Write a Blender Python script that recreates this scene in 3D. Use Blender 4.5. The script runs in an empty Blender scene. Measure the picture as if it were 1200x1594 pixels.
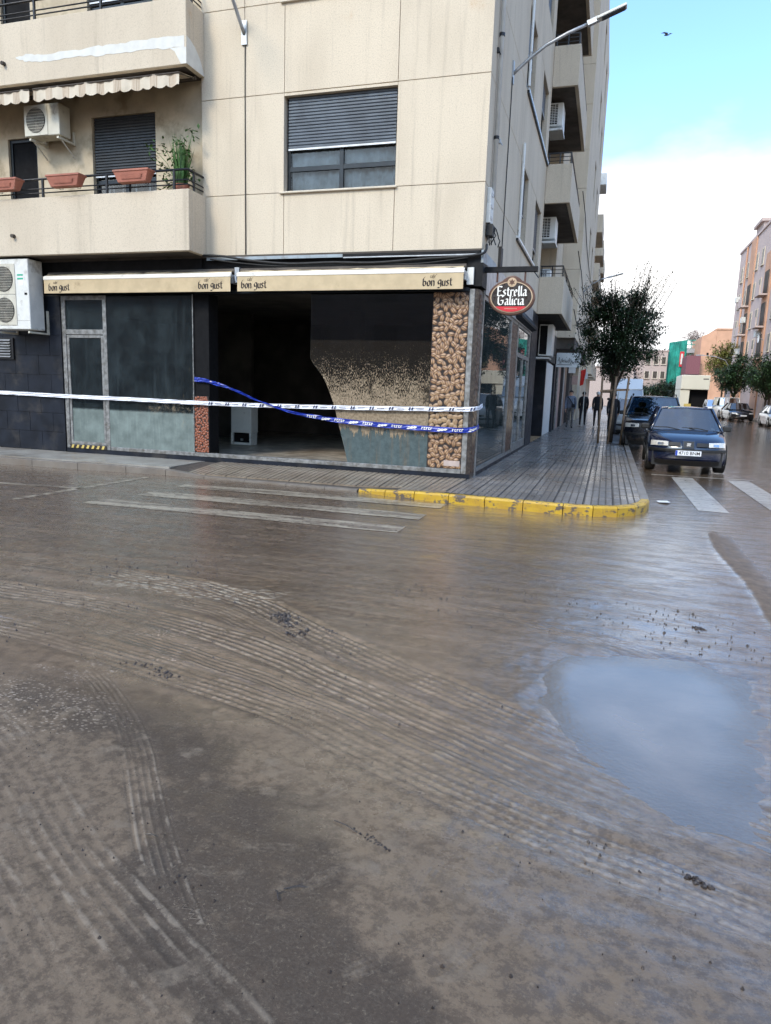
import bpy, bmesh, math, random
import numpy as np
from mathutils import Vector, Matrix
R = math.radians
PI = math.pi
rnd = random.Random(7)
scene = bpy.context.scene
col = scene.collection

# ------------------------------------------------------------------ camera
CAM = Vector((2.16, -11.876, 1.6))
yaw, pitch, roll = -0.299233707, 0.173182837, -0.0327724591
fw = Vector((math.sin(yaw) * math.cos(pitch), math.cos(yaw) * math.cos(pitch), -math.sin(pitch)))
rt = Vector((math.cos(yaw), -math.sin(yaw), 0))
dn = fw.cross(rt)
r2 = rt * math.cos(roll) + dn * math.sin(roll)
d2 = -rt * math.sin(roll) + dn * math.cos(roll)
cam_data = bpy.data.cameras.new("camera")
cam = bpy.data.objects.new("camera", cam_data)
col.objects.link(cam)
cam.matrix_world = Matrix(((r2.x, -d2.x, -fw.x, CAM.x), (r2.y, -d2.y, -fw.y, CAM.y), (r2.z, -d2.z, -fw.z, CAM.z), (0, 0, 0, 1)))
cam_data.sensor_fit = 'HORIZONTAL'
cam_data.sensor_width = 36.0
cam_data.lens = 36.0 * 1083.87 / 1200
cam_data.clip_start = 0.05
cam_data.clip_end = 2000
scene.camera = cam

# ------------------------------------------------------------------ world and sun
SUN_EL, SUN_AZ = R(42), R(200)      # azimuth measured clockwise from +Y: behind the camera, a little to the left
sun_dir = Vector((math.sin(SUN_AZ) * math.cos(SUN_EL), math.cos(SUN_AZ) * math.cos(SUN_EL), math.sin(SUN_EL)))
world = bpy.data.worlds.new("World")
scene.world = world
world.use_nodes = True
wn = world.node_tree
wn.nodes.clear()
def WN(t, **k):
    n = wn.nodes.new(t)
    for a, b in k.items():
        setattr(n, a, b)
    return n
wo = WN('ShaderNodeOutputWorld'); wb = WN('ShaderNodeBackground')
sky = WN('ShaderNodeTexSky', sky_type='NISHITA', sun_disc=False, sun_elevation=SUN_EL, sun_rotation=SUN_AZ,
         altitude=0, air_density=1.0, dust_density=1.6, ozone_density=1.0)
wtc = WN('ShaderNodeTexCoord')
tint = WN('ShaderNodeMix', data_type='RGBA', blend_type='MULTIPLY'); tint.inputs[0].default_value = 1.0
tint.inputs[7].default_value = (4.0, 5.2, 6.0, 1)
wn.links.new(sky.outputs[0], tint.inputs[6])
sep = WN('ShaderNodeSeparateXYZ'); wn.links.new(wtc.outputs['Generated'], sep.inputs[0])
nz = WN('ShaderNodeTexNoise'); nz.inputs['Scale'].default_value = 2.1; nz.inputs['Detail'].default_value = 7; nz.inputs['Roughness'].default_value = 0.55
wmap = WN('ShaderNodeMapping'); wmap.inputs['Scale'].default_value = (1, 1, 2.2); wmap.inputs['Location'].default_value = (0.35, 0.2, 0.0)
wn.links.new(wtc.outputs['Generated'], wmap.inputs[0]); wn.links.new(wmap.outputs[0], nz.inputs['Vector'])
def WM(op, a, b=None, c=None, clamp=False):
    n = WN('ShaderNodeMath', operation=op, use_clamp=clamp)
    for i, v in enumerate((a, b, c)):
        if v is None: continue
        if isinstance(v, (int, float)): n.inputs[i].default_value = v
        else: wn.links.new(v, n.inputs[i])
    return n.outputs[0]
# cloud bank that thins out above about twenty degrees
cm = WM('SUBTRACT', WM('ADD', WM('MULTIPLY', nz.outputs[0], 0.30), 0.165), sep.outputs[2])
mr = WN('ShaderNodeMapRange', interpolation_type='SMOOTHSTEP'); mr.inputs[1].default_value = -0.02; mr.inputs[2].default_value = 0.07
wn.links.new(cm, mr.inputs[0])
# a second, patchy layer overhead
nz2 = WN('ShaderNodeTexNoise'); nz2.inputs['Scale'].default_value = 1.7; nz2.inputs['Detail'].default_value = 6
wn.links.new(wmap.outputs[0], nz2.inputs['Vector'])
mr2 = WN('ShaderNodeMapRange', interpolation_type='SMOOTHSTEP'); mr2.inputs[1].default_value = 0.52; mr2.inputs[2].default_value = 0.74
mr2.inputs[3].default_value = 0.03; mr2.inputs[4].default_value = 0.5
wn.links.new(nz2.outputs[0], mr2.inputs[0])
cmax = WM('MAXIMUM', mr.outputs[0], mr2.outputs[0])
cloudc = WN('ShaderNodeMix', data_type='RGBA')
nz3 = WN('ShaderNodeTexNoise'); nz3.inputs['Scale'].default_value = 3.3; nz3.inputs['Detail'].default_value = 5
wn.links.new(wmap.outputs[0], nz3.inputs['Vector'])
mr3 = WN('ShaderNodeMapRange'); mr3.inputs[1].default_value = 0.35; mr3.inputs[2].default_value = 0.65
wn.links.new(nz3.outputs[0], mr3.inputs[0]); wn.links.new(mr3.outputs[0], cloudc.inputs[0])
cloudc.inputs[6].default_value = (15.5, 16.3, 17.5, 1); cloudc.inputs[7].default_value = (21, 20.6, 20.2, 1)
wmix = WN('ShaderNodeMix', data_type='RGBA')
wn.links.new(cmax, wmix.inputs[0]); wn.links.new(tint.outputs[2], wmix.inputs[6]); wn.links.new(cloudc.outputs[2], wmix.inputs[7])
wn.links.new(wmix.outputs[2], wb.inputs[0]); wb.inputs[1].default_value = 0.1
wn.links.new(wb.outputs[0], wo.inputs[0])

sd = bpy.data.lights.new("sun", 'SUN'); sd.energy = 2.9; sd.angle = R(12); sd.color = (1.0, 0.85, 0.68)
sun = bpy.data.objects.new("sun", sd); col.objects.link(sun)
sun.rotation_euler = (-sun_dir).to_track_quat('-Z', 'Y').to_euler()
sun.location = (0, -30, 40)
vs = scene.view_settings
vs.view_transform = 'Standard'; vs.look = 'None'; vs.exposure = -0.38; vs.gamma = 1.0; vs.use_curve_mapping = False
scene.cycles.use_denoising = True
scene.cycles.max_bounces = 8; scene.cycles.transparent_max_bounces = 16
scene.cycles.caustics_reflective = False; scene.cycles.caustics_refractive = False

# ------------------------------------------------------------------ material helper
class NT:
    def __init__(s, name):
        s.m = bpy.data.materials.new(name); s.m.use_nodes = True
        s.t = s.m.node_tree; s.t.nodes.clear()
        s.out = s.n('ShaderNodeOutputMaterial')
    def n(s, t, **k):
        x = s.t.nodes.new(t)
        for a, b in k.items(): setattr(x, a, b)
        return x
    def put(s, sock, v):
        if v is None: return
        if hasattr(v, 'is_linked') or hasattr(v, 'links'): s.t.links.new(v, sock)
        else:
            try: sock.default_value = v
            except Exception: sock.default_value = (*v, 1)
    def math(s, op, a, b=None, c=None, clamp=False):
        x = s.n('ShaderNodeMath', operation=op, use_clamp=clamp)
        s.put(x.inputs[0], a); s.put(x.inputs[1], b); s.put(x.inputs[2], c)
        return x.outputs[0]
    def mix(s, f, a, b, mode='MIX'):
        x = s.n('ShaderNodeMix', data_type='RGBA', blend_type=mode)
        s.put(x.inputs[0], f); s.put(x.inputs[6], a if not isinstance(a, tuple) else (*a[:3], 1)); s.put(x.inputs[7], b if not isinstance(b, tuple) else (*b[:3], 1))
        return x.outputs[2]
    def ramp(s, v, a, b, lo=0.0, hi=1.0, smooth=True):
        x = s.n('ShaderNodeMapRange', interpolation_type='SMOOTHSTEP' if smooth else 'LINEAR')
        s.put(x.inputs[0], v); s.put(x.inputs[1], a); s.put(x.inputs[2], b); s.put(x.inputs[3], lo); s.put(x.inputs[4], hi)
        return x.outputs[0]
    def coord(s, kind='Object'):
        if not hasattr(s, '_tc'): s._tc = s.n('ShaderNodeTexCoord')
        return s._tc.outputs[kind]
    def pos(s):
        if not hasattr(s, '_g'): s._g = s.n('ShaderNodeNewGeometry')
        return s._g.outputs['Position']
    def map(s, v, scale=(1, 1, 1), loc=(0, 0, 0), rot=(0, 0, 0)):
        x = s.n('ShaderNodeMapping'); s.put(x.inputs[0], v)
        x.inputs['Scale'].default_value = scale; x.inputs['Location'].default_value = loc; x.inputs['Rotation'].default_value = rot
        return x.outputs[0]
    def noise(s, v, scale, detail=4, rough=0.55, dist=0.0):
        x = s.n('ShaderNodeTexNoise'); s.put(x.inputs['Vector'], v)
        x.inputs['Scale'].default_value = scale; x.inputs['Detail'].default_value = detail; x.inputs['Roughness'].default_value = rough
        x.inputs['Distortion'].default_value = dist
        return x.outputs[0]
    def voro(s, v, scale, feature='F1', out=0):
        x = s.n('ShaderNodeTexVoronoi', feature=feature); s.put(x.inputs['Vector'], v); x.inputs['Scale'].default_value = scale
        return x.outputs[out]
    def sep(s, v):
        x = s.n('ShaderNodeSeparateXYZ'); s.put(x.inputs[0], v); return x.outputs
    def attr(s, name):
        x = s.n('ShaderNodeAttribute'); x.attribute_name = name; return x
    def bump(s, h, strength=0.3, dist=0.01, normal=None):
        x = s.n('ShaderNodeBump'); s.put(x.inputs['Height'], h)
        x.inputs['Strength'].default_value = strength; x.inputs['Distance'].default_value = dist
        if normal is not None: s.put(x.inputs['Normal'], normal)
        return x.outputs[0]
    def bsdf(s, color=None, rough=None, metal=None, spec=None, normal=None, coat=None, coat_rough=None, ior=None, alpha=None, trans=None):
        b = s.n('ShaderNodeBsdfPrincipled')
        if isinstance(color, tuple): color = (*color[:3], 1)
        s.put(b.inputs['Base Color'], color); s.put(b.inputs['Roughness'], rough); s.put(b.inputs['Metallic'], metal)
        s.put(b.inputs['Specular IOR Level'], spec); s.put(b.inputs['Coat Weight'], coat); s.put(b.inputs['Coat Roughness'], coat_rough)
        s.put(b.inputs['IOR'], ior); s.put(b.inputs['Alpha'], alpha); s.put(b.inputs['Transmission Weight'], trans)
        if normal is not None: s.t.links.new(normal, b.inputs['Normal'])
        return b
    def fin(s, sh):
        s.t.links.new(sh.outputs[0] if hasattr(sh, 'outputs') else sh, s.out.inputs[0]); return s.m

def simple(name, color, rough=0.6, metal=0.0, spec=None, var=0.12, scale=6.0, bump=0.0, coat=None, bscale=60, dirt=0.0, dirtcol=(0.16, 0.125, 0.09)):
    t = NT(name); p = t.pos()
    n1 = t.noise(p, scale, 5)
    c = t.mix(t.ramp(n1, 0.3, 0.7), tuple(x * (1 - var) for x in color), tuple(min(1, x * (1 + var)) for x in color))
    if dirt > 0:
        n2 = t.noise(p, scale * 0.6, 7, 0.65)
        c = t.mix(t.ramp(n2, 0.62 - dirt * 0.4, 0.8 - dirt * 0.3, 0, 0.8), c, dirtcol)
    nb = t.bump(t.noise(p, bscale, 4), bump, 0.004) if bump else None
    r = t.ramp(t.noise(p, scale * 2.3, 4), 0.3, 0.7, max(0.02, rough - 0.07), min(1, rough + 0.07))
    return t.fin(t.bsdf(c, r, metal, spec, nb, coat, 0.05))

M = {}
# exposed aggregate precast cladding
def facade_mat(name, ca, cb, cdark):
    t = NT(name); p = t.pos()
    g = t.noise(p, 75, 3, 0.7); g2 = t.noise(p, 44, 4, 0.7); big = t.noise(t.map(p, (0.9, 0.9, 0.35)), 1.3, 5)
    c = t.mix(t.ramp(g, 0.30, 0.70), ca, cb)
    c = t.mix(t.ramp(g2, 0.50, 0.68, 0, 0.45), c, cdark)
    oi = t.n('ShaderNodeObjectInfo'); c = t.mix(t.math('MULTIPLY', oi.outputs['Random'], 0.30), c, tuple(v*.80 for v in cb))
    c = t.mix(t.ramp(big, 0.38, 0.72, 0, 0.35), c, (0.42, 0.35, 0.26))
    # rain streaks running down the panels
    st = t.noise(t.map(p, (7, 7, 0.35)), 1.0, 5, 0.6)
    c = t.mix(t.ramp(st, 0.53, 0.74, 0, 0.30), c, (0.24, 0.20, 0.155))
    rust = t.math('MULTIPLY', t.ramp(t.noise(t.map(p, (2.2, 2.2, 1.1), (3, 1, 0)), 1.0, 6, 0.65), 0.62, 0.8, 0, 0.5), t.ramp(g2, 0.3, 0.7, 0.4, 1))
    c = t.mix(rust, c, (0.50, 0.28, 0.11))
    return t.fin(t.bsdf(c, 0.88, 0, 0.25, t.bump(g, 0.5, 0.004)))
M['facade'] = facade_mat('precast_panel', (0.57, 0.485, 0.365), (0.74, 0.645, 0.505), (0.30, 0.25, 0.19))
M['core'] = simple('joint_shadow_concrete', (0.10, 0.09, 0.075), 0.95)
M['facade_stain'] = facade_mat('balcony_panel', (0.54, 0.46, 0.35), (0.70, 0.61, 0.48), (0.30, 0.25, 0.19))
M['soffit'] = simple('soffit_shaded_plaster', (0.075, 0.062, 0.05), 0.9, var=0.3, scale=2)  # shade under the slabs is put into this dark base colour
M['recess'] = simple('recess_plaster', (0.50, 0.42, 0.30), 0.9, var=0.15, scale=2.5, bump=0.3, dirt=0.3, dirtcol=(0.24, 0.19, 0.12))
M['whitepaint'] = simple('white_repair_paint', (0.63, 0.625, 0.58), 0.8, var=0.06, bump=0.3)
M['blackmetal'] = simple('black_painted_metal', (0.018, 0.018, 0.02), 0.4, 0.3)
M['alu_dark'] = simple('dark_anodised_frame', (0.025, 0.03, 0.035), 0.35, 0.5)
M['alu'] = simple('dirty_aluminium', (0.27, 0.27, 0.26), 0.42, 0.55, var=0.35, scale=11, dirt=0.35, bump=0.15, dirtcol=(0.15, 0.13, 0.105))
M['galv'] = simple('galvanised_steel', (0.42, 0.43, 0.44), 0.45, 0.7, var=0.15)
M['slatgrey'] = simple('grey_shutter_slats', (0.075, 0.09, 0.108), 0.45, 0.2, var=0.2, scale=3)
M['sill'] = simple('stone_sill', (0.60, 0.53, 0.42), 0.7)
M['slatshaded'] = simple('awning_shaded_slats', (0.030, 0.034, 0.038), 0.45, 0.2, var=0.2, scale=3)  # grey slats again, darkened to put the awning's shadow into their colour
M['curtain'] = simple('pale_curtain_cloth', (0.68, 0.70, 0.70), 0.9, var=0.2, scale=4)
M['white'] = simple('white_enamel', (0.74, 0.75, 0.72), 0.4, var=0.04, dirt=0.15)
M['acgrey'] = simple('aged_white_casing', (0.66, 0.66, 0.62), 0.5, var=0.06, dirt=0.2)
M['creamcase'] = simple('cream_casing', (0.55, 0.52, 0.43), 0.5, var=0.06, dirt=0.2)
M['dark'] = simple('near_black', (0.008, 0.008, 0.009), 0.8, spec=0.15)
M['green'] = simple('green_label', (0.02, 0.36, 0.22), 0.5)
M['terracotta'] = simple('terracotta_plastic', (0.36, 0.13, 0.085), 0.6, dirt=0.2)
M['leaf'] = simple('leaf_green', (0.055, 0.13, 0.03), 0.5, var=0.5, scale=9)
M['leaf_dark'] = simple('dark_leaf', (0.022, 0.045, 0.016), 0.55, var=0.5, scale=2.5)
M['leaf_mid'] = simple('mid_leaf', (0.030, 0.065, 0.018), 0.55, var=0.45, scale=1.5)
M['leaf_yellow'] = simple('yellowing_leaf', (0.17, 0.17, 0.035), 0.6, var=0.4, scale=1.5)
M['bark'] = simple('bark', (0.06, 0.045, 0.032), 0.9, bump=0.6, bscale=30)
M['stake'] = simple('wooden_stake', (0.24, 0.155, 0.095), 0.75, var=0.25, scale=8, bump=0.3, dirt=0.4)
M['awning'] = simple('tan_awning_cloth', (0.52, 0.41, 0.255), 0.85, var=0.08, scale=5, dirt=0.12, dirtcol=(0.3, 0.22, 0.13))
M['awning_bar'] = simple('ivory_awning_bar', (0.80, 0.77, 0.70), 0.4, var=0.05, dirt=0.1)
M['print_black'] = simple('dark_print', (0.025, 0.018, 0.015), 0.8)
M['blackband'] = simple('black_fascia', (0.010, 0.010, 0.011), 0.6, spec=0.2, var=0.3)
M['bluegrey'] = simple('grey_blue_flashing', (0.30, 0.35, 0.38), 0.5, dirt=0.3)
M['slate'] = simple('dark_slate_cladding', (0.011, 0.014, 0.021), 0.45, spec=0.22, var=0.35, scale=2.5, bump=0.15, dirt=0.28, dirtcol=(0.055, 0.050, 0.046))
M['cable'] = simple('black_cable', (0.01, 0.01, 0.01), 0.6)
M['pipe'] = simple('pale_grey_pipe', (0.62, 0.62, 0.60), 0.5, var=0.08)
M['brownmetal'] = simple('brown_sign_frame', (0.10, 0.045, 0.028), 0.4)
M['copper'] = simple('sign_pale_line', (0.55, 0.40, 0.26), 0.35, 0.3)
M['signdark'] = simple('sign_dark_brown', (0.035, 0.026, 0.022), 0.3, var=0.05)
M['signred'] = simple('sign_red', (0.60, 0.035, 0.045), 0.35, var=0.05)
M['signwhite'] = simple('sign_white', (0.86, 0.84, 0.78), 0.4, var=0.03)
M['tapewhite'] = simple('white_tape', (0.74, 0.75, 0.80), 0.4, var=0.05)
M['tapeblue'] = simple('blue_tape', (0.008, 0.03, 0.30), 0.35, var=0.1)
M['navy'] = simple('navy_print', (0.01, 0.015, 0.06), 0.5)
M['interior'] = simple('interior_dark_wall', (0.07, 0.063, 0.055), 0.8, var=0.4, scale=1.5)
M['muddyfloor'] = simple('muddy_interior_floor', (0.42, 0.37, 0.31), 0.35, var=0.35, scale=3.5, bump=0.3, dirt=0.5)
M['skin'] = simple('skin', (0.42, 0.25, 0.17), 0.6)
M['hair'] = simple('dark_hair', (0.02, 0.015, 0.012), 0.7)
M['jacket'] = simple('blue_grey_jacket', (0.12, 0.145, 0.19), 0.85, var=0.2, scale=9)
M['cargo'] = simple('grey_brown_trousers', (0.11, 0.105, 0.10), 0.9, var=0.4, scale=12)
M['blackcloth'] = simple('black_clothes', (0.012, 0.012, 0.015), 0.9, var=0.3)
M['groove'] = simple('dirty_tile_groove', (0.10, 0.088, 0.075), 0.6)
M['rubber'] = simple('tyre_rubber', (0.02, 0.019, 0.018), 0.85, dirt=0.25, dirtcol=(0.07, 0.055, 0.04), scale=8)
M['rim'] = simple('wheel_rim', (0.35, 0.34, 0.33), 0.4, 0.6, dirt=0.4)
M['red'] = simple('red_cloth', (0.65, 0.03, 0.02), 0.7)
M['plate'] = simple('number_plate', (0.72, 0.74, 0.76), 0.35, var=0.03)
M['plateblue'] = simple('plate_blue_band', (0.02, 0.06, 0.4), 0.4)
M['chrome'] = simple('chrome', (0.72, 0.73, 0.74), 0.18, 1.0, var=0.03)
M['headlamp'] = simple('headlamp_lens', (0.66, 0.63, 0.57), 0.12, 0.2, var=0.15, scale=25, coat=1.0)
M['pink'] = simple('pink_plaster', (0.45, 0.30, 0.25), 0.85, bump=0.2)
M['pinkgrey'] = simple('pinkish_brick_face', (0.55, 0.435, 0.39), 0.88, var=0.06, scale=1.0)
M['orangebrick'] = simple('orange_brick', (0.58, 0.33, 0.21), 0.88, var=0.08, scale=0.8)
M['purple'] = simple('maroon_wall', (0.20, 0.075, 0.085), 0.85)
M['greennet'] = simple('green_scaffold_net', (0.02, 0.26, 0.20), 0.8, var=0.35, scale=0.8)
M['creamtruck'] = simple('cream_truck_panel', (0.66, 0.63, 0.52), 0.5, var=0.04, scale=0.5)
M['palefar'] = simple('far_pale_plaster', (0.45, 0.36, 0.32), 0.9)
M['brownpost'] = simple('dark_brown_poster_strip', (0.055, 0.038, 0.027), 0.45, var=0.6, scale=22, dirt=0.3)
M['yellowtrim'] = simple('hazard_yellow', (0.55, 0.42, 0.12), 0.6, dirt=0.3)

def car_paint(name, c, rough=0.18, dirt=0.35):
    t = NT(name); p = t.coord('Object')
    z = t.sep(p)[2]
    n = t.noise(p, 5, 6, 0.65)
    low = t.ramp(z, 0.15, 0.75, 0.55, 0.0)
    d = t.ramp(t.math('ADD', n, t.math('MULTIPLY', low, 0.6)), 0.62, 0.86, 0, dirt * 1.6)
    cc = t.mix(d, c, (0.13, 0.10, 0.075))
    return t.fin(t.bsdf(cc, t.math('ADD', t.math('MULTIPLY', d, 0.6), rough), 0.0, 0.5, None, 1.0, 0.06))
M['navycar'] = car_paint('navy_car_paint', (0.002, 0.0065, 0.028), 0.15, 0.10)
M['blackcar'] = car_paint('black_car_paint', (0.006, 0.007, 0.012), 0.25)
M['silvercar'] = car_paint('silver_car_paint', (0.40, 0.42, 0.43), 0.3, 0.5)
M['whitecar'] = car_paint('white_car_paint', (0.74, 0.75, 0.75), 0.3, 0.5)
M['blacktrim'] = simple('black_plastic_trim', (0.012, 0.012, 0.012), 0.5)

def glass(name, tint, refl_ior=1.5, film=0.0, filmcol=(0.10, 0.13, 0.12), rough=0.02):
    """window glass: a see-through tinted pane with a real fresnel reflection and a film of dried dirt"""
    t = NT(name); p = t.pos()
    tr = t.n('ShaderNodeBsdfTransparent'); tr.inputs[0].default_value = (*tint, 1)
    gl = t.n('ShaderNodeBsdfGlossy'); gl.inputs['Roughness'].default_value = rough
    wv = t.noise(p, 1.2, 2)
    t.t.links.new(t.bump(wv, 0.15, 0.01), gl.inputs['Normal'])
    fr = t.n('ShaderNodeFresnel'); fr.inputs[0].default_value = refl_ior
    a = t.n('ShaderNodeMixShader'); t.t.links.new(fr.outputs[0], a.inputs[0]); t.t.links.new(tr.outputs[0], a.inputs[1]); t.t.links.new(gl.outputs[0], a.inputs[2])
    if film <= 0: return t.fin(a)
    df = t.n('ShaderNodeBsdfDiffuse'); df.inputs[0].default_value = (*filmcol, 1)
    f = t.ramp(t.noise(t.map(p, (1, 1, 0.6)), 3.5, 7, 0.65), 0.3, 0.75, film * 0.4, film)
    b = t.n('ShaderNodeMixShader'); t.t.links.new(f, b.inputs[0]); t.t.links.new(a.outputs[0], b.inputs[1]); t.t.links.new(df.outputs[0], b.inputs[2])
    return t.fin(b)
M['winglass'] = glass('window_glass', (0.78, 0.82, 0.84), 1.5)
M['carglass'] = glass('car_glass', (0.16, 0.28, 0.40), 3.4)
M['sideglass'] = glass('shop_side_glass', (0.30, 0.40, 0.42), 1.7, 0.22, (0.13, 0.17, 0.17))

def muddy_glass(name, kind):
    """flood-stained shop glass: z is the height above the street"""
    t = NT(name); p = t.pos(); s = t.sep(p); x, z = s[0], s[2]
    tr = t.n('ShaderNodeBsdfTransparent'); tr.inputs[0].default_value = (0.34, 0.42, 0.42, 1)
    gl = t.n('ShaderNodeBsdfGlossy'); gl.inputs['Roughness'].default_value = 0.03
    fr = t.n('ShaderNodeFresnel'); fr.inputs[0].default_value = 1.5
    a = t.n('ShaderNodeMixShader'); t.t.links.new(fr.outputs[0], a.inputs[0]); t.t.links.new(tr.outputs[0], a.inputs[1]); t.t.links.new(gl.outputs[0], a.inputs[2])
    q = t.map(p, (1, 0.01, 1))
    speck = t.noise(t.map(q, (1, 1, 0.45)), 55, 3, 0.8)
    speck2 = t.voro(q, 70)
    if kind == 'broken':
        # fine spatter that thickens downwards, a solid tan sheet, then washed lower glass
        dens = t.ramp(z, 0.95, 2.45, 0.62, 0.23, False)
        sp = t.ramp(t.math('ADD', speck, t.math('MULTIPLY', t.noise(q, 6, 5), 0.25)), t.math('SUBTRACT', 1.02, dens), t.math('SUBTRACT', 1.10, dens))
        sp = t.math('MULTIPLY', sp, t.ramp(z, 2.5, 2.35))
        wav = t.math('ADD', z, t.math('MULTIPLY', t.math('SUBTRACT', t.noise(t.map(q, (3.4, 1, 0.55)), 1.8, 7, 0.7), 0.5), 1.35))
        washed = t.ramp(wav, 0.86, 0.90)
        tan = t.mix(t.ramp(t.noise(q, 22, 6, 0.7), 0.35, 0.7), (0.33, 0.26, 0.18), (0.17, 0.13, 0.088))
        f1 = t.math('MULTIPLY', sp, washed)
        holes = t.ramp(t.noise(t.map(q, (1, 1, 0.7), (4, 0, 1)), 2.6, 5, 0.6), 0.6, 0.68, 1, 0.35)
        f1 = t.math('MULTIPLY', f1, holes)
        lowf = t.math('MULTIPLY', t.math('SUBTRACT', 1.0, washed), t.ramp(t.noise(q, 9, 6, 0.7), 0.3, 0.7, 0.42, 0.62))
        f = t.math('MAXIMUM', f1, lowf)
        f = t.math('MAXIMUM', f, t.ramp(z, 2.44, 2.46, 0.035, 0.0))
        colr = t.mix(washed, t.mix(t.ramp(t.noise(t.map(q, (8, 1, 0.6)), 1.0, 7, 0.7), 0.52, 0.66, 0, 0.6), (0.15, 0.20, 0.205), (0.27, 0.22, 0.16)), tan)
    else:
        lowband = t.ramp(z, 1.00, 1.06, 1.0, 0.0)
        n = t.noise(t.map(q, (1, 1, 0.8)), 2.4, 7, 0.65)
        film = t.math('ADD', t.ramp(n, 0.35, 0.75, 0.12, 0.42), t.ramp(t.noise(t.map(q, (9, 1, 0.5)), 1.0, 6, 0.7), 0.5, 0.75, 0, 0.25))  # dirt film, raised so its colour also carries bluish reflections
        film = t.math('ADD', film, t.math('MULTIPLY', lowband, t.ramp(t.noise(q, 5, 5), 0.3, 0.7, 0.42, 0.62)))
        spl = t.math('MULTIPLY', t.ramp(speck, 0.70, 0.76), t.ramp(x, -7.3, -5.5, 0.15, 1.0))
        spl = t.math('MULTIPLY', spl, t.ramp(z, 1.0, 2.6, 1.0, 0.25))
        smear = t.math('MULTIPLY', t.ramp(t.noise(t.map(q, (5, 1, 1.3)), 1.6, 6, 0.7), 0.6, 0.7), t.math('MULTIPLY', t.ramp(x, -5.95, -5.5), t.ramp(z, 2.3, 1.9)))
        band = t.math('MULTIPLY', t.ramp(t.math('ABSOLUTE', t.math('SUBTRACT', z, 1.16)), 0.02, 0.22, 1, 0), t.ramp(t.noise(q, 7, 7, 0.75), 0.46, 0.60, 0, 0.7))
        band = t.math('MULTIPLY', band, t.ramp(x, -6.9, -6.3))
        tanf = t.math('MAXIMUM', spl, t.math('MAXIMUM', smear, band))
        f = t.math('MAXIMUM', film, t.math('MULTIPLY', tanf, 0.8), clamp=True)
        colr = t.mix(tanf, t.mix(lowband, (0.060, 0.080, 0.088), (0.21, 0.255, 0.24)), (0.40, 0.32, 0.22))
    df = t.n('ShaderNodeBsdfDiffuse'); t.t.links.new(colr, df.inputs[0])
    b = t.n('ShaderNodeMixShader'); t.t.links.new(f, b.inputs[0]); t.t.links.new(a.outputs[0], b.inputs[1]); t.t.links.new(df.outputs[0], b.inputs[2])
    return t.fin(b)
M['glass_broken'] = muddy_glass('mud_spattered_glass', 'broken')
M['glass_shop'] = muddy_glass('flood_stained_glass', 'shop')

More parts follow.
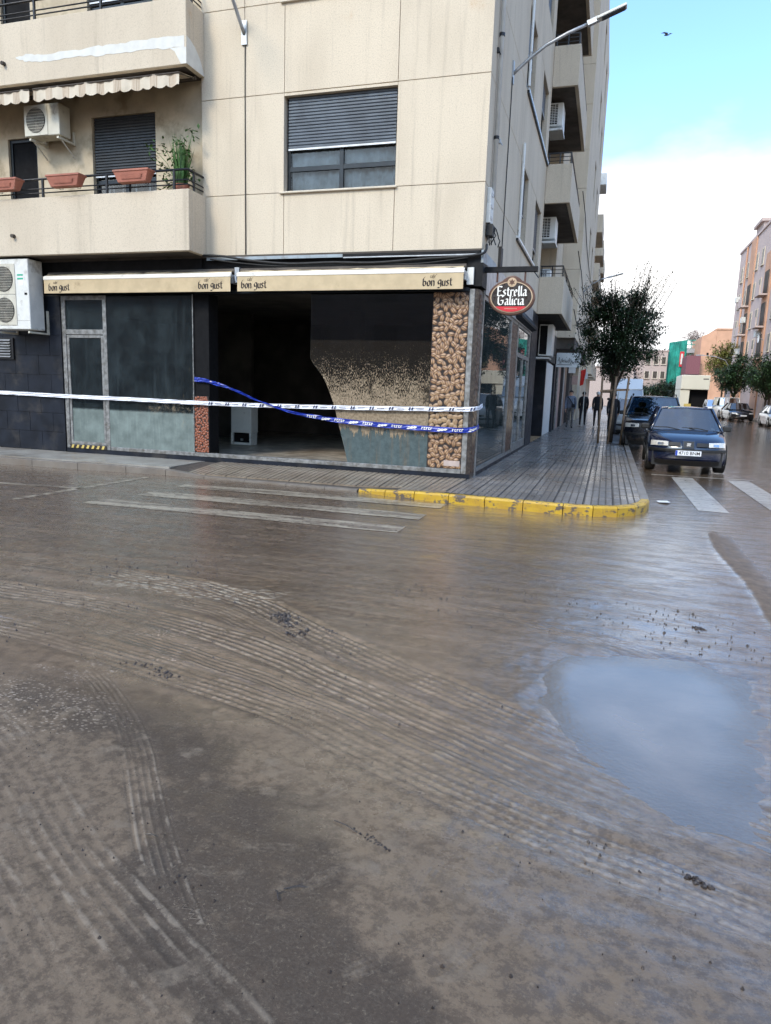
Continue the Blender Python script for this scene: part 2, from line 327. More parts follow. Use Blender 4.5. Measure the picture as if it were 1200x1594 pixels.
# ------------------------------------------------------------------ mesh helpers
class MB:
    def __init__(s): s.v = []; s.f = []; s.mi = []; s.cur = 0
    def add(s, vs, fs):
        o = len(s.v); s.v += [tuple(map(float, v)) for v in vs]
        for f in fs: s.f.append(tuple(i + o for i in f)); s.mi.append(s.cur)
        return s
    def box(s, x0, x1, y0, y1, z0, z1):
        if x0 > x1: x0, x1 = x1, x0
        if y0 > y1: y0, y1 = y1, y0
        if z0 > z1: z0, z1 = z1, z0
        return s.add([(x0,y0,z0),(x1,y0,z0),(x1,y1,z0),(x0,y1,z0),(x0,y0,z1),(x1,y0,z1),(x1,y1,z1),(x0,y1,z1)],
              [(0,3,2,1),(4,5,6,7),(0,1,5,4),(1,2,6,5),(2,3,7,6),(3,0,4,7)])
    def obox(s, c, ax, ay, az):
        c, ax, ay, az = Vector(c), Vector(ax), Vector(ay), Vector(az)
        vs = [c + ax*i + ay*j + az*k for k in (-1, 1) for i, j in ((-1,-1),(1,-1),(1,1),(-1,1))]
        return s.add(vs, [(0,3,2,1),(4,5,6,7),(0,1,5,4),(1,2,6,5),(2,3,7,6),(3,0,4,7)])
    def quad(s, a, b, c, d): return s.add([a, b, c, d], [(0, 1, 2, 3)])
    def tube(s, pts, r, n=8, caps=True):
        pts = [Vector(p) for p in pts]; rs = r if isinstance(r, (list, tuple)) else [r] * len(pts)
        vs = []; fs = []; ref = None
        for i, p in enumerate(pts):
            d = (pts[min(i + 1, len(pts) - 1)] - pts[max(i - 1, 0)]).normalized()
            if ref is None: ref = Vector((0, 0, 1)) if abs(d.z) < 0.9 else Vector((1, 0, 0))
            a = d.cross(ref).normalized(); b = d.cross(a).normalized(); ref = b.cross(d)if False else ref
            for k in range(n):
                t = 2 * PI * k / n
                vs.append(p + (a * math.cos(t) + b * math.sin(t)) * rs[i])
        for i in range(len(pts) - 1):
            for k in range(n):
                fs.append((i*n+k, i*n+(k+1) % n, (i+1)*n+(k+1) % n, (i+1)*n+k))
        if caps: fs.append(tuple(range(n))); fs.append(tuple(range((len(pts)-1)*n, len(pts)*n))[::-1])
        return s.add(vs, fs)
    def prism(s, poly, a, b, axis='y'):
        """poly of (u,v) extruded from a to b along axis: y -> (x,z); x -> (y,z); z -> (x,y)"""
        def P(u, v, w): return {'y': (u, w, v), 'x': (w, u, v), 'z': (u, v, w)}[axis]
        n = len(poly)
        vs = [P(u, v, a) for u, v in poly] + [P(u, v, b) for u, v in poly]
        fs = [tuple(range(n)), tuple(range(n, 2*n))[::-1]] + [(i, i+n, (i+1) % n + n, (i+1) % n) for i in range(n)]
        return s.add(vs, fs)
    def disc(s, c, r, axis='x', th=0.02, n=20):
        poly = [(math.cos(2*PI*k/n)*r, math.sin(2*PI*k/n)*r) for k in range(n)]
        c = Vector(c); j = {'x': 0, 'y': 1, 'z': 2}[axis]; o = len(s.v)
        m = MB(); m.prism(poly, -th/2, th/2, axis); return s.add([Vector(v) + c for v in m.v], m.f)
    def build(s, name, mats, parent=None, smooth=False, loc=None, recalc=True):
        me = bpy.data.meshes.new(name); me.from_pydata(s.v, [], s.f)
        if not isinstance(mats, (list, tuple)): mats = [mats]
        for m in mats: me.materials.append(M[m] if isinstance(m, str) else m)
        if len(mats) > 1: me.polygons.foreach_set('material_index', s.mi)
        if recalc:
            bm = bmesh.new(); bm.from_mesh(me); bmesh.ops.recalc_face_normals(bm, faces=bm.faces); bm.to_mesh(me); bm.free()
        if smooth: me.polygons.foreach_set('use_smooth', [True] * len(me.polygons))
        o = bpy.data.objects.new(name, me); col.objects.link(o)
        if parent is not None: o.parent = parent
        if loc is not None: o.location = loc
        return o
def bevel(o, w=0.01, seg=2):
    b = o.modifiers.new('bevel', 'BEVEL'); b.width = w; b.segments = seg; b.limit_method = 'ANGLE'; return o
def tag(o, label=None, cat=None, group=None, kind=None):
    if label: o['label'] = label
    if cat: o['category'] = cat
    if group: o['group'] = group
    if kind: o['kind'] = kind
    return o
def thing(name, label, cat, loc=(0, 0, 0), rz=0.0, group=None):
    o = bpy.data.objects.new(name, None); col.objects.link(o); o.empty_display_size = 0.1
    o.location = loc; o.rotation_euler = (0, 0, rz)
    return tag(o, label, cat, group)
def copy_tree(o, parent=None):
    c = o.copy(); col.objects.link(c)
    if parent is not None: c.parent = parent
    for ch in list(o.children): copy_tree(ch, c)
    return c
def text_mesh(s, size, name, mat, parent, matrix, extrude=0.002, shear=0.0, bold=0.0, spacing=1.0):
    cu = bpy.data.curves.new(name, 'FONT'); cu.body = s; cu.size = size; cu.extrude = extrude; cu.shear = shear; cu.offset = bold
    cu.space_character = spacing; cu.align_x = 'CENTER'; cu.align_y = 'CENTER'; cu.resolution_u = 3
    tmp = bpy.data.objects.new(name, cu); col.objects.link(tmp)
    dg = bpy.context.evaluated_depsgraph_get()
    me = bpy.data.meshes.new_from_object(tmp.evaluated_get(dg)); bpy.data.objects.remove(tmp)
    me.materials.clear(); me.materials.append(M[mat]); me.name = name
    me.transform(matrix)
    o = bpy.data.objects.new(name, me); col.objects.link(o); o.parent = parent
    return o
def nib(strokes, w, h, ang):
    """broad-nib lettering: strokes are polylines in unit letter space, swept by a slanted pen edge"""
    fs = []
    nx, ny = math.cos(ang) * w / 2, math.sin(ang) * w / 2
    for st in strokes:
        for (x0, y0), (x1, y1) in zip(st[:-1], st[1:]):
            x0_, y0_, x1_, y1_ = x0 * h, y0 * h, x1 * h, y1 * h
            if abs((x1_-x0_)*ny - (y1_-y0_)*nx) < 1e-9: continue
            fs.append([(x0_-nx, y0_-ny), (x0_+nx, y0_+ny), (x1_+nx, y1_+ny), (x1_-nx, y1_-ny)])
    return fs
GLYPH = {  # (advance, strokes) drawn for a slanted nib, x-height 0.62
 'E': (0.60, [[(0.54,0.88),(0.40,0.96),(0.12,0.94),(0.14,0.50),(0.12,0.06),(0.38,0.02),(0.54,0.14)], [(0.14,0.50),(0.44,0.52)]]),
 'G': (0.74, [[(0.58,0.80),(0.50,0.95),(0.26,0.98),(0.10,0.78),(0.10,0.20),(0.26,0.02),(0.48,0.04),(0.58,0.18),(0.58,0.46)], [(0.36,0.46),(0.64,0.46)]]),
 's': (0.42, [[(0.32,0.56),(0.18,0.62),(0.08,0.50),(0.32,0.20),(0.20,0.02),(0.04,0.08)]]),
 't': (0.34, [[(0.14,0.84),(0.14,0.12),(0.28,0.03)], [(0.02,0.60),(0.28,0.60)]]),
 'r': (0.38, [[(0.10,0.62),(0.10,0.0)], [(0.10,0.52),(0.24,0.62),(0.34,0.52)]]),
 'e': (0.42, [[(0.10,0.34),(0.32,0.42),(0.30,0.56),(0.18,0.62),(0.08,0.50),(0.08,0.12),(0.20,0.01),(0.34,0.10)]]),
 'l': (0.24, [[(0.10,0.98),(0.10,0.10),(0.20,0.02)]]),
 'i': (0.24, [[(0.10,0.60),(0.10,0.10),(0.20,0.02)], [(0.10,0.80),(0.12,0.86)]]),
 'a': (0.46, [[(0.06,0.54),(0.20,0.62),(0.32,0.54),(0.32,0.08),(0.42,0.02)], [(0.32,0.34),(0.10,0.28),(0.08,0.10),(0.18,0.01),(0.32,0.12)]]),
 'c': (0.38, [[(0.32,0.54),(0.20,0.62),(0.08,0.50),(0.08,0.12),(0.20,0.01),(0.32,0.10)]]),
 'b': (0.50, [[(0.26,1.0),(0.08,0.80),(0.06,0.14),(0.22,0.0),(0.38,0.16),(0.36,0.46),(0.20,0.56),(0.08,0.44)]]),
 'o': (0.46, [[(0.22,0.60),(0.06,0.44),(0.08,0.10),(0.24,0.0),(0.38,0.16),(0.36,0.48),(0.22,0.60)]]),
 'n': (0.50, [[(0.08,0.60),(0.10,0.0)], [(0.10,0.46),(0.26,0.60),(0.38,0.48),(0.38,0.0)]]),
 'g': (0.50, [[(0.40,0.62),(0.20,0.66),(0.06,0.46),(0.12,0.22),(0.28,0.20),(0.38,0.40)], [(0.40,0.62),(0.40,-0.06),(0.24,-0.22),(0.04,-0.16)]]),
 'u': (0.46, [[(0.08,0.56),(0.08,0.12),(0.20,0.0),(0.34,0.14)], [(0.36,0.58),(0.36,0.0)]]),
 'f': (0.34, [[(0.34,0.92),(0.20,0.96),(0.14,0.80),(0.12,-0.16)], [(0.02,0.52),(0.28,0.54)]]),
 ' ': (0.28, []),
}
def nib_text(s, h, w, ang, put, mb, th):
    """put(u,v,depth) maps the letter plane to world"""
    tot = sum(GLYPH[c][0] for c in s) * h; x = -tot / 2
    for ci, c in enumerate(s):
        adv, st = GLYPH[c]
        for k, q in enumerate(nib(st, w, h, ang)):
            e = th + 0.00011 * ((k + ci) % 7)
            a = [put(x + u, v, 0) for u, v in q]; b = [put(x + u, v, e) for u, v in q]
            mb.add(a + b, [(4,5,6,7),(0,1,5,4),(1,2,6,5),(2,3,7,6),(3,0,4,7)])
        x += adv * h
    return mb
# ------------------------------------------------------------------ ground
def steps(segs):
    out = []
    for a, b, st in segs:
        n = max(1, int(round((b - a) / st))); out += list(np.linspace(a, b, n, endpoint=False))
    out.append(segs[-1][1]); return np.array(out)
def geo(a, b, n, rev=False):
    t = np.linspace(0, 1, n) ** 2.6
    return a + (b - a) * t
gx = np.concatenate([-400 + (400 - 9.0) * (1 - np.linspace(1, 0, 26) ** 2.6), steps([(-8.9, -3.2, .11), (-3.2, 3.6, .0145), (3.6, 7.0, .07), (7.0, 16, .5)]), 16 + (400 - 16) * np.linspace(0.03, 1, 24) ** 2.6])
gy = np.concatenate([-120 + (120 - 11.2) * (1 - np.linspace(1, 0, 14) ** 2.6), steps([(-11.1, -6.9, .0145), (-6.9, -4.4, .03), (-4.4, 0, .07), (0, 18, .16), (18, 60, 1.0)]), 60 + (900 - 60) * np.linspace(0.03, 1, 24) ** 2.2])
X, Y = np.meshgrid(gx, gy, indexing='xy')
X = X.ravel(); Y = Y.ravel()
def vnoise(x, y, s, seed=0):
    """smooth value noise"""
    x = x * s + seed * 17.3; y = y * s + seed * 31.7
    xi = np.floor(x).astype(np.int64); yi = np.floor(y).astype(np.int64); xf = x - xi; yf = y - yi
    def h(a, b):
        n = (a * 374761393 + b * 668265263 + seed * 1442695) & 0xffffffff
        n = ((n ^ (n >> 13)) * 1274126177) & 0xffffffff
        return ((n ^ (n >> 16)) & 0xffff) / 65535.0
    u = xf * xf * (3 - 2 * xf); v = yf * yf * (3 - 2 * yf)
    return (h(xi, yi) * (1 - u) + h(xi + 1, yi) * u) * (1 - v) + (h(xi, yi + 1) * (1 - u) + h(xi + 1, yi + 1) * u) * v
def fbm(x, y, s, oct=4, seed=0):
    a = 1.0; t = 0; r = 0
    for k in range(oct): r = r + a * vnoise(x, y, s * 2 ** k, seed + k); t += a; a *= .5
    return r / t
def sstep(a, b, x):
    t = np.clip((x - a) / (b - a), 0, 1); return t * t * (3 - 2 * t)
TRACKS = [  # points, half width, depth, strength, tread pitch, tread kind
    ([(-3.6,-7.0),(-2.25,-7.02),(-1.56,-7.06),(-0.92,-7.13),(-0.2,-7.40),(.35,-7.75),(.95,-8.1),(1.55,-8.42),(2.1,-8.72),(2.6,-8.98),(3.3,-9.25)], .15, .006, 1.0, .045, 1),
    ([(-1.2,-7.45),(-.4,-7.62),(.2,-7.95),(.85,-8.32),(1.5,-8.66),(2.1,-8.93),(2.8,-9.2),(3.4,-9.4)], .11, .004, .7, .05, 1),
    ([(-3.4,-7.75),(-1.9,-7.78),(-0.9,-7.86),(-.2,-8.02),(.5,-8.27),(1.15,-8.6),(1.8,-8.93),(2.3,-9.13),(2.9,-9.33),(3.5,-9.5)], .14, .006, .95, .05, 2),
    ([(-2.4,-8.1),(-1.2,-8.15),(-.3,-8.35),(.5,-8.58),(1.1,-8.83),(1.7,-9.1),(2.4,-9.36),(3.2,-9.62)], .10, .004, .7, .045, 2),
    ([(-3.0,-8.35),(-1.7,-8.42),(-.8,-8.52),(-0.1,-8.66),(.60,-8.84),(1.15,-9.06),(1.7,-9.29),(2.3,-9.5),(2.9,-9.7),(3.4,-9.85)], .13, .006, .95, .045, 1),
    ([(-.62,-8.75),(-.32,-8.93),(.05,-9.24),(.42,-9.61),(.72,-9.92),(.99,-10.2),(1.33,-10.54),(1.7,-10.9)], .075, .0035, .8, .03, 2),
    ([(-1.1,-9.2),(-.55,-9.48),(-.05,-9.76),(.45,-10.06),(.9,-10.3),(1.3,-10.52),(1.8,-10.8)], .13, .0035, .8, .05, 2),
    ([(-.9,-9.75),(-.3,-10.02),(.2,-10.25),(.6,-10.45),(1.1,-10.75)], .11, .003, .7, .05, 2),
    ([(3.35,-7.2),(3.2,-8.0),(3.12,-8.7),(3.12,-9.3)], .13, .004, .55, .05, 1),
    ([(-8,-5.2),(-4,-5.0),(-1,-5.0),(1,-5.3),(2.5,-5.9),(3.5,-6.8)], .16, .004, .5, .06, 2),
    ([(-8,-6.1),(-4,-6.0),(-1.2,-6.1),(.6,-6.5),(2,-7.05),(3.2,-7.9)], .14, .004, .45, .06, 1),
    ([(3.7,-1.6),(3.9,0),(5.0,3),(5.8,5.5),(6.1,10),(6.2,14),(6.2,30)], .10, .010, .5, .05, 1),
    ([(5.0,-8),(5.0,-2),(6.0,2),(7.2,6),(7.6,14),(7.7,40)], .12, .010, .5, .05, 2),
]
H0 = (fbm(X, Y, 0.5, 3, 1) - .5) * .018 + (fbm(X, Y, 3.0, 3, 5) - .5) * .010
trk = np.zeros((len(X), 3)); height = H0.copy()
near = (X > -9) & (X < 9) & (Y > -12) & (Y < 42)
idx = np.where(near)[0]; xs, ys = X[idx], Y[idx]
xs_w = xs + (fbm(xs, ys, 1.6, 2, 9) - .5) * .07; ys_w = ys + (fbm(xs, ys, 1.6, 2, 11) - .5) * .07
for pts, hw, dep, stg, pitch_, kind_ in TRACKS:
    # resample with catmull-rom
    P = np.array(pts); Q = []
    for i in range(len(P) - 1):
        p0 = P[max(i - 1, 0)]; p1 = P[i]; p2 = P[i + 1]; p3 = P[min(i + 2, len(P) - 1)]
        for t in np.linspace(0, 1, 5, endpoint=False):
            Q.append(.5 * ((2*p1) + (-p0+p2)*t + (2*p0-5*p1+4*p2-p3)*t*t + (-p0+3*p1-3*p2+p3)*t**3))
    Q.append(P[-1]); Q = np.array(Q)
    best = np.full(len(idx), 9.0); bs = np.zeros(len(idx)); bt = np.zeros(len(idx)); acc = 0.0
    for a, b in zip(Q[:-1], Q[1:]):
        d = b - a; L = math.hypot(*d)
        lo = np.minimum(a, b) - .4; hi = np.maximum(a, b) + .4
        k = np.where((xs > lo[0]) & (xs < hi[0]) & (ys > lo[1]) & (ys < hi[1]))[0]
        if len(k):
            u = np.clip(((xs_w[k]-a[0])*d[0] + (ys_w[k]-a[1])*d[1]) / (L*L), 0, 1)
            ex = xs_w[k]-a[0]-u*d[0]; ey = ys_w[k]-a[1]-u*d[1]; dist = np.hypot(ex, ey)
            sgn = np.sign(d[0]*ey - d[1]*ex); better = dist < best[k]; kk = k[better]
            best[kk] = dist[better]; bs[kk] = acc + u[better]*L; bt[kk] = dist[better]*sgn[better]
        acc += L
    fade = sstep(.30, .62, fbm(xs, ys, 1.3, 4, 21 + kind_)) * .5 + .5
    ends = sstep(.0, .45, bs) * sstep(acc, acc - .45, bs)
    m = sstep(hw * 1.12, hw * .88, best) * stg * fade * ends
    rim = np.exp(-((best - hw * 1.25) / (hw * .22)) ** 2) * stg * fade * ends
    rib = np.sin(bt * 2 * PI / (hw * .36)) * .5 + .5
    height[idx] += -dep * m + dep * .7 * rim + m * rib * dep * .75
    k2 = best < hw * 1.13
    kk = idx[k2]; trk[kk, 0] = bs[k2] / pitch_ * (0.0 if kind_ == 2 else 1.0); trk[kk, 1] = bt[k2] / hw; trk[kk, 2] = m[k2]
# puddle basin
PUD = [(1.98,-7.72),(2.0,-8.0),(2.06,-8.27),(2.18,-8.52),(2.32,-8.74),(2.46,-8.95),(2.6,-9.08),(2.74,-9.12),(2.80,-8.95),(2.83,-8.6),(2.90,-8.3),(2.97,-7.95),(2.96,-7.62),(2.84,-7.50),(2.62,-7.47),(2.35,-7.52),(2.1,-7.6)]
def polydist(x, y, poly):
    inside = np.zeros(len(x), bool); dmin = np.full(len(x), 9.0); n = len(poly)
    for i in range(n):
        x0, y0 = poly[i]; x1, y1 = poly[(i+1) % n]
        c = ((y0 > y) != (y1 > y)) & (x < (x1-x0)*(y-y0)/(y1-y0+1e-12)+x0); inside ^= c
        dx, dy = x1-x0, y1-y0; u = np.clip(((x-x0)*dx+(y-y0)*dy)/(dx*dx+dy*dy), 0, 1)
        dmin = np.minimum(dmin, np.hypot(x-x0-u*dx, y-y0-u*dy))
    return np.where(inside, -dmin, dmin)
kp = np.where((X > 1) & (X < 4.2) & (Y > -10.2) & (Y < -6.4))[0]
pdist = polydist(X[kp] + (fbm(X[kp], Y[kp], 5, 3, 31) - .5) * .16, Y[kp] + (fbm(X[kp], Y[kp], 5, 3, 33) - .5) * .16, PUD)
basin = sstep(.24, -.16, pdist)
height[kp] = height[kp] * (1 - basin * .93) - basin * .030 + (fbm(X[kp], Y[kp], 11, 4, 71) - .5) * .011 * sstep(.35, .12, pdist) * sstep(-.22, -.05, pdist)
# slightly raised mud collar so that the water stays in
# road falls away under pavements, kept flat there
flat = sstep(-2.3, -1.9, Y) * sstep(3.25, 3.0, X) * (Y < 60)
calm = sstep(-5.0, -4.6, Y) * .92
height = height * (1 - calm)
height = height * (1 - flat)
height -= .012
# attributes: mud (thick pale deposit), wet (standing film of water)
DK = [(-.45,-8.98),(.1,-9.15),(.55,-9.45),(.95,-9.85),(1.35,-10.2),(1.7,-10.6),(2.0,-11)]
dd = np.full(len(X), 9.0)
kd = np.where((X > -2.5) & (X < 4) & (Y < -7.5) & (Y > -12))[0]
for (ax_, ay_), (bx2, by2) in zip(DK[:-1], DK[1:]):
    dx_, dy_ = bx2-ax_, by2-ay_; u_ = np.clip(((X[kd]-ax_)*dx_+(Y[kd]-ay_)*dy_)/(dx_*dx_+dy_*dy_), 0, 1)
    dd[kd] = np.minimum(dd[kd], np.hypot(X[kd]-ax_-u_*dx_, Y[kd]-ay_-u_*dy_))
mud = sstep(.12, .62, dd + (fbm(X, Y, 2.2, 5, 41) - .5) * .55)
# long low ridge of pushed mud along the lane edge
rdx = X - (3.50 + .03*np.sin(Y*2.1)); ridge = np.exp(-(rdx/.055)**2) * sstep(-7.4, -6.2, Y) * sstep(-2.4, -2.75, Y)
ridge2 = np.exp(-((X - 3.62 - .35*(Y+6)/3*0)/.13)**2) * sstep(-7.6, -6.4, Y) * sstep(-2.4, -3.0, Y)
height += ridge * .016 * (1 + .4*(fbm(X, Y, 5, 3, 77)-.5))
wet_base = sstep(-1.0, 1.5, X + (Y + 8) * .10 + (fbm(X, Y, .8, 4, 51) - .5) * 2.2)
mid = sstep(-9.4, -7.2, Y + (X - 1.0) * -.35 + (fbm(X, Y, 1.4, 3, 55) - .5) * 1.0)
wet = np.clip(wet_base * .95 * sstep(-10.6, -8.9, Y + .12 * X) + mid * .62, 0, 1)
wet[kp] = np.maximum(wet[kp], sstep(.5, .05, pdist))
wet = wet * (1 - ridge*.9) * (1 - ridge2 * .75)
# footprints and blotches of lighter mud near the camera
r_ = np.random.RandomState(4)
foot = np.zeros(len(X)); kn = np.where((X > -1.5) & (X < 3) & (Y > -11) & (Y < -8.6))[0]
for _ in range(60):
    cx, cy = r_.uniform(-.4, 2.2), r_.uniform(-10.7, -9.0); a = r_.uniform(-.6, .9) + PI/2 * r_.randint(0, 2) * .4
    L_, W_ = r_.uniform(.045, .11), r_.uniform(.03, .05)
    dx = X[kn]-cx; dy = Y[kn]-cy
    kk = np.abs(dx) + np.abs(dy) < .35
    q = kn[kk]; dx = dx[kk] + (vnoise(X[q], Y[q], 25, 3) - .5) * .05; dy = dy[kk] + (vnoise(X[q], Y[q], 25, 4) - .5) * .05
    u = dx*math.cos(a)+dy*math.sin(a); v = -dx*math.sin(a)+dy*math.cos(a)
    g = sstep(1.2, .5, np.sqrt((u/L_)**2+(v/W_)**2)) * r_.uniform(.35, .85)
    foot[q] = np.maximum(foot[q], g); height[q] += g * .0025
# boot prints with a tread
for (cx, cy, a) in ((.75,-9.62,.5),(.98,-9.50,.9),(1.25,-9.44,1.2),(1.52,-9.46,1.3),(1.15,-9.86,.3),(1.02,-10.03,.2),(1.38,-9.95,1.0),(1.72,-9.85,1.4),(.55,-9.38,.2),(1.62,-10.25,.8),(1.9,-10.1,1.1),(.2,-9.55,2.4),(2.15,-9.95,.4),(1.85,-9.62,.7)):
    dx = X[kn]-cx; dy = Y[kn]-cy; sel = np.abs(dx)+np.abs(dy) < .3; q = kn[sel]; dx = dx[sel]; dy = dy[sel]
    u = dx*math.cos(a)+dy*math.sin(a); v = -dx*math.sin(a)+dy*math.cos(a); W_ = .042*(1-.22*np.exp(-((u+.03)/.03)**2))
    rr = np.sqrt((u/.125)**2+(v/W_)**2); g = sstep(1.1, .7, rr) * .38 * (.35 + .5*sstep(.3, .6, fbm(X[q], Y[q], 9, 3, 91)))
    s2 = g > .02; q2 = q[s2]
    trk[q2, 0] = u[s2]/.016; trk[q2, 1] = v[s2]/W_[s2]*.6; trk[q2, 2] = g[s2]; height[q2] -= g[s2]*.0025; foot[q2] = np.maximum(foot[q2], g[s2]*1.6)
height += (fbm(X, Y, 14, 3, 61) - .5) * .0035 * (np.abs(Y + 8.5) < 3)
nx_, ny_ = len(gx), len(gy)
me = bpy.data.meshes.new('road')
co = np.column_stack([X, Y, height]).astype(np.float32)
me.vertices.add(len(co)); me.vertices.foreach_set('co', co.ravel())
ii = (np.arange(ny_-1)[:, None]*nx_ + np.arange(nx_-1)[None, :]).ravel()
fc = np.column_stack([ii, ii+1, ii+1+nx_, ii+nx_]).astype(np.int32)
me.loops.add(fc.size); me.loops.foreach_set('vertex_index', fc.ravel())
me.polygons.add(len(fc)); me.polygons.foreach_set('loop_start', np.arange(0, fc.size, 4, dtype=np.int32))
me.polygons.foreach_set('use_smooth', np.ones(len(fc), bool)); me.update(calc_edges=True)
at = me.attributes.new('trk', 'FLOAT_VECTOR', 'POINT'); at.data.foreach_set('vector', trk.astype(np.float32).ravel())
at = me.attributes.new('gnd', 'FLOAT_VECTOR', 'POINT'); at.data.foreach_set('vector', np.column_stack([mud, wet, foot]).astype(np.float32).ravel())

def mud_layers(t, p):
    """colour and height of the flood mud film, shared by the road and everything it was left on"""
    streak = t.noise(t.map(p, (0.55, 6.5, 1), (0, 0, 0), (0, 0, -0.05)), 1.0, 8, 0.65)
    fine = t.noise(p, 95, 5, 0.75); mid_ = t.noise(p, 12, 7, 0.7); big = t.noise(p, 0.9, 5, 0.6)
    return streak, fine, mid_, big
def road_mat():
    t = NT('flood_mud_road'); p = t.pos(); s = t.sep(p)
    streak, fine, mid_, big = mud_layers(t, p)
    g = t.sep(t.attr('gnd').outputs['Vector']); k = t.sep(t.attr('trk').outputs['Vector'])
    mudv, wetv, footv = g[0], g[1], g[2]; ts, tt, tm = k[0], k[1], k[2]
    wetdark = (0.084, 0.058, 0.038); brown = (0.160, 0.111, 0.071); pale = (0.24, 0.175, 0.125); asph = (0.052, 0.037, 0.026)
    c = t.mix(t.ramp(mid_, 0.32, 0.68), wetdark, brown)
    c = t.mix(t.ramp(streak, 0.42, 0.72, 0, 0.55), c, pale)
    # near the camera the mud has been worn to a dark skin with paler deposits
    nearz = t.ramp(s[1], -8.7, -9.3)
    blot = t.math('MULTIPLY', t.ramp(t.math('ADD', t.math('MULTIPLY', mudv, 0.46), t.math('ADD', t.math('MULTIPLY', mid_, 0.5), t.math('MULTIPLY', t.noise(p, 3.4, 8, 0.7), 0.5))), 0.52, 0.70), 1.0)
    cn = t.mix(blot, asph, (0.156, 0.112, 0.074))
    cn = t.mix(t.ramp(fine, 0.35, 0.75, 0, 0.45), cn, (0.16, 0.125, 0.09))
    cn = t.mix(t.ramp(t.noise(p, 20, 8, 0.8), 0.44, 0.58, 0, 0.65), cn, (0.060, 0.042, 0.029))
    cn = t.mix(t.ramp(t.noise(t.map(p, (1, 1, 1), (2, 7, 0)), 60, 4, 0.8), 0.55, 0.68, 0, 0.5), cn, (0.20, 0.158, 0.11))
    c = t.mix(nearz, c, cn)
    fsh = t.ramp(t.math('ADD', footv, t.math('MULTIPLY', t.math('SUBTRACT', t.noise(p, 38, 6, 0.75), 0.5), 1.3)), 0.35, 0.78)
    c = t.mix(t.math('MULTIPLY', fsh, t.ramp(mid_, 0.35, 0.6, 0.15, 0.75)), c, (0.17, 0.132, 0.095))
    # tyre tracks: packed ribs, pale ridges
    rib = t.math('SINE', t.math('ADD', t.math('MULTIPLY', tt, 17.45), t.math('MULTIPLY', mid_, 2.0)))
    chev = t.math('SINE', t.math('MULTIPLY', t.math('ADD', t.math('ADD', ts, t.math('MULTIPLY', t.math('ABSOLUTE', tt), 0.8)), t.math('MULTIPLY', mid_, 1.2)), 6.283))
    tread = t.math('MULTIPLY', t.math('ADD', t.math('MULTIPLY', rib, 0.75), t.math('MULTIPLY', chev, 0.28)), t.math('MULTIPLY', tm, t.ramp(mid_, 0.36, 0.56, 0.25, 1.0)))
    worn = t.math('MULTIPLY', tm, t.ramp(mid_, 0.38, 0.6, 0.25, 1.0))
    c = t.mix(t.math('MULTIPLY', t.ramp(tread, 0.1, 0.7, 0, 0.6), worn), c, (0.30, 0.245, 0.185))
    c = t.mix(t.math('MULTIPLY', t.ramp(tread, -0.1, -0.7, 0, 0.45), worn), c, (0.075, 0.06, 0.047))
    # white wet highlights of the left track, painted as pale fragments
    fr = t.math('MULTIPLY', t.math('MULTIPLY', t.ramp(s[0], -1.9, -1.5), t.ramp(s[0], 0.05, -0.25)), t.ramp(t.math('ABSOLUTE', t.math('ADD', s[1], 7.2)), 0.26, 0.16))
    fr = t.math('MULTIPLY', t.math('MULTIPLY', fr, t.ramp(t.voro(t.map(p, (13, 40, 1)), 1.0), 0.46, 0.34)), t.ramp(tread, -0.4, 0.0))
    c = t.mix(t.math('MULTIPLY', fr, t.ramp(fine, 0.35, 0.6, 0.2, 0.85)), c, (0.42, 0.37, 0.29))
    # scattered crumbs and grit
    vo = t.voro(p, 42); grit = t.math('MULTIPLY', t.ramp(vo, 0.16, 0.10), t.ramp(t.noise(p, 2.4, 4), 0.56, 0.66))
    c = t.mix(t.math('MULTIPLY', grit, 0.6), c, (0.035, 0.028, 0.022))
    vo2 = t.voro(t.map(p, (1, 1.5, 1), (3, 2, 0)), 60); gl_ = t.math('MULTIPLY', t.ramp(vo2, 0.13, 0.08), t.ramp(t.noise(t.map(p, (1, 1, 1), (7, 3, 0)), 1.9, 4), 0.58, 0.66))
    c = t.mix(t.math('MULTIPLY', gl_, 0.6), c, (0.40, 0.34, 0.28))
    # pale crumbs field to the left
    fld = t.math('MULTIPLY', t.ramp(t.noise(t.map(p, (1.4, 3.0, 1), (1, 5, 0)), 1.0, 5), 0.54, 0.66), t.ramp(s[0], 0.6, -0.3))
    crumbs = t.math('MULTIPLY', t.ramp(t.noise(p, 60, 3, 0.6), 0.56, 0.64), t.math('MULTIPLY', fld, t.ramp(s[1], -6.9, -7.9)))
    c = t.mix(t.math('MULTIPLY', crumbs, 0.7), c, (0.46, 0.38, 0.31))
    ex = t.math('MULTIPLY', t.math('ADD', s[0], 0.62), 1.45); ey = t.math('MULTIPLY', t.math('ADD', s[1], 9.28), 3.6)
    er = t.math('ADD', t.math('SQRT', t.math('ADD', t.math('MULTIPLY', ex, ex), t.math('MULTIPLY', ey, ey))), t.math('MULTIPLY', t.math('SUBTRACT', mid_, 0.5), 1.2))
    flk = t.math('MULTIPLY', t.ramp(er, 1.15, 0.75), t.ramp(t.voro(t.map(p, (34, 52, 1)), 1.0), 0.36, 0.22))
    c = t.mix(t.math('MULTIPLY', flk, t.ramp(fine, 0.35, 0.6, 0.1, 0.7)), c, (0.36, 0.29, 0.22))
    wn_ = t.ramp(t.math('ADD', wetv, t.math('MULTIPLY', t.math('SUBTRACT', t.noise(p, 5, 7, 0.7), 0.5), 0.9)), 0.12, 0.85)
    rough = t.math('ADD', t.math('MULTIPLY', t.math('SUBTRACT', 1.0, wn_), 0.45), 0.11)
    rough = t.math('ADD', rough, t.math('MULTIPLY', t.ramp(streak, 0.35, 0.7), 0.08))
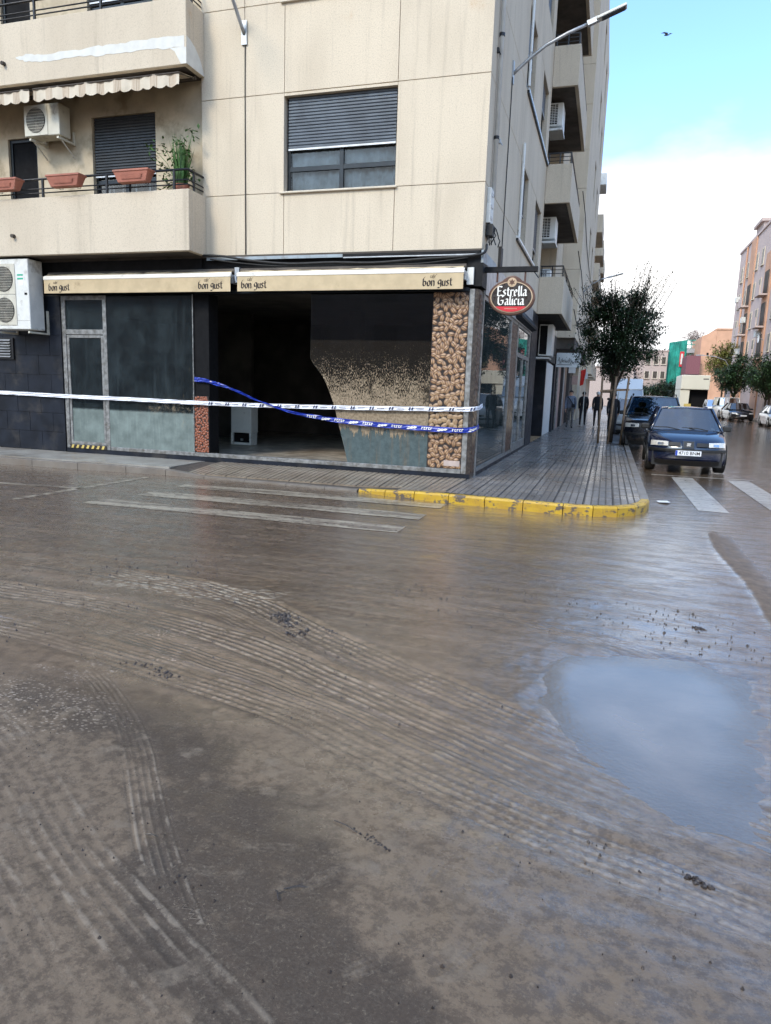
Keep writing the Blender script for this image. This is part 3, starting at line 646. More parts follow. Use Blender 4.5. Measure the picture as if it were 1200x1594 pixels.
    # ripples and grain
    rip = t.noise(t.map(p, (1.0, 1.8, 1)), 16, 6, 0.66, 0.6)
    n1 = t.bump(rip, 0.5, 0.006)
    n2 = t.bump(t.math('ADD', t.math('MULTIPLY', fine, 0.6), t.math('MULTIPLY', mid_, 0.8)), 0.5, 0.004, n1)
    n3 = t.bump(tread, 0.5, 0.005, n2)
    film = t.ramp(t.noise(t.map(p, (1.3, 4.2, 1), (3, 1, 0)), 1.5, 9, 0.72), 0.40, 0.56, 0.22, 1.0)
    film = t.math('MAXIMUM', film, t.ramp(t.math('ABSOLUTE', t.math('SUBTRACT', s[1], -8.3)), 1.3, 0.7, 0, 0.85))
    b = t.bsdf(c, rough, 0, 0.5, n3, t.math('MULTIPLY', t.ramp(wn_, 0.1, 0.9), film), t.math('ADD', t.math('MULTIPLY', t.math('SUBTRACT', 1.0, wn_), 0.22), 0.035), 1.4)
    # water film keeps its own gentler ripple
    rp2 = t.noise(t.map(p, (1.0, 1.5, 1), (5, 1, 0)), 42, 4, 0.6, 0.4)
    calm_ = t.ramp(t.noise(p, 1.1, 4), 0.36, 0.66, 0.55, 1.0)
    t.t.links.new(t.bump(t.math('MULTIPLY', t.math('ADD', t.math('MULTIPLY', rip, 0.9), t.math('MULTIPLY', rp2, 0.60)), calm_), 0.60, 0.0075, t.bump(tread, 0.35, 0.004)), b.inputs['Coat Normal'])
    b.inputs['Coat IOR'].default_value = 1.8
    return t.fin(b)
M['road'] = road_mat()
me.materials.append(M['road'])
road = bpy.data.objects.new('road', me); col.objects.link(road); tag(road, kind='structure')

def paint_mat(name, paint, cover_lo, cover_hi, seed):
    t = NT(name); p = t.pos()
    streak, fine, mid_, big = mud_layers(t, p)
    base = t.mix(t.ramp(mid_, 0.32, 0.68), (0.105, 0.082, 0.062), (0.185, 0.142, 0.103))
    st = t.noise(t.map(p, (0.8, 7, 1), (seed, 0, 0)), 1.0, 7, 0.7)
    cover = t.ramp(t.math('ADD', t.math('MULTIPLY', st, 0.65), t.math('MULTIPLY', t.noise(p, 9, 6, 0.75), 0.35)), cover_lo, cover_hi)
    pc = t.mix(t.ramp(fine, 0.3, 0.7, 0, 0.5), paint, tuple(v * 0.72 for v in paint))
    c = t.mix(cover, pc, base)
    return t.fin(t.bsdf(c, t.ramp(mid_, 0.3, 0.7, 0.22, 0.5), 0, 0.5, t.bump(mid_, 0.3, 0.006), 0.4, 0.2))
M['roadpaint'] = paint_mat('muddy_white_road_paint', (0.40, 0.34, 0.255), 0.455, 0.545, 2)
M['roadpaint2'] = paint_mat('wet_white_road_paint', (0.46, 0.42, 0.36), 0.485, 0.585, 5)
def marking(poly, z=-.0085, mat='roadpaint', name='crosswalk_stripe'):
    mb = MB(); n = len(poly); mb.add([(x, y, z) for x, y in poly], [tuple(range(n))]); o = mb.build(name, mat); return tag(o, kind='structure')
# crossing on the left carriageway (runs along the cafe front)
for y0, y1, x0, x1 in ((-2.44, -2.02, -4.25, .05), (-3.42, -3.00, -4.22, .0), (-4.34, -3.94, -4.4, -.02)):
    n = 12; top = [(x0 + (x1-x0)*i/n, y1 + rnd.uniform(-.015, .015)) for i in range(n+1)]; bot = [(x0 + (x1-x0)*i/n, y0 + rnd.uniform(-.015, .015)) for i in range(n+1)]
    marking(bot + top[::-1])
marking([(-6.9, -3.5), (-5.3, -3.36), (-5.3, -3.24), (-6.9, -3.36)], name='road_line')
marking([(-5.42, -4.5), (-5.30, -4.5), (-5.22, -1.75), (-5.34, -1.75)], name='road_line')
for x0 in (3.58, 4.66, 5.74, 6.82, 7.9, 8.98, 10.06):
    marking([(x0, -.75), (x0+.42, -.80), (x0+.42, 3.95), (x0, 3.90)], mat='roadpaint2')
marking([(3.2, 4.12), (5.2, 4.12), (5.2, 4.22), (3.2, 4.22)], mat='roadpaint2', name='road_line')

# puddle water: murky where it is deep, clear film at the margin
t = NT('murky_puddle_water'); p = t.pos()
dp_ = t.attr('depth').outputs['Fac']
wf = t.math('MULTIPLY', t.ramp(t.math('ADD', dp_, t.math('MULTIPLY', t.math('SUBTRACT', t.noise(p, 4, 5), 0.5), 0.35)), 0.0, 0.8, 0.45, 0.66), 1.0)
edge = t.math('SUBTRACT', 1.0, t.ramp(dp_, 0.0, 0.75))
tr = t.n('ShaderNodeBsdfTransparent'); tr.inputs[0].default_value = (0.96, 0.93, 0.89, 1)
df = t.n('ShaderNodeBsdfDiffuse'); t.t.links.new(t.mix(t.ramp(t.noise(p, 2.2, 4), 0.3, 0.7), (0.25, 0.205, 0.165), (0.33, 0.275, 0.225)), df.inputs[0])
ma = t.n('ShaderNodeMixShader'); t.t.links.new(wf, ma.inputs[0]); t.t.links.new(tr.outputs[0], ma.inputs[1]); t.t.links.new(df.outputs[0], ma.inputs[2])
gl = t.n('ShaderNodeBsdfGlossy'); gl.inputs['Roughness'].default_value = 0.025
bh = t.math('MULTIPLY', t.noise(t.map(p, (1, 1.5, 1)), 38, 4, 0.6, 0.4), edge)
t.t.links.new(t.bump(bh, 0.5, 0.004), gl.inputs['Normal'])
fr = t.n('ShaderNodeFresnel'); fr.inputs[0].default_value = 2.25
mb2 = t.n('ShaderNodeMixShader'); t.t.links.new(fr.outputs[0], mb2.inputs[0]); t.t.links.new(ma.outputs[0], mb2.inputs[1]); t.t.links.new(gl.outputs[0], mb2.inputs[2])
M['water'] = t.fin(mb2)
NW = 110; wx = np.linspace(1.6, 3.4, NW); wy = np.linspace(-9.5, -7.1, NW); WX, WY = np.meshgrid(wx, wy); WX = WX.ravel(); WY = WY.ravel()
wd = polydist(WX + (fbm(WX, WY, 5, 3, 31) - .5) * .16, WY + (fbm(WX, WY, 5, 3, 33) - .5) * .16, PUD)
mw_ = bpy.data.meshes.new('puddle_water'); keep = wd < .26
ids = np.arange(NW*NW).reshape(NW, NW); q4 = np.column_stack([ids[:-1, :-1].ravel(), ids[:-1, 1:].ravel(), ids[1:, 1:].ravel(), ids[1:, :-1].ravel()]); q4 = q4[keep[q4].all(axis=1)]
used = np.unique(q4); remap = -np.ones(NW*NW, int); remap[used] = np.arange(len(used))
mw_.from_pydata([(float(WX[i]), float(WY[i]), -.0215) for i in used], [], remap[q4].tolist())
mw_.attributes.new('depth', 'FLOAT', 'POINT').data.foreach_set('value', np.clip((.06 - wd[used]) / .34, 0, 1).astype(np.float32))
mw_.materials.append(M['water']); o = bpy.data.objects.new('puddle_water', mw_); col.objects.link(o); tag(o, kind='structure')

# dark clods of mud and scraps lying on the road
def clod(pts, name, label, seed, mat='clod', h=.02, n=26, spread=.08, sz=.02, group=None):
    q = random.Random(seed); mb = MB()
    cx = sum(a for a, b in pts) / len(pts); cy = sum(b for a, b in pts) / len(pts)
    for i in range(n):
        a, b = pts[q.randrange(len(pts)-1)], None
        k = q.randrange(len(pts)-1); u = q.random(); px_ = pts[k][0]*(1-u)+pts[k+1][0]*u + q.gauss(0, spread*.35); py_ = pts[k][1]*(1-u)+pts[k+1][1]*u + q.gauss(0, spread*.35)
        s = sz * q.uniform(.4, 1.2); vs = []
        for zz, rr in ((-.006, 1), (h*.5*q.uniform(.3, 1), .8), (h*q.uniform(.4, 1), .35)):
            for m_ in range(6):
                th = m_*PI/3 + q.uniform(-.3, .3); vs.append((px_ - cx + math.cos(th)*s*rr*q.uniform(.7, 1.3), py_ - cy + math.sin(th)*s*rr*q.uniform(.7, 1.3), zz))
        fs = [(r_*6+j, r_*6+(j+1) % 6, (r_+1)*6+(j+1) % 6, (r_+1)*6+j) for r_ in (0, 1) for j in range(6)] + [(12,13,14,15,16,17)]
        mb.add(vs, fs)
    o = mb.build(name, mat, smooth=False, loc=(cx, cy, -.012)); return tag(o, label, 'mud clump', group, kind='stuff')
M['clod'] = simple('dark_mud_clod', (0.035, 0.026, 0.022), 0.45, var=0.4, scale=30, bump=0.3)
clod([(.02,-7.50),(.16,-7.62),(.32,-7.85)], 'mud_clump', 'larger dark clump of mud and leaves at the end of the whitish tyre print', 1, n=60, spread=.10, sz=.017)
clod([(.46,-7.66),(.56,-7.72)], 'mud_clump', 'small dark smear of crumbs to the right of the larger mud clump', 2, n=12, spread=.03, sz=.010, h=.008)
clod([(1.40,-9.66),(1.5,-9.71),(1.56,-9.74)], 'mud_clump', 'small black clump on the pavement mud in the middle of the bottom half', 3, n=30, spread=.018, sz=.008, h=.012)
clod([(2.88,-6.61),(2.95,-6.64)], 'mud_clump', 'lone flat dark scrap lying on the shiny wet road above the puddle', 4, n=16, spread=.03, sz=.018, h=.012)
clod([(2.55,-9.50),(2.63,-9.54)], 'mud_clump', 'dark smear of mud below the puddle near the right edge', 5, n=22, spread=.03, sz=.010, h=.010)
clod([(-.45,-8.62),(-.2,-8.66),(.0,-8.75)], 'mud_clump', 'scattered dark crumbs between the two long tyre tracks on the left', 6, n=40, spread=.07, sz=.010, h=.010)
# twigs
for k, (x, y, a, l) in enumerate([(1.32,-10.02,.5,.07),(1.28,-10.07,-.9,.05),(1.36,-9.66,-.35,.11),(.72,-9.95,.1,.04)]):
    mb = MB(); mb.tube([(-l/2*math.cos(a), -l/2*math.sin(a), .004), (0, .004, .007), (l/2*math.cos(a), l/2*math.sin(a), .004)], .0022, 5)
    if k < 2: mb.tube([(0, .004, .006), (.018, .022, .007)], .0014, 5)
    tag(mb.build('twig', 'clod', loc=(x, y, -.008)), ['forked brown twig pressed in the mud near the bottom centre', 'short twig crossing below the forked twig', 'long thin twig next to the small black clump', 'tiny twig stub in the narrow double tyre track'][k], 'twig')

# loose crumbs of mud and grit strewn over the near road
q = random.Random(12); mb = MB()
for k in range(2600):
    x = q.uniform(-2.2, 3.3); y = q.uniform(-10.9, -6.2)
    if q.random() > .25 + .75*(math.sin(x*2.3+1.1*y)*math.sin(y*1.7-x) > .1): continue
    if 1.8 < x < 3.3 and -9.4 < y < -7.2: continue
    r0 = q.choice((.0022, .003, .003, .004, .006)) * (1 + max(0, (y+9.5))*.25); z = -.013
    vs = [(x+r0*math.cos(a)*q.uniform(.7, 1.4), y+r0*math.sin(a)*q.uniform(.7, 1.4), z) for a in (0, 1.26, 2.5, 3.8, 5.0)] + [(x, y, z+.006+r0*q.uniform(.5, 1.1))]
    mb.add(vs, [(0,1,5),(1,2,5),(2,3,5),(3,4,5),(4,0,5)])
tag(mb.build('mud_crumbs', 'clod', recalc=False), 'dark crumbs of grit strewn over the muddy near road', 'grit', kind='stuff')

# ------------------------------------------------------------------ pavement, kerbs, tiles
def wetconc(name, a, b, r0, r1, coat, rand=False):
    t = NT(name); p = t.pos()
    n = t.noise(p, 3, 6, 0.65); f = t.noise(p, 60, 4, 0.7)
    c = t.mix(t.ramp(n, 0.32, 0.68), a, b); c = t.mix(t.ramp(f, 0.4, 0.8, 0, 0.3), c, tuple(v*.6 for v in a))
    if rand:
        oi = t.n('ShaderNodeObjectInfo'); c = t.mix(t.math('MULTIPLY', oi.outputs['Random'], 0.65), c, tuple(v*.55 for v in a))
    mudn = t.ramp(t.noise(t.map(p, (1, 1, 1), (9, 2, 0)), 1.4, 6, 0.65), 0.45, 0.7)
    c = t.mix(t.math('MULTIPLY', mudn, 0.7), c, (0.17, 0.13, 0.095))
    r = t.ramp(t.noise(p, 1.3, 5), 0.35, 0.65, r0, r1)
    return t.fin(t.bsdf(c, r, 0, 0.5, t.bump(f, 0.25, 0.003), coat, 0.12))
M['pave_light'] = wetconc('pale_muddy_pavement', (0.24, 0.22, 0.19), (0.34, 0.32, 0.28), 0.35, 0.6, 0.2)
M['pave_wet'] = wetconc('wet_pavement_tile', (0.15, 0.135, 0.122), (0.24, 0.215, 0.19), 0.24, 0.48, 0.25, True)
M['pave_mud'] = wetconc('muddy_ribbed_tile', (0.21, 0.165, 0.12), (0.30, 0.245, 0.18), 0.3, 0.55, 0.25)
M['mortar'] = simple('pavement_bed', (0.06, 0.05, 0.042), 0.6, dirt=0.2)
M['kerb_grey'] = wetconc('grey_kerb_stone', (0.15, 0.13, 0.11), (0.21, 0.185, 0.155), 0.4, 0.6, 0.1)
t = NT('chipped_yellow_kerb'); p = t.pos()
n = t.noise(t.map(p, (1, 1, 1.6)), 7, 8, 0.72); chip = t.ramp(n, 0.545, 0.575)
yc = t.mix(t.ramp(t.noise(p, 5, 5), 0.3, 0.7), (0.52, 0.33, 0.022), (0.42, 0.25, 0.03))
yc = t.mix(t.ramp(t.noise(p, 28, 4), 0.55, 0.7, 0, 0.4), yc, (0.28, 0.18, 0.05))
M['yellowkerb'] = t.fin(t.bsdf(t.mix(chip, yc, (0.10, 0.078, 0.06)), t.ramp(n, .4, .7, .35, .7), 0, 0.5, t.bump(n, 0.6, 0.01)))

KO = [(-1.50,-1.52),(-1.0,-1.70),(-.5,-1.82),(0.05,-1.93),(.6,-2.01),(1.15,-2.07),(1.7,-2.11),(2.1,-2.08),(2.42,-1.95),(2.66,-1.70),(2.81,-1.36),(2.88,-.95)]
KH = [.035,.07,.10,.115,.122,.125,.125,.125,.125,.125,.125,.125]
kerb_root = thing('kerb', 'curved kerb painted chipped yellow round the corner of the pavement', 'kerb')
def inset(i):
    a = Vector(KO[max(i-1, 0)]); b = Vector(KO[min(i+1, len(KO)-1)]); d = (b-a).normalized(); return Vector(KO[i]) + Vector((-d.y, d.x)) * .115
KI = [inset(i) for i in range(len(KO))]
for i in range(len(KO)-1):
    o0, o1, i0, i1 = Vector(KO[i]), Vector(KO[i+1]), KI[i], KI[i+1]
    e = (o1-o0).normalized() * .006
    o0 = o0+e; o1 = o1-e; i0 = i0+e; i1 = i1-e
    h0, h1 = KH[i], KH[i+1]
    mb = MB(); ch = .022
    out0, out1 = o0 + (i0-o0).normalized()*ch, o1 + (i1-o1).normalized()*ch
    prof = [(o0, -.05), (o0, h0-ch), (out0, h0+.006), (i0, h0+.006)]; prof1 = [(o1, -.05), (o1, h1-ch), (out1, h1+.006), (i1, h1+.006)]
    vs = [(a.x, a.y, z) for a, z in prof] + [(i0.x, i0.y, -.05)] + [(a.x, a.y, z) for a, z in prof1] + [(i1.x, i1.y, -.05)]
    mb.add(vs, [(0,5,6,1),(1,6,7,2),(2,7,8,3),(3,8,9,4),(0,1,2,3,4),(9,8,7,6,5)])
    mb.build('kerb_stone', 'yellowkerb', kerb_root)
kr2 = thing('kerb', 'plain grey kerb along the parked cars beside the tree', 'kerb')
for k in range(34):
    y0 = -.95 + k*1.0; x = 2.88 + min(1, (y0+.95)/30)*.12
    mb = MB(); mb.box(x-.14, x, y0+.004, y0+.996, -.05, .125); bevel(mb.build('kerb_stone', 'kerb_grey', kr2), .012, 2)
mb = MB(); mb.box(2.9, 3.0, 33.1, 120, -.05, .12); tag(mb.build('kerb_run', 'kerb_grey', kr2), kind='stuff')
kr3 = thing('kerb', 'low grey muddy kerb along the cafe pavement on the left', 'kerb')
KL = [(-30, -1.75), (-10, -1.52), (-9, -1.50), (-8, -1.46), (-7, -1.42), (-6, -1.36), (-5.2, -1.32), (-4.4, -1.36), (-3.6, -1.40), (-2.8, -1.44), (-2.1, -1.48), (-1.52, -1.52)]
HL = [.11,.11,.11,.11,.11,.105,.09,.03,.022,.022,.022,.022]
for i in range(len(KL)-1):
    (x0, y0), (x1, y1) = KL[i], KL[i+1]; a, b = HL[i], HL[i+1]
    mb = MB(); vs = [(x0+.005,y0,-.05),(x0+.005,y0,a-.01),(x0+.005,y0+.02,a),(x0+.005,y0+.13,a),(x0+.005,y0+.13,-.05)]
    vs += [(x1-.005,y1,-.05),(x1-.005,y1,b-.01),(x1-.005,y1+.02,b),(x1-.005,y1+.13,b),(x1-.005,y1+.13,-.05)]
    mb.add(vs, [(0,5,6,1),(1,6,7,2),(2,7,8,3),(3,8,9,4),(0,1,2,3,4),(9,8,7,6,5)]); mb.build('kerb_stone', 'kerb_grey', kr3)

pave = thing('pavement', None, None); tag(pave, kind='structure')
# beds under the tiles
mb = MB()
inner = [(p_.x, p_.y) for p_ in KI]
mb.prism([(-.05, -1.75)] + [(x, y) for x, y in inner if x > -.05] + [(2.74, 34), (2.85, 120), (-.05, 120)], -.05, .112, 'z')
mb.build('pavement_bed', 'mortar', pave)
mb = MB(); mb.prism([(-30, -1.63), (-6, -1.24), (-5.2, -1.2), (-5.2, .0), (-30, .0)], -.05, .125, 'z'); mb.build('pavement_slab', 'pave_light', pave)
# ramp in front of the crossing
def rampz(x, y):
    """height of the lowered pavement between the cafe front and the kerb"""
    w = min(1, max(0, (-y - .25) / 1.15)); low = .025 if x > -5.2 else .11
    t_ = min(1, max(0, (x + 1.5) / 1.5)); hi = .13
    return hi*(1-w) + (low*(1-t_) + .13*t_)*w
mb = MB(); xs_ = np.linspace(-5.2, -.05, 24); ys2 = np.linspace(-1.0, 0, 8); vs = []; fs = []
for j, v in enumerate(np.linspace(0, 1, 9)):
    for i, x in enumerate(xs_):
        yk = np.interp(x, [-5.2, -4.4, -1.5, -.05], [-1.20, -1.24, -1.38, -1.78]); y = yk * v
        vs.append((x, y, rampz(x, y) - .014))
for j in range(8):
    for i in range(23): fs.append((j*24+i, j*24+i+1, (j+1)*24+i+1, (j+1)*24+i))
mb.add(vs, fs); mb.build('ramp_bed', 'mortar', pave)
# ribbed tiles 0.40 m, four ribs each, ribs run away from the cafe front
TS = .40
def tile_mesh(mat, ribs_along='y'):
    m = MB(); n = 4; s = TS - .013; rw = s / n
    prof = []
    for k in range(n):
        a = k*rw; prof += [(a, -.002), (a + rw*.10, -.002), (a + rw*.17, .009), (a + rw*.93, .009), (a + rw*.99, -.002)]
    prof.append((s, 0.0))
    vs = []; fs = []
    for u, z in prof:
        p0, p1 = (u, 0), (u, s)
        vs += [(p0[0], p0[1], z+.012), (p1[0], p1[1], z+.012)]
    for k in range(len(prof)-1): fs.append((2*k, 2*k+2, 2*k+3, 2*k+1))
    N = len(vs); vs += [(0,0,-.03),(s,0,-.03),(s,s,-.03),(0,s,-.03)]
    fs += [(0, N, N+3, 1), (2*len(prof)-2, 2*len(prof)-1, N+2, N+1)]
    fs += [tuple([N, N+1] + [2*k for k in range(len(prof)-1, -1, -1)]), tuple([N+3] + [2*k+1 for k in range(len(prof))] + [N+2])]
    m.add(vs, fs)
    me_ = bpy.data.meshes.new('tile'); me_.from_pydata(m.v, [], m.f); me_.materials.append(M[mat]); me_.materials.append(M['groove'])
    for k, f in enumerate(me_.polygons):
        if k < len(prof)-1 and k % 5 in (0, 1, 4): f.material_index = 1
    bm = bmesh.new(); bm.from_mesh(me_); bmesh.ops.recalc_face_normals(bm, faces=bm.faces); bm.to_mesh(me_); bm.free()
    return me_
tiles = [tile_mesh('pave_wet'), tile_mesh('pave_mud')]
def put_tile(me_, x, y, z, tx=0.0, ty=0.0):
    o = bpy.data.objects.new('tile', me_); col.objects.link(o); o.parent = pave; o.location = (x, y, z); o.rotation_euler = (tx, ty, 0); return o
hull = [Vector(q) for q in inner if q[0] > -.2] + [Vector((2.735, 3.0))]
def inside_hull(x, y, tol=0.0):
    for a, b in zip(hull[:-1], hull[1:]):
        d = b-a; 
        if d.x*(y-a.y) - d.y*(x-a.x) < tol: return False
    return True
ntile = 0; stuff_me = MB()
NX = 7
rest = []
for j in range(-5, 80):
    for i in range(0, NX):
        x = -.04 + i*TS; y = .04 + j*TS
        z = .112 + rnd.uniform(-.0025, .0025)
        if x + TS > 2.75 and False: continue
        cs = [(x, y), (x+TS, y), (x, y+TS), (x+TS, y+TS)]
        ins = [inside_hull(*c) for c in cs] if y < 2 else [c[0] < 2.745 for c in cs]
        if not any(ins): continue
        if y < 10.6:
            o = put_tile(tiles[0], x, y, z, rnd.uniform(-.004, .004), rnd.uniform(-.004, .004)); ntile += 1
            if not all(ins):
                me2 = tiles[0].copy(); bm = bmesh.new(); bm.from_mesh(me2)
                for a, b in (zip(hull[:-1], hull[1:]) if y < 2 else [(Vector((2.735, 0)), Vector((2.735, 9)))]):
                    d = (b-a).normalized(); nrm = Vector((d.y, -d.x, 0))
                    bmesh.ops.bisect_plane(bm, geom=bm.verts[:]+bm.edges[:]+bm.faces[:], plane_co=(a.x-x, a.y-y, 0), plane_no=nrm, clear_outer=True)
                bm.to_mesh(me2); bm.free(); o.data = me2
        elif all(ins):
            for v in range(4):
                a = x + v*TS/4
                stuff_me.box(a+.012, a+TS/4-.004, y+.004, y+TS-.004, .10, z+.019)
tag(stuff_me.build('pavement_tiles', 'pave_wet', pave), kind='stuff')
mb = MB(); mb.box(-.05, 2.84, 32.1, 110, .05, .128); mb.build('far_pavement', 'pave_wet', pave)
for i in range(12):
    for j in range(4):
        x = -.04 - (i+1)*TS; yk = float(np.interp(x+.2, [-5.2, -4.4, -1.5, -.05], [-1.20, -1.24, -1.38, -1.78]))
        y = -.03 - (j+1)*TS
        if y < yk - .12: continue
        zc = rampz(x+.2, y+.2); dzy = (rampz(x+.2, y+.35) - rampz(x+.2, y+.05)) / .3
        dzx = (rampz(x+.35, y+.2) - rampz(x+.05, y+.2)) / .3
        sc = 1.0 if y > yk else max(.3, (y + TS - yk) / TS)
        o = put_tile(tiles[1], x, y + (TS*(1-sc)), rampz(x, y + TS*(1-sc)) - .010, math.atan(dzy), -math.atan(dzx)); o.scale = (1, sc, 1); ntile += 1
# right hand pavement of the street
mb = MB(); mb.box(14.3, 60, 6, 200, -.05, .12); mb.build('pavement_across', 'pave_wet', pave)
# ------------------------------------------------------------------ the corner apartment building
BLD = thing('apartment_building', 'cream precast apartment block on the corner above the cafe, with balconies on both streets', 'building')
FH = 3.03; Z0 = 3.93; NF = 7; ZT = Z0 + FH * NF + .9
rows = []
z = Z0
for k in range(NF + 1):
    rows.append((Z0 if k == 0 else Z0 + FH*(k-1) + 2.65, Z0 + FH*k + 1.035, 'band'))
    if k < NF: rows.append((Z0 + FH*k + 1.035, Z0 + FH*k + 2.65, 'win'))
rows[-1] = (rows[-1][0], ZT, 'band')
G_ = .0045; TH = .16
# structure behind the panels
mb = MB()
mb.box(-5.2, -TH-.002, TH+.06, 9.42, 3.935, ZT-.1); 
core = mb.build('core_wall', 'core', BLD)
def panelA(x0, x1, z0, z1, y=0.0, th=TH, mat='facade'):
    m = MB(); m.box(x0+G_, x1-(G_ if x1 < -.001 else 0), y, y+th, z0+G_, z1-G_); return bevel(m.build('wall_panel', mat, BLD), .004, 1)
def panelB(y0, y1, z0, z1, x=0.0, th=TH, mat='facade'):
    m = MB(); m.box(x-th, x, y0+(G_ if y0 > .2 else 0), y1-G_, z0+G_, z1-G_); return bevel(m.build('wall_panel', mat, BLD), .004, 1)
colsA = [(-5.2, -4.33, 0), (-4.33, -3.57, 0), (-3.57, -1.53, 1), (-1.53, 0.0, 0)]
colsB = [(TH, 2.1, 0), (2.1, 4.2, 0), (4.2, 5.6, 1), (5.6, 7.3, 0), (7.3, 8.75, 1), (8.75, 9.45, 0)]
for (z0, z1, kind_) in rows:
    for x0, x1, w in colsA:
        if not (w and kind_ == 'win'): panelA(x0, x1, z0, z1)
        else: 
            m = MB(); m.box(x0, x1, 0, TH, z1-.05, z1-.008); m.build('lintel', 'facade', BLD)
    for y0, y1, w in colsB:
        if not (w and kind_ == 'win'): panelB(y0, y1, z0, z1)
        else:
            m = MB(); m.box(-TH, 0, y0, y1, z1-.05, z1-.008); m.build('lintel', 'facade', BLD)

def window(axis, a0, a1, z0, z1, face, shutter=.56, dep=.13, curtains=True, sill=True, smat='slatgrey'):
    """axis 'A': in the cafe front (x range), 'B': in the street front (y range). face = plane of the wall"""
    def bx(m, u0, u1, d0, d1, w0, w1):
        if axis == 'A': m.box(u0, u1, face + d0, face + d1, w0, w1)
        else: m.box(face - d1, face - d0, u0, u1, w0, w1)
    f = MB(); t_ = .045; d0, d1 = dep, dep + .05
    bx(f, a0, a0+t_, d0, d1, z0, z1); bx(f, a1-t_, a1, d0, d1, z0, z1); bx(f, a0+t_, a1-t_, d0, d1, z0, z0+t_); bx(f, a0+t_, a1-t_, d0, d1, z1-t_, z1)
    mid = (a0+a1)/2
    bx(f, mid-.035, mid+.035, d0-.01, d1, z0+t_, z1-t_)
    zr = z0 + (z1-z0)*.235
    bx(f, a0+t_, mid-.035, d0-.005, d1-.004, zr, zr+.075); bx(f, mid+.035, a1-t_, d0-.005, d1-.004, zr, zr+.075)
    w = f.build('window', 'alu_dark', BLD)
    g = MB(); bx(g, a0+t_, a1-t_, d0+.02, d0+.026, z0+t_, z1-t_); g.build('pane', 'winglass', w)
    if shutter > 0:
        zs = z1 - (z1-z0)*shutter; m = MB(); n = int((z1-zs)/.052)
        for k in range(n):
            zz = z1 - (k+1)*.052; e0 = d0-.05
            if axis == 'A':
                m.add([(a0+.03, face+e0+.012, zz), (a1-.03, face+e0+.012, zz), (a1-.03, face+e0, zz+.012), (a0+.03, face+e0, zz+.012), (a1-.03, face+e0, zz+.040), (a0+.03, face+e0, zz+.040), (a1-.03, face+e0+.014, zz+.052), (a0+.03, face+e0+.014, zz+.052)],
                      [(0,1,2,3), (3,2,4,5), (5,4,6,7)])
            else:
                X0 = face-e0
                m.add([(X0-.012, a0+.03, zz), (X0-.012, a1-.03, zz), (X0, a1-.03, zz+.012), (X0, a0+.03, zz+.012), (X0, a1-.03, zz+.040), (X0, a0+.03, zz+.040), (X0-.014, a1-.03, zz+.052), (X0-.014, a0+.03, zz+.052)],
                      [(0,1,2,3), (3,2,4,5), (5,4,6,7)])
        m.build('roller_shutter', smat, w, recalc=False)
        m = MB(); bx(m, a0+.03, a1-.03, d0-.058, d0-.028, z1 - n*.052-.03, z1 - n*.052); m.build('shutter_bar', 'galv', w)
    if curtains:
        m = MB(); n = 60; vs = []
        for i in range(n+1):
            u = a0+.05 + (a1-a0-.1)*i/n; q = d1 + .05 + .022*math.sin(i*1.35) + .012*math.sin(i*.47)
            for zz in (z0+.02, z1-.05): vs.append((u, face+q, zz) if axis == 'A' else (face-q, u, zz))
        m.add(vs, [(2*i, 2*i+2, 2*i+3, 2*i+1) for i in range(n)]); m.build('curtain', 'curtain', w, smooth=True)
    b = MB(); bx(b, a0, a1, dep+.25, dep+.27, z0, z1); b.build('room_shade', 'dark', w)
    if sill:
        m = MB(); bx(m, a0-.09, a1+.04, -.045, dep, z0-.028, z0+.006); bevel(m.build('sill', 'sill', w), .006, 1)
    return w
# core is hollowed where windows sit: the room shade closes each opening
bpy.data.objects.remove(core)
mb = MB()
for (z0, z1, kind_) in rows:
    for x0, x1, w in colsA:
        if not (w and kind_ == 'win'): mb.box(x0, min(x1, -.19), TH+.02, TH+.3, z0+.001, z1-.001)
    for y0, y1, w in colsB:
        if not (w and kind_ == 'win'): mb.box(-TH-.3, -TH-.02, max(y0, TH+.31), y1-.001, z0+.001, z1-.001)
mb.build('inner_wall', 'core', BLD)
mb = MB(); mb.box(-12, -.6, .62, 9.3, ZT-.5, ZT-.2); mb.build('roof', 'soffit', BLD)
for k in range(NF):
    z0, z1 = Z0+FH*k+1.04, Z0+FH*k+2.60
    window('A', -3.55, -1.53, z0, z1, 0.0, shutter=[.56, .2, .75, .4, .9, .3, .6][k], curtains=k < 3)
    window('B', 4.2, 5.6, z0, z1, 0.0, shutter=[.55, .5, .3, .9, .4, .6, .2][k], curtains=False, sill=False)
    window('B', 7.3, 8.75, z0, z1, 0.0, shutter=[.7, .4, .8, .2, .5, .9, .3][k], curtains=False, sill=False)

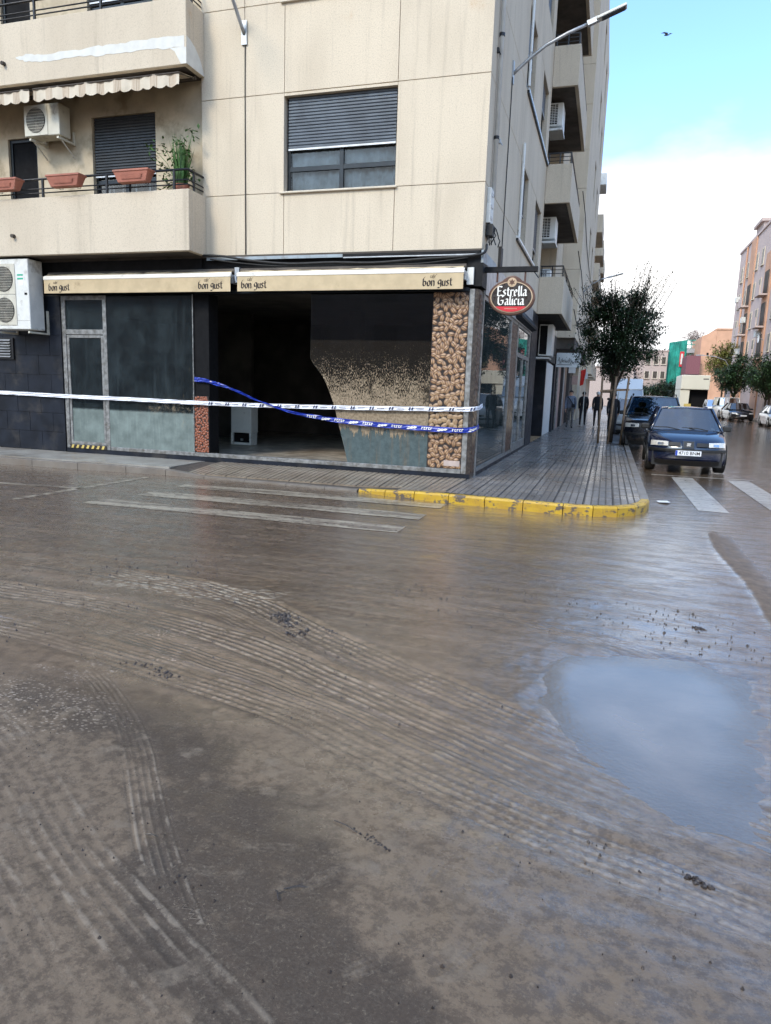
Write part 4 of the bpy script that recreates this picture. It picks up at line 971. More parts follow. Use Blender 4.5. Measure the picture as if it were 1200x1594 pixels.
# --- balconies on the cafe front (left): wall set 0.1 m back, parapet 0.56 m out
XR = -5.20; XL = -15.0
for k in range(4):
    zb = Z0 + FH*k
    mb = MB(); mb.box(XL, XR, .12, .26, zb+.15, zb+2.62) if False else None
    # recess wall with a door and a window opening
    segs = [(-7.66, -6.24)]; xw0, xw1 = -7.66, -6.24; xd0, xd1 = -9.68, -8.97
    mb.box(xw1, XR, .10, .26, zb, zb+FH-.002); mb.box(xd1, xw0, .10, .26, zb, zb+FH-.002)
    mb.box(xw0, xw1, .10, .26, zb, zb+1.045); mb.box(xw0, xw1, .10, .26, zb+2.60, zb+FH-.002)
    mb.box(xd0, xd1, .10, .26, zb+2.35, zb+FH-.002); mb.box(XL, xd0, .10, .26, zb, zb+FH-.002)
    mb.build('recess_wall', 'recess', BLD)
    window('A', xw0, xw1, zb+1.045, zb+2.60, .10, shutter=.68, curtains=k == 0, sill=False, dep=.09, smat='slatshaded')
    m = MB(); m.box(xd0, xd1, .18, .22, zb+.1, zb+2.35); d = m.build('balcony_door', 'dark', BLD)
    m = MB(); m.box(xd0, xd0+.06, .15, .18, zb+.1, zb+2.35); m.box(xd1-.06, xd1, .15, .18, zb+.1, zb+2.35); m.box(xd0+.06, xd1-.06, .15, .18, zb+2.29, zb+2.35); m.box(xd0+.06, xd1-.06, .15, .18, zb+1.0, zb+1.07); m.build('frame', 'alu_dark', d)
    
    b = MB()
    b.box(XL, -5.13, -.56, -.46, zb, zb+1.035); b.box(-5.23, -5.13, -.46, 0, zb, zb+1.035)
    bal = bevel(b.build('balcony', 'facade_stain', BLD), .008, 1)
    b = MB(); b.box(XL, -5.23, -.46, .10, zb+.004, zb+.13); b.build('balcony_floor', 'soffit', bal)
    # railing
    r = MB(); zr = zb
    for zz, rad in ((zr+1.37, .021), (zr+1.20, .012), (zr+1.125, .012)):
        r.tube([(XL, -.51, zz), (-5.18, -.51, zz)], rad, 6); r.tube([(-5.18, -.51, zz), (-5.18, -.01, zz)], rad, 6)
    rail = r.build('railing', 'blackmetal', bal, smooth=True)
    for x in (-14.0, -12.6, -11.2, -9.75, -8.31, -6.87, -5.45):
        m = MB(); m.box(x-.018, x+.018, -.528, -.492, zr+1.03, zr+1.36); m.build('post', 'blackmetal', rail)
    m = MB(); m.box(-5.198, -5.162, -.33, -.294, zr+1.03, zr+1.36); m.build('post', 'blackmetal', rail)
    # small drain spout
    m = MB(); m.tube([(-9.0, -.55, zb+.36), (-9.0, -.63, zb+.355)], .035, 10); m.build('drain_spout', 'soffit', bal)
mb = MB(); mb.box(XL, XR, .27, .5, Z0, Z0+FH*4); mb.build('inner_wall', 'core', BLD)
mb = MB()
for k in range(4, 7): mb.box(XL, XR-.003, .10, .26, Z0+FH*k+.001, Z0+FH*(k+1)-.001)
mb.build('upper_wall', 'facade_stain', BLD)
# white paint repair on the first floor parapet above the striped awning
mb = MB()
top = [(-8.73,7.42),(-8.5,7.43),(-8.1,7.40),(-7.41,7.39),(-6.9,7.41),(-6.45,7.41),(-5.8,7.41),(-5.17,7.40)]
bot = [(-8.73,7.385),(-8.5,7.32),(-8.1,7.27),(-7.41,7.29),(-6.9,7.255),(-6.45,7.26),(-5.8,7.24),(-5.17,7.22)]
q_ = random.Random(4)
def fine(pl):
    o_ = []
    for (a, b), (c_, d) in zip(pl[:-1], pl[1:]):
        for k in range(6): o_.append((a+(c_-a)*k/6, b+(d-b)*k/6 + q_.uniform(-.016, .016)))
    return o_ + [pl[-1]]
top = fine(top); bot = fine(bot)
for i in range(len(top)-1): mb.add([(top[i][0], -.5635, top[i][1]), (top[i+1][0], -.5635, top[i+1][1]), (top[i+1][0], -.5635, bot[i+1][1]), (top[i][0], -.5635, bot[i][1])], [(0,1,2,3)])
mb.add([(-5.47,-.5635,7.235),(-5.131,-.5635,7.22),(-5.131,-.5635,6.965),(-5.24,-.5635,6.965),(-5.29,-.5635,7.05),(-5.36,-.5635,7.17)], [(0,1,2,3,4,5)])
mb.add([(-5.1265,-.56,7.40),(-5.1265,-.45,7.38),(-5.1265,-.30,7.32),(-5.1265,-.17,7.22),(-5.1265,-.08,7.1),(-5.1265,-.02,6.965),(-5.1265,-.56,6.965)], [(0,1,2,3,4,5,6)])
mb.build('paint_patch', 'whitepaint', BLD)

# --- loggias and balconies on the street front
def loggia(y0, y1, zb, proj=.70, back=-1.3, full=True):
    b = MB(); b.box(.001, proj, y0, y0+.10, zb, zb+1.035); b.box(proj-.10, proj, y0+.10, y1-.10, zb, zb+1.035); b.box(.001, proj, y1-.10, y1, zb, zb+1.035)
    bal = bevel(b.build('balcony', 'facade_stain', BLD), .008, 1)
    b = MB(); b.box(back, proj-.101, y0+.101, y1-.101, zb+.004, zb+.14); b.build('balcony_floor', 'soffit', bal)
    r = MB()
    for zz, rad in ((zb+1.33, .021), (zb+1.23, .011), (zb+1.13, .011)):
        r.tube([(.02, y0+.05, zz), (proj-.05, y0+.05, zz), (proj-.05, y1-.05, zz), (.02, y1-.05, zz)], rad, 5)
    rail = r.build('railing', 'blackmetal', bal)
    for x, y in ((.05, y0+.05), (proj*.5, y0+.05), (proj-.05, y0+.05), (proj-.05, (y0*2+y1)/3), (proj-.05, (y0+y1*2)/3), (proj-.05, y1-.05)):
        m = MB(); m.box(x-.016, x+.016, y-.016, y+.016, zb+1.03, zb+1.33); m.build('post', 'blackmetal', rail)
    return bal
for k in range(NF):
    zb = Z0+FH*k; loggia(9.45, 14.95, zb)
    mb = MB()
    mb.box(-1.45, -1.3, 9.45, 14.95, zb, zb+FH-.002)
    mb.build('loggia_wall', 'recess', BLD)
    mb = MB(); mb.box(-1.3, -.001, 14.96, 15.12, zb, zb+FH-.002); mb.build('loggia_wall', 'facade_stain', BLD)
    mb = MB(); mb.box(-1.3, -.17, 9.29, 9.44, zb, zb+FH-.002); mb.build('loggia_wall', 'facade_stain', BLD)
    m = MB(); m.box(-1.3, -1.26, 10.6, 12.6, zb+.14, zb+2.3); m.build('glazed_door', 'alu_dark', BLD)
# wall between loggia and bay
for (z0, z1, kind_) in rows:
    panelB(15.12, 18.0, z0, z1)
# bay that stands 0.72 m out
for (z0, z1, kind_) in rows:
    m = MB(); m.box(.002, .72, 18.0, 18.16, z0+G_, z1-G_); bevel(m.build('wall_panel', 'facade', BLD), .004, 1)
    panelB(18.162, 22.0, z0, z1, x=.72)
mb = MB(); mb.box(-1, .5, 15.2, 21.9, Z0, ZT-.3); mb.build('inner_wall', 'core', BLD) if False else None
NB = thing('apartment_building', 'lower grey-cream block joined behind the corner block on the street side', 'building')
def blk(m_, name, mat, par): return m_.build(name, mat, par)
rows2 = [r for r in rows if r[1] < 20.6]
for (z0, z1, kind_) in rows2:
    for y0, y1, w in ((22.0, 24.6, 0), (24.6, 26.1, 1), (26.1, 29.0, 0), (29.0, 30.5, 1), (30.5, 34.0, 0)):
        if w and kind_ == 'win': continue
        m = MB(); m.box(.56, .72, y0+G_, y1-G_, z0+G_, z1-G_); m.build('wall_panel', 'facade', NB)
for k in range(5):
    for y0, y1 in ((24.6, 26.1), (29.0, 30.5)):
        m = MB(); m.box(.50, .54, y0, y1, Z0+FH*k+1.04, Z0+FH*k+2.65); w = m.build('window', 'slatgrey', NB)
        m = MB(); m.box(.54, .58, y0, y0+.06, Z0+FH*k+1.04, Z0+FH*k+2.65); m.build('frame', 'alu_dark', w)
mb = MB(); mb.box(-6, .50, 22.02, 33.9, Z0-.02, 20.0); mb.build('inner_wall', 'core', NB)
FB = thing('apartment_building', 'third block down the left side of the street, with stacked dark balconies', 'building')
mb = MB(); mb.box(-8, .35, 36.5, 62, .1, 15.2); mb.build('wall', 'facade', FB)
for k in range(4):
    zb = Z0+.1+FH*k - .9
    for y0 in (38.0, 46.0, 54.0):
        m = MB(); m.box(.351, .95, y0, y0+.12, zb, zb+1.1); m.box(.83, .95, y0+.12, y0+5, zb, zb+1.1); m.box(.351, .95, y0+5, y0+5.12, zb, zb+1.1); m.box(.351, .83, y0+.12, y0+5, zb, zb+.12)
        b = m.build('balcony', 'facade', FB)
        m = MB(); m.box(.353, .38, y0+.3, y0+4.8, zb+.14, zb+2.6); m.build('balcony_opening', 'dark', b)
        m = MB(); m.box(.39, .93, y0+.0, y0+.1, zb+2.2, zb+2.9) if k < 3 else None; 
    for y0 in (44.0, 52.0, 60.0):
        m = MB(); m.box(.352, .37, y0-.6, y0+.8, zb+1.3, zb+2.6); w = m.build('window', 'slatgrey', FB)
mb = MB(); mb.box(.2, .95, 38.2, 40.5, 15.2, 15.9); mb.build('roof_box', 'white', FB)
mb = MB(); mb.box(-8, .30, 34.1, 36.4, .1, 12); mb.build('side_wall', 'facade', FB)

# --- ground floor: shop front
SH = BLD
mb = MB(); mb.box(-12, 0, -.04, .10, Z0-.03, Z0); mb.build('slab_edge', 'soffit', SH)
mb = MB(); mb.box(-30, -5.25, .02, .3, 3.28, Z0-.001); mb.box(-5.25, -.22, .06, .3, 3.28, Z0-.04); mb.build('fascia', 'blackband', SH)
mb = MB(); mb.box(-5.1, -2.42, -.05, -.042, Z0-.085, Z0-.032); mb.build('flashing', 'bluegrey', SH)
mb = MB(); mb.box(-2.40, -.02, -.07, .05, Z0-.075, Z0-.035); mb.build('flashing', 'blackband', SH)
mb = MB(); mb.box(-2.40, -.02, -.075, -.07, Z0-.105, Z0-.085); mb.build('light_strip', 'galv', SH)
# upper frame tube in front of the fascia
mb = MB(); mb.box(-5.4, -.17, -.02, .05, 3.262, 3.32); mb.build('head_rail', 'alu_dark', SH)
# plinth and sill
mb = MB(); mb.box(-8.46, -.02, -.035, .12, .10, .205); mb.build('plinth', 'slate', SH)
mb = MB(); mb.box(-7.38, -.17, -.02, .10, .208, .285); bevel(mb.build('threshold', 'alu', SH), .006, 1)
# slate tiles left of the door
tw, th_ = .60, .39
k_ = 0; rest_ = MB()
for j in range(8):
    z0 = .13 + j*th_
    for i in range(24):
        x1 = -8.50 - i*tw - (tw/2 if j % 2 else 0); x0 = x1 - tw
        if i == 0 and j % 2:
            m = MB(); m.box(x1+.004, -8.505, -.012+rnd.uniform(0, .004), .02, z0+.003, z0+th_-.003); m.build('tile', 'slate', SH)
        if -9.99 < x0 and z0+th_ > 2.0 and z0 < 2.5 and x0 < -9.6: pass
        m = MB() if i < 4 else rest_
        m.box(x0+.004, x1-.004, -.012+rnd.uniform(0, .005), .02, z0+.003, z0+th_-.003)
        if i < 4: m.build('tile', 'slate', SH)
tag(rest_.build('cladding', 'slate', SH), kind='stuff')
mb = MB(); mb.box(-30, -8.49, .021, .25, .12, 3.27); mb.build('backing_wall', 'core', SH)
# ventilation louvre
mb = MB(); mb.box(-10.6, -9.70, -.05, -.013, 1.98, 2.42); lv = mb.build('vent_grille', 'blackmetal', SH)
for k in range(7):
    m = MB(); z0 = 2.02 + k*.055; m.add([(-10.55,-.052,z0+.030),(-9.76,-.052,z0+.030),(-9.76,-.085,z0),(-10.55,-.085,z0),(-10.55,-.052,z0+.036),(-9.76,-.052,z0+.036),(-9.76,-.088,z0+.006),(-10.55,-.088,z0+.006)],
        [(0,1,2,3),(7,6,5,4),(0,4,5,1),(1,5,6,2),(2,6,7,3),(3,7,4,0)]); m.build('slat', 'galv', lv)
# shop door with transom
def frame_rect(m, x0, x1, z0, z1, t_, y0, y1):
    m.box(x0, x0+t_, y0, y1, z0, z1); m.box(x1-t_, x1, y0, y1, z0, z1); m.box(x0+t_, x1-t_, y0, y1, z0, z0+t_); m.box(x0+t_, x1-t_, y0, y1, z1-t_, z1)
m = MB(); frame_rect(m, -8.47, -7.40, .21, 3.255, .085, -.01, .06); m.box(-8.385, -7.485, -.01, .06, 2.50, 2.60); door = bevel(m.build('shop_door', 'alu', SH), .005, 1)
m = MB(); frame_rect(m, -8.375, -7.495, .30, 2.49, .055, .0, .05); bevel(m.build('door_leaf', 'alu', door), .004, 1)
m = MB(); m.box(-8.32, -7.55, .02, .026, .355, 2.435); m.build('pane', 'glass_shop', door)
m = MB(); m.box(-8.385, -7.485, .02, .026, 2.60, 3.17); m.build('transom_pane', 'glass_shop', door)
m = MB(); m.box(-8.385, -7.485, -.022, -.011, .215, .29); hz = m.build('hazard_strip', 'print_black', door)
for k in range(7):
    x = -8.36 + k*.125; m = MB(); m.add([(x,-.0245,.218),(x+.055,-.0245,.218),(x+.085,-.0245,.287),(x+.03,-.0245,.287)], [(0,1,2,3)]); m.build('stripe', 'yellowtrim', hz)
# fixed pane
m = MB(); m.box(-7.40, -5.46, .0, .012, .285, 3.255); m.build('shop_pane', 'glass_shop', SH)
m = MB(); m.box(-5.455, -5.44, -.006, .02, .285, 3.255); m.build('glass_edge', 'alu', SH)
# inner black pillar and coffee poster remnant
m = MB(); m.box(-5.44, -5.12, .03, .36, .2, 3.27); m.build('pillar', 'dark', SH)
# broken pane
poly = [(-3.02,3.255),(-3.02,2.12),(-2.96,2.03),(-2.88,1.93),(-2.79,1.83),(-2.71,1.69),(-2.64,1.54),(-2.58,1.40),(-2.52,1.22),(-2.465,1.02),(-2.40,.80),(-2.345,.60),(-2.30,.44),(-2.262,.286),(-.78,.286),(-.78,3.255)]
m = MB(); m.prism(poly, .0, .012, 'y'); m.build('broken_pane', 'glass_broken', SH)
# poster with coffee beans
def beans(x0, x1, z0, z1, put, name, parent, seed, sz=.036, mats=('bean', 'dark'), dens=1.0):
    q = random.Random(seed); m = MB(); pts = []
    target = int((x1-x0)*(z1-z0)/(sz*sz*2.3)*dens); tries = 0
    while len(pts) < target and tries < target*60:
        tries += 1; x, z = q.uniform(x0+sz*.3, x1-sz*.3), q.uniform(z0+sz*.3, z1-sz*.3)
        if all((x-a)**2 + (z-b)**2 > (sz*1.30)**2 for a, b in pts): pts.append((x, z))
    fs_uv = []
    for x, z in pts:
        a = q.uniform(0, PI); L_, W_ = sz*q.uniform(.95, 1.2), sz*q.uniform(.66, .85); cs, sn = math.cos(a), math.sin(a); v0 = len(m.v)
        vs = []; uv = []
        for rr, hh in ((1, 0), (.72, .006), (.30, .009)):
            for k in range(10):
                t_ = k*PI/5; u, v = math.cos(t_)*rr, math.sin(t_)*rr
                px_, pz_ = x + u*L_*cs - v*W_*sn, z + u*L_*sn + v*W_*cs
                px_ = min(max(px_, x0), x1); pz_ = min(max(pz_, z0), z1)
                vs.append(put(px_, pz_, hh)); uv.append((u, v, q.random() if False else (hash((round(x, 3), round(z, 3))) % 97)/97))
        f = [(r_*10+k, r_*10+(k+1) % 10, (r_+1)*10+(k+1) % 10, (r_+1)*10+k) for r_ in (0, 1) for k in range(10)] + [tuple(range(20, 30))]
        m.add(vs, f); fs_uv += uv
    me_ = bpy.data.meshes.new(name); me_.from_pydata(m.v, [], m.f); me_.materials.append(M[mats[0]])
    at_ = me_.attributes.new('bean', 'FLOAT_VECTOR', 'POINT'); at_.data.foreach_set('vector', [c for u in fs_uv for c in u])
    bm = bmesh.new(); bm.from_mesh(me_); bmesh.ops.recalc_face_normals(bm, faces=bm.faces); bm.to_mesh(me_); bm.free()
    me_.polygons.foreach_set('use_smooth', [True]*len(me_.polygons))
    o = bpy.data.objects.new(name, me_); col.objects.link(o); o.parent = parent; return tag(o, kind='stuff')
def bean_mat(name, light, mid_c, darkc, mudlo, mudhi):
    t = NT(name); g = t.sep(t.attr('bean').outputs['Vector']); p = t.pos(); s = t.sep(p)
    r = t.math('SQRT', t.math('ADD', t.math('MULTIPLY', g[0], g[0]), t.math('MULTIPLY', g[1], g[1])))
    c = t.mix(t.ramp(r, .25, .95), light, mid_c); c = t.mix(t.math('MULTIPLY', g[2], .45), c, mid_c)
    cre = t.math('ABSOLUTE', t.math('ADD', g[1], t.math('MULTIPLY', t.math('SINE', t.math('MULTIPLY', g[0], 2.8)), .16)))
    c = t.mix(t.ramp(cre, .16, .06), c, darkc)
    mudz = t.math('MULTIPLY', t.ramp(s[2], mudlo-.15, mudlo+.1), t.ramp(s[2], mudhi+.5, mudhi-.3))
    mudz = t.math('MULTIPLY', mudz, t.ramp(t.noise(t.map(p, (1, 1, 1.5)), 5, 6, .7), .3, .6, .25, .75))
    c = t.mix(mudz, c, (.36, .25, .14))
    return t.fin(t.bsdf(c, .45, 0, .5))
M['bean'] = bean_mat('coffee_bean_print', (.50, .315, .175), (.17, .085, .042), (.03, .015, .01), .90, 1.35)
M['bean_orange'] = bean_mat('reddish_bean_print', (.42, .13, .06), (.16, .045, .02), (.02, .01, .008), 4, 4.2)
M['bean_dark'] = bean_mat('dark_bean_print', (.16, .085, .05), (.05, .026, .016), (.012, .008, .006), .8, 1.3)
mb = MB(); mb.box(-.78, -.165, .0, .014, .285, 3.255); bp = mb.build('bean_poster', 'print_black', SH)
beans(-.775, -.17, .29, 3.25, lambda u, v, h: (u, -.002-h, v), 'bean_print', bp, 3, .056)
mb = MB(); mb.box(-.47, -.19, -.016, -.012, .335, .43); mb.build('poster_label', 'palefar', bp)
mb = MB(); mb.box(-5.44, -5.13, .012, .029, .285, 1.37); bo = mb.build('poster_remnant', 'print_black', SH)
beans(-5.435, -5.135, .29, 1.365, lambda u, v, h: (u, .010-h, v), 'bean_print', bo, 4, .034, ('bean_orange',), 1.2)
# corner posts and the strip that turns the corner
m = MB(); m.box(-.163, -.075, -.022, .05, .208, 3.30); bevel(m.build('corner_post', 'alu', SH), .006, 1)
m = MB(); m.box(-.07, -.012, .06, .40, .13, 3.30); st = m.build('corner_strip', 'brownpost', SH)
m = MB(); m.add([(-.074,-.012,.13),(-.012,.06,.13),(-.012,.06,3.30),(-.074,-.012,3.30)], [(0,1,2,3)]); m.build('corner_face', 'brownpost', st)
beans(.07, .39, .2, 3.25, lambda u, v, h: (-.010+h, u, v), 'bean_print', st, 8, .055, ('bean_dark',))
m = MB(); m.box(-.06, .012, .405, .50, .13, 3.34); bevel(m.build('side_post', 'alu', SH), .006, 1)
# side shop front on the street
m = MB(); m.box(-.10, .01, .50, 9.6, .105, .20); m.build('plinth', 'slate', SH)
m = MB(); m.box(-.05, .005, .50, 8.2, .20, .27); m.box(-.05, .005, .50, 8.2, 3.20, 3.27); m.build('side_frame', 'alu', SH)
m = MB(); m.box(-.03, -.018, .50, 4.08, .27, 3.20); m.build('side_pane', 'sideglass', SH)
m = MB(); m.box(-.05, .012, 4.08, 4.20, .27, 3.20); m.build('side_post', 'alu', SH)
m = MB(); m.box(-.06, .0, 4.20, 5.25, .27, 3.20); sp_ = m.build('side_strip', 'brownpost', SH)
beans(4.22, 5.23, .3, 3.18, lambda u, v, h: (.001+h, u, v), 'bean_print', sp_, 12, .07, ('bean_dark',))
m = MB(); m.box(-.05, .014, 5.25, 5.42, .20, 3.27); m.box(-.05, .014, 7.9, 8.07, .20, 3.27); m.box(-.05, .010, 5.42, 7.9, 2.50, 2.60); m.box(-.05, .010, 6.62, 6.72, .27, 2.50); m.box(-.05,.010,5.42,7.9,.27,.40); sd_ = m.build('side_door', 'alu', SH)
m = MB(); m.box(-.03, -.02, 5.42, 7.9, .40, 3.19); m.build('pane', 'sideglass', sd_)
m = MB(); m.box(.012, .05, 6.78, 6.81, 1.05, 1.45); m.build('handle', 'galv', sd_)
m = MB(); m.box(-.3, .02, 8.20, 9.6, .2, 3.9); m.build('side_pillar', 'slate', SH)
m = MB(); m.prism([(-.02, 3.275), (.05, 3.28), (.05, 3.62), (-.02, 3.80)], .50, 8.1, 'y') if False else m.box(-.10, .03, .45, 8.15, 3.275, 3.90); m.build('side_fascia', 'galv', SH)
m = MB(); m.prism([(.03, 3.30), (.16, 3.34), (.16, 3.40), (.03, 3.60)], 4.6, 8.1, 'y'); m.build('side_canopy', 'blackband', SH)
m = MB(); m.box(-.22, .035, -.02, .44, 3.34, 3.88); m.build('corner_box', 'blackband', SH)
m = MB(); m.box(-.21, -.10, -.075, -.025, 3.36, 3.63); m.build('corner_bracket', 'acgrey', SH)
m = MB(); m.prism([(-.02, Z0-.02), (.055, Z0-.03), (.055, Z0-.20), (-.02, Z0-.30)], .02, 1.2, 'y') if False else m.add([(.04,-.03,Z0-.02),(.04,1.3,Z0-.02),(.04,1.3,Z0-.14),(.04,-.03,Z0-.22),(0,-.03,Z0-.02),(0,1.3,Z0-.02),(0,1.3,Z0-.14),(0,-.03,Z0-.22)], [(0,1,2,3),(4,5,6,7),(0,3,7,4),(0,4,5,1),(3,2,6,7)]); m.build('flashing', 'bluegrey', SH)
# further ground floor: dark shop recess, shutters, doors
m = MB(); m.box(-2.0, -1.8, 9.6, 14.2, .13, 3.93); m.box(-1.8, -.02, 14.0, 14.2, .13, 3.93); m.box(-.35, -.01, 9.62, 10.1, .13, 3.93); m.build('recess_side', 'slate', SH)
def leafdoor(y0, y1, x, z1, mat, par, nm='door'):
    m = MB(); m.box(x-.05, x, y0+.03, (y0+y1)/2-.015, .14, z1); m.box(x-.05, x, (y0+y1)/2+.015, y1-.03, .14, z1); d = m.build(nm, mat, par)
    m = MB(); m.box(x-.06, x-.051, y0, y1, .13, z1+.06); m.build('frame', 'alu_dark', d); return d
leafdoor(14.25, 17.4, -.02, 2.78, 'white', SH, 'pale_double_door')
m = MB(); m.box(-.1, -.005, 14.2, 18.0, 2.86, 3.92); m.build('shop_lintel', 'soffit', SH)
m = MB(); m.box(-.1, .05, 17.5, 18.0, .13, 2.85); m.build('shop_pillar', 'slate', SH)
for y0, y1, mt in ((18.2, 19.6, 'dark'), (19.6, 20.1, 'alu'), (20.1, 22.0, 'pink'), (22.2, 24.0, 'dark'), (24.0, 24.5, 'galv'), (24.5, 27, 'brownmetal'), (27, 30, 'dark'), (30, 34, 'soffit')):
    m = MB(); m.box(-.3, .0 + (.04 if mt == 'alu' or mt == 'galv' else 0), y0, y1, .13, 3.2); m.build('shop_bay', mt, SH if y1 <= 22 else NB)
m = MB(); m.box(-.3, .70, 18.2, 34, 3.5, 3.92); m.build('shop_fascia', 'soffit', NB)
# room behind the glass
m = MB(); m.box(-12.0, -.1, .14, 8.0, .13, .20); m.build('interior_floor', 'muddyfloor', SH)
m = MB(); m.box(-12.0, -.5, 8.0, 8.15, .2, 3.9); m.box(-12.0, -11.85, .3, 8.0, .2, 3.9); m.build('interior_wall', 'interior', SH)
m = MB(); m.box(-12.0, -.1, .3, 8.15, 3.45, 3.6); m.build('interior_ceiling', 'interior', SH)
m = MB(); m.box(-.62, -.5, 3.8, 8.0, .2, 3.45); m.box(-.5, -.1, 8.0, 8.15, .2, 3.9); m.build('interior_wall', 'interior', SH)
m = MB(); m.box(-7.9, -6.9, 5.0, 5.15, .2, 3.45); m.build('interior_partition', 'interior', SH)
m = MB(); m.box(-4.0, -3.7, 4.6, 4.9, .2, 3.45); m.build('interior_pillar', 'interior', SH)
# greenish board leaning behind the low part of the left panes
m = MB(); m.box(-8.3, -5.6, .35, .39, .2, 1.0); m.build('inner_board', 'bluegrey', SH)
# ------------------------------------------------------------------ things on and around the building
# air heater cabinet in the bar
hc = thing('gas_heater', 'white cabinet heater standing inside the dark cafe opening', 'heater', (-6.15, 3.1, .20))
m = MB(); m.box(-.27, .27, 0, .35, .28, 1.0); bevel(m.build('casing', 'white', hc), .015, 2)
m = MB(); m.box(-.27, -.22, 0, .3, .0, .28); m.box(.22, .27, 0, .3, 0, .28); m.box(-.22, .22, 0, .3, 0, .05); m.build('lower_frame', 'white', hc)
m = MB(); m.box(-.22, .22, .06, .3, .05, .28); m.build('opening', 'dark', hc)
m = MB(); m.box(-.03, .03, .03, .06, .09, .14); m.build('knob', 'galv', hc)
bd = thing('broken_board', 'thin dark board leaning in the cafe opening beside the heater', 'board', (-6.7, 2.4, .20), .2)
m = MB(); m.obox((0, 0, .45), (.02, 0, 0), (0, .01, 0), (-.10, .0, .45)); m.build('board', 'interior', bd)
m = MB(); m.obox((.08, .02, .4), (.015, 0, 0), (0, .01, 0), (-.06, .0, .40)); m.build('board', 'interior', bd)
# tan awnings
def cafe_awning(x0, x1, label, lt, rt_):
    a = thing('awning', label, 'awning', (0, 0, 0), group='retracted tan cafe awnings')
    m = MB(); m.box(x0, x1, -.27, -.235, 3.52, 3.585); m.box(x0, x1, -.235, -.22, 3.50, 3.60); bevel(m.build('front_bar', 'awning_bar', a), .006, 2)
    m = MB(); m.box(x0+.01, x1-.01, -.262, -.256, 3.265, 3.52); n = 40
    m.build('valance', 'awning', a)
    m = MB(); vs = []
    for i in range(25):
        x = x0+.03 + (x1-x0-.06)*i/24
        for u in range(4): vs.append((x, -.22 + u*.066, 3.60 + [0, .035, .05, .03][u] + rnd.uniform(-.012, .014)))
    m.add(vs, [(i*4+u, i*4+u+1, i*4+u+5, i*4+u+4) for i in range(24) for u in range(3)]); m.build('rolled_cloth', 'awning', a, smooth=True)
    for x in (x0+.02, x1-.02, ):
        m = MB(); m.box(x-.03, x+.03, -.21, .0, 3.42, 3.56); m.build('arm_bracket', 'galv', a)
    m = MB(); m.tube([(x0, -.10, 3.64), (x1, -.10, 3.64)], .045, 10); m.build('roller', 'soffit', a)
    for cx in (lt, rt_):
        m = MB(); nib_text('bon gust', .145, .027, R(35), lambda u, v, d: (cx+u, -.2625-d, 3.315+v), m, .002); tag(m.build('lettering', 'print_black', a), kind='stuff')
        m = MB(); nib_text('cafe', .060, .008, R(35), lambda u, v, d: (cx-.08+u, -.2625-d, 3.443+v), m, .002)
        q = lambda u, v: (cx-.08+u, -.2640, 3.443+v)
        m.add([q(.052, .045), q(.058, .043), q(.070, .058), q(.063, .060)], [(0,1,2,3)]); tag(m.build('lettering', 'print_black', a), kind='stuff')
    return a
cafe_awning(-8.64, -4.48, 'left of the two folded tan awnings, over the cafe door and large pane', -8.27, -4.90)
cafe_awning(-4.36, -.22, 'right of the two folded tan awnings, over the broken glass and bean poster', -4.02, -.66)
m = MB(); m.box(-4.47, -4.38, -.14, .0, 3.45, 3.70); m.tube([(-4.44, -.18, 3.55), (-4.40, -.2, 3.42)], .02, 6); tag(m.build('awning_bracket', 'galv'), 'grey bracket in the gap between the two tan awnings', 'bracket')
# black cable bundle that runs over the awnings
def rope(name, pts, r, mat, label, cat, sub=6, n=6, group=None):
    P = [Vector(p) for p in pts]; Q = []
    for i in range(len(P)-1):
        p0 = P[max(i-1, 0)]; p1 = P[i]; p2 = P[i+1]; p3 = P[min(i+2, len(P)-1)]
        for k in range(sub):
            t_ = k/sub; Q.append(.5*((2*p1)+(p2-p0)*t_+(2*p0-5*p1+4*p2-p3)*t_*t_+(3*p1-3*p2+p3-p0)*t_**3))
    Q.append(P[-1]); m = MB(); m.tube(Q, r, n); return tag(m.build(name, mat, smooth=True), label, cat, group)
rope('cable', [(-5.15,-.10,3.93),(-4.7,-.12,3.90),(-4.2,-.12,3.82),(-3.4,-.12,3.745),(-2.6,-.12,3.75),(-1.8,-.12,3.73),(-1.0,-.12,3.77),(-.3,-.1,3.80),(.04,-.06,3.85),(.05,.15,4.02)], .022, 'cable', 'thick black cable sagging above the tan awnings to the corner', 'cable')
rope('cable', [(-5.0,-.09,3.86),(-4.3,-.10,3.77),(-3.5,-.1,3.71),(-2.4,-.1,3.715),(-1.1,-.1,3.70),(-.2,-.1,3.78)], .012, 'cable', 'thin black cable just below the thick one over the tan awnings', 'cable')
rope('cable', [(-4.315,-.012,7.50),(-4.322,-.012,6.6),(-4.318,-.012,5.2),(-4.312,-.012,3.95)], .008, 'cable', 'black wire down the wall joint below the left street lamp', 'cable')
rope('cable', [(.016,2.10,7.33),(.016,2.08,6.2),(.016,2.05,5.0),(.016,2.02,4.15)], .010, 'cable', 'black wire down the side wall below the right street lamp', 'cable')
m = MB(); m.box(.0, .05, 1.72, 1.98, 3.93, 4.30); tag(m.build('junction_box', 'soffit'), 'small grey box on the side wall above the sign arm', 'box')
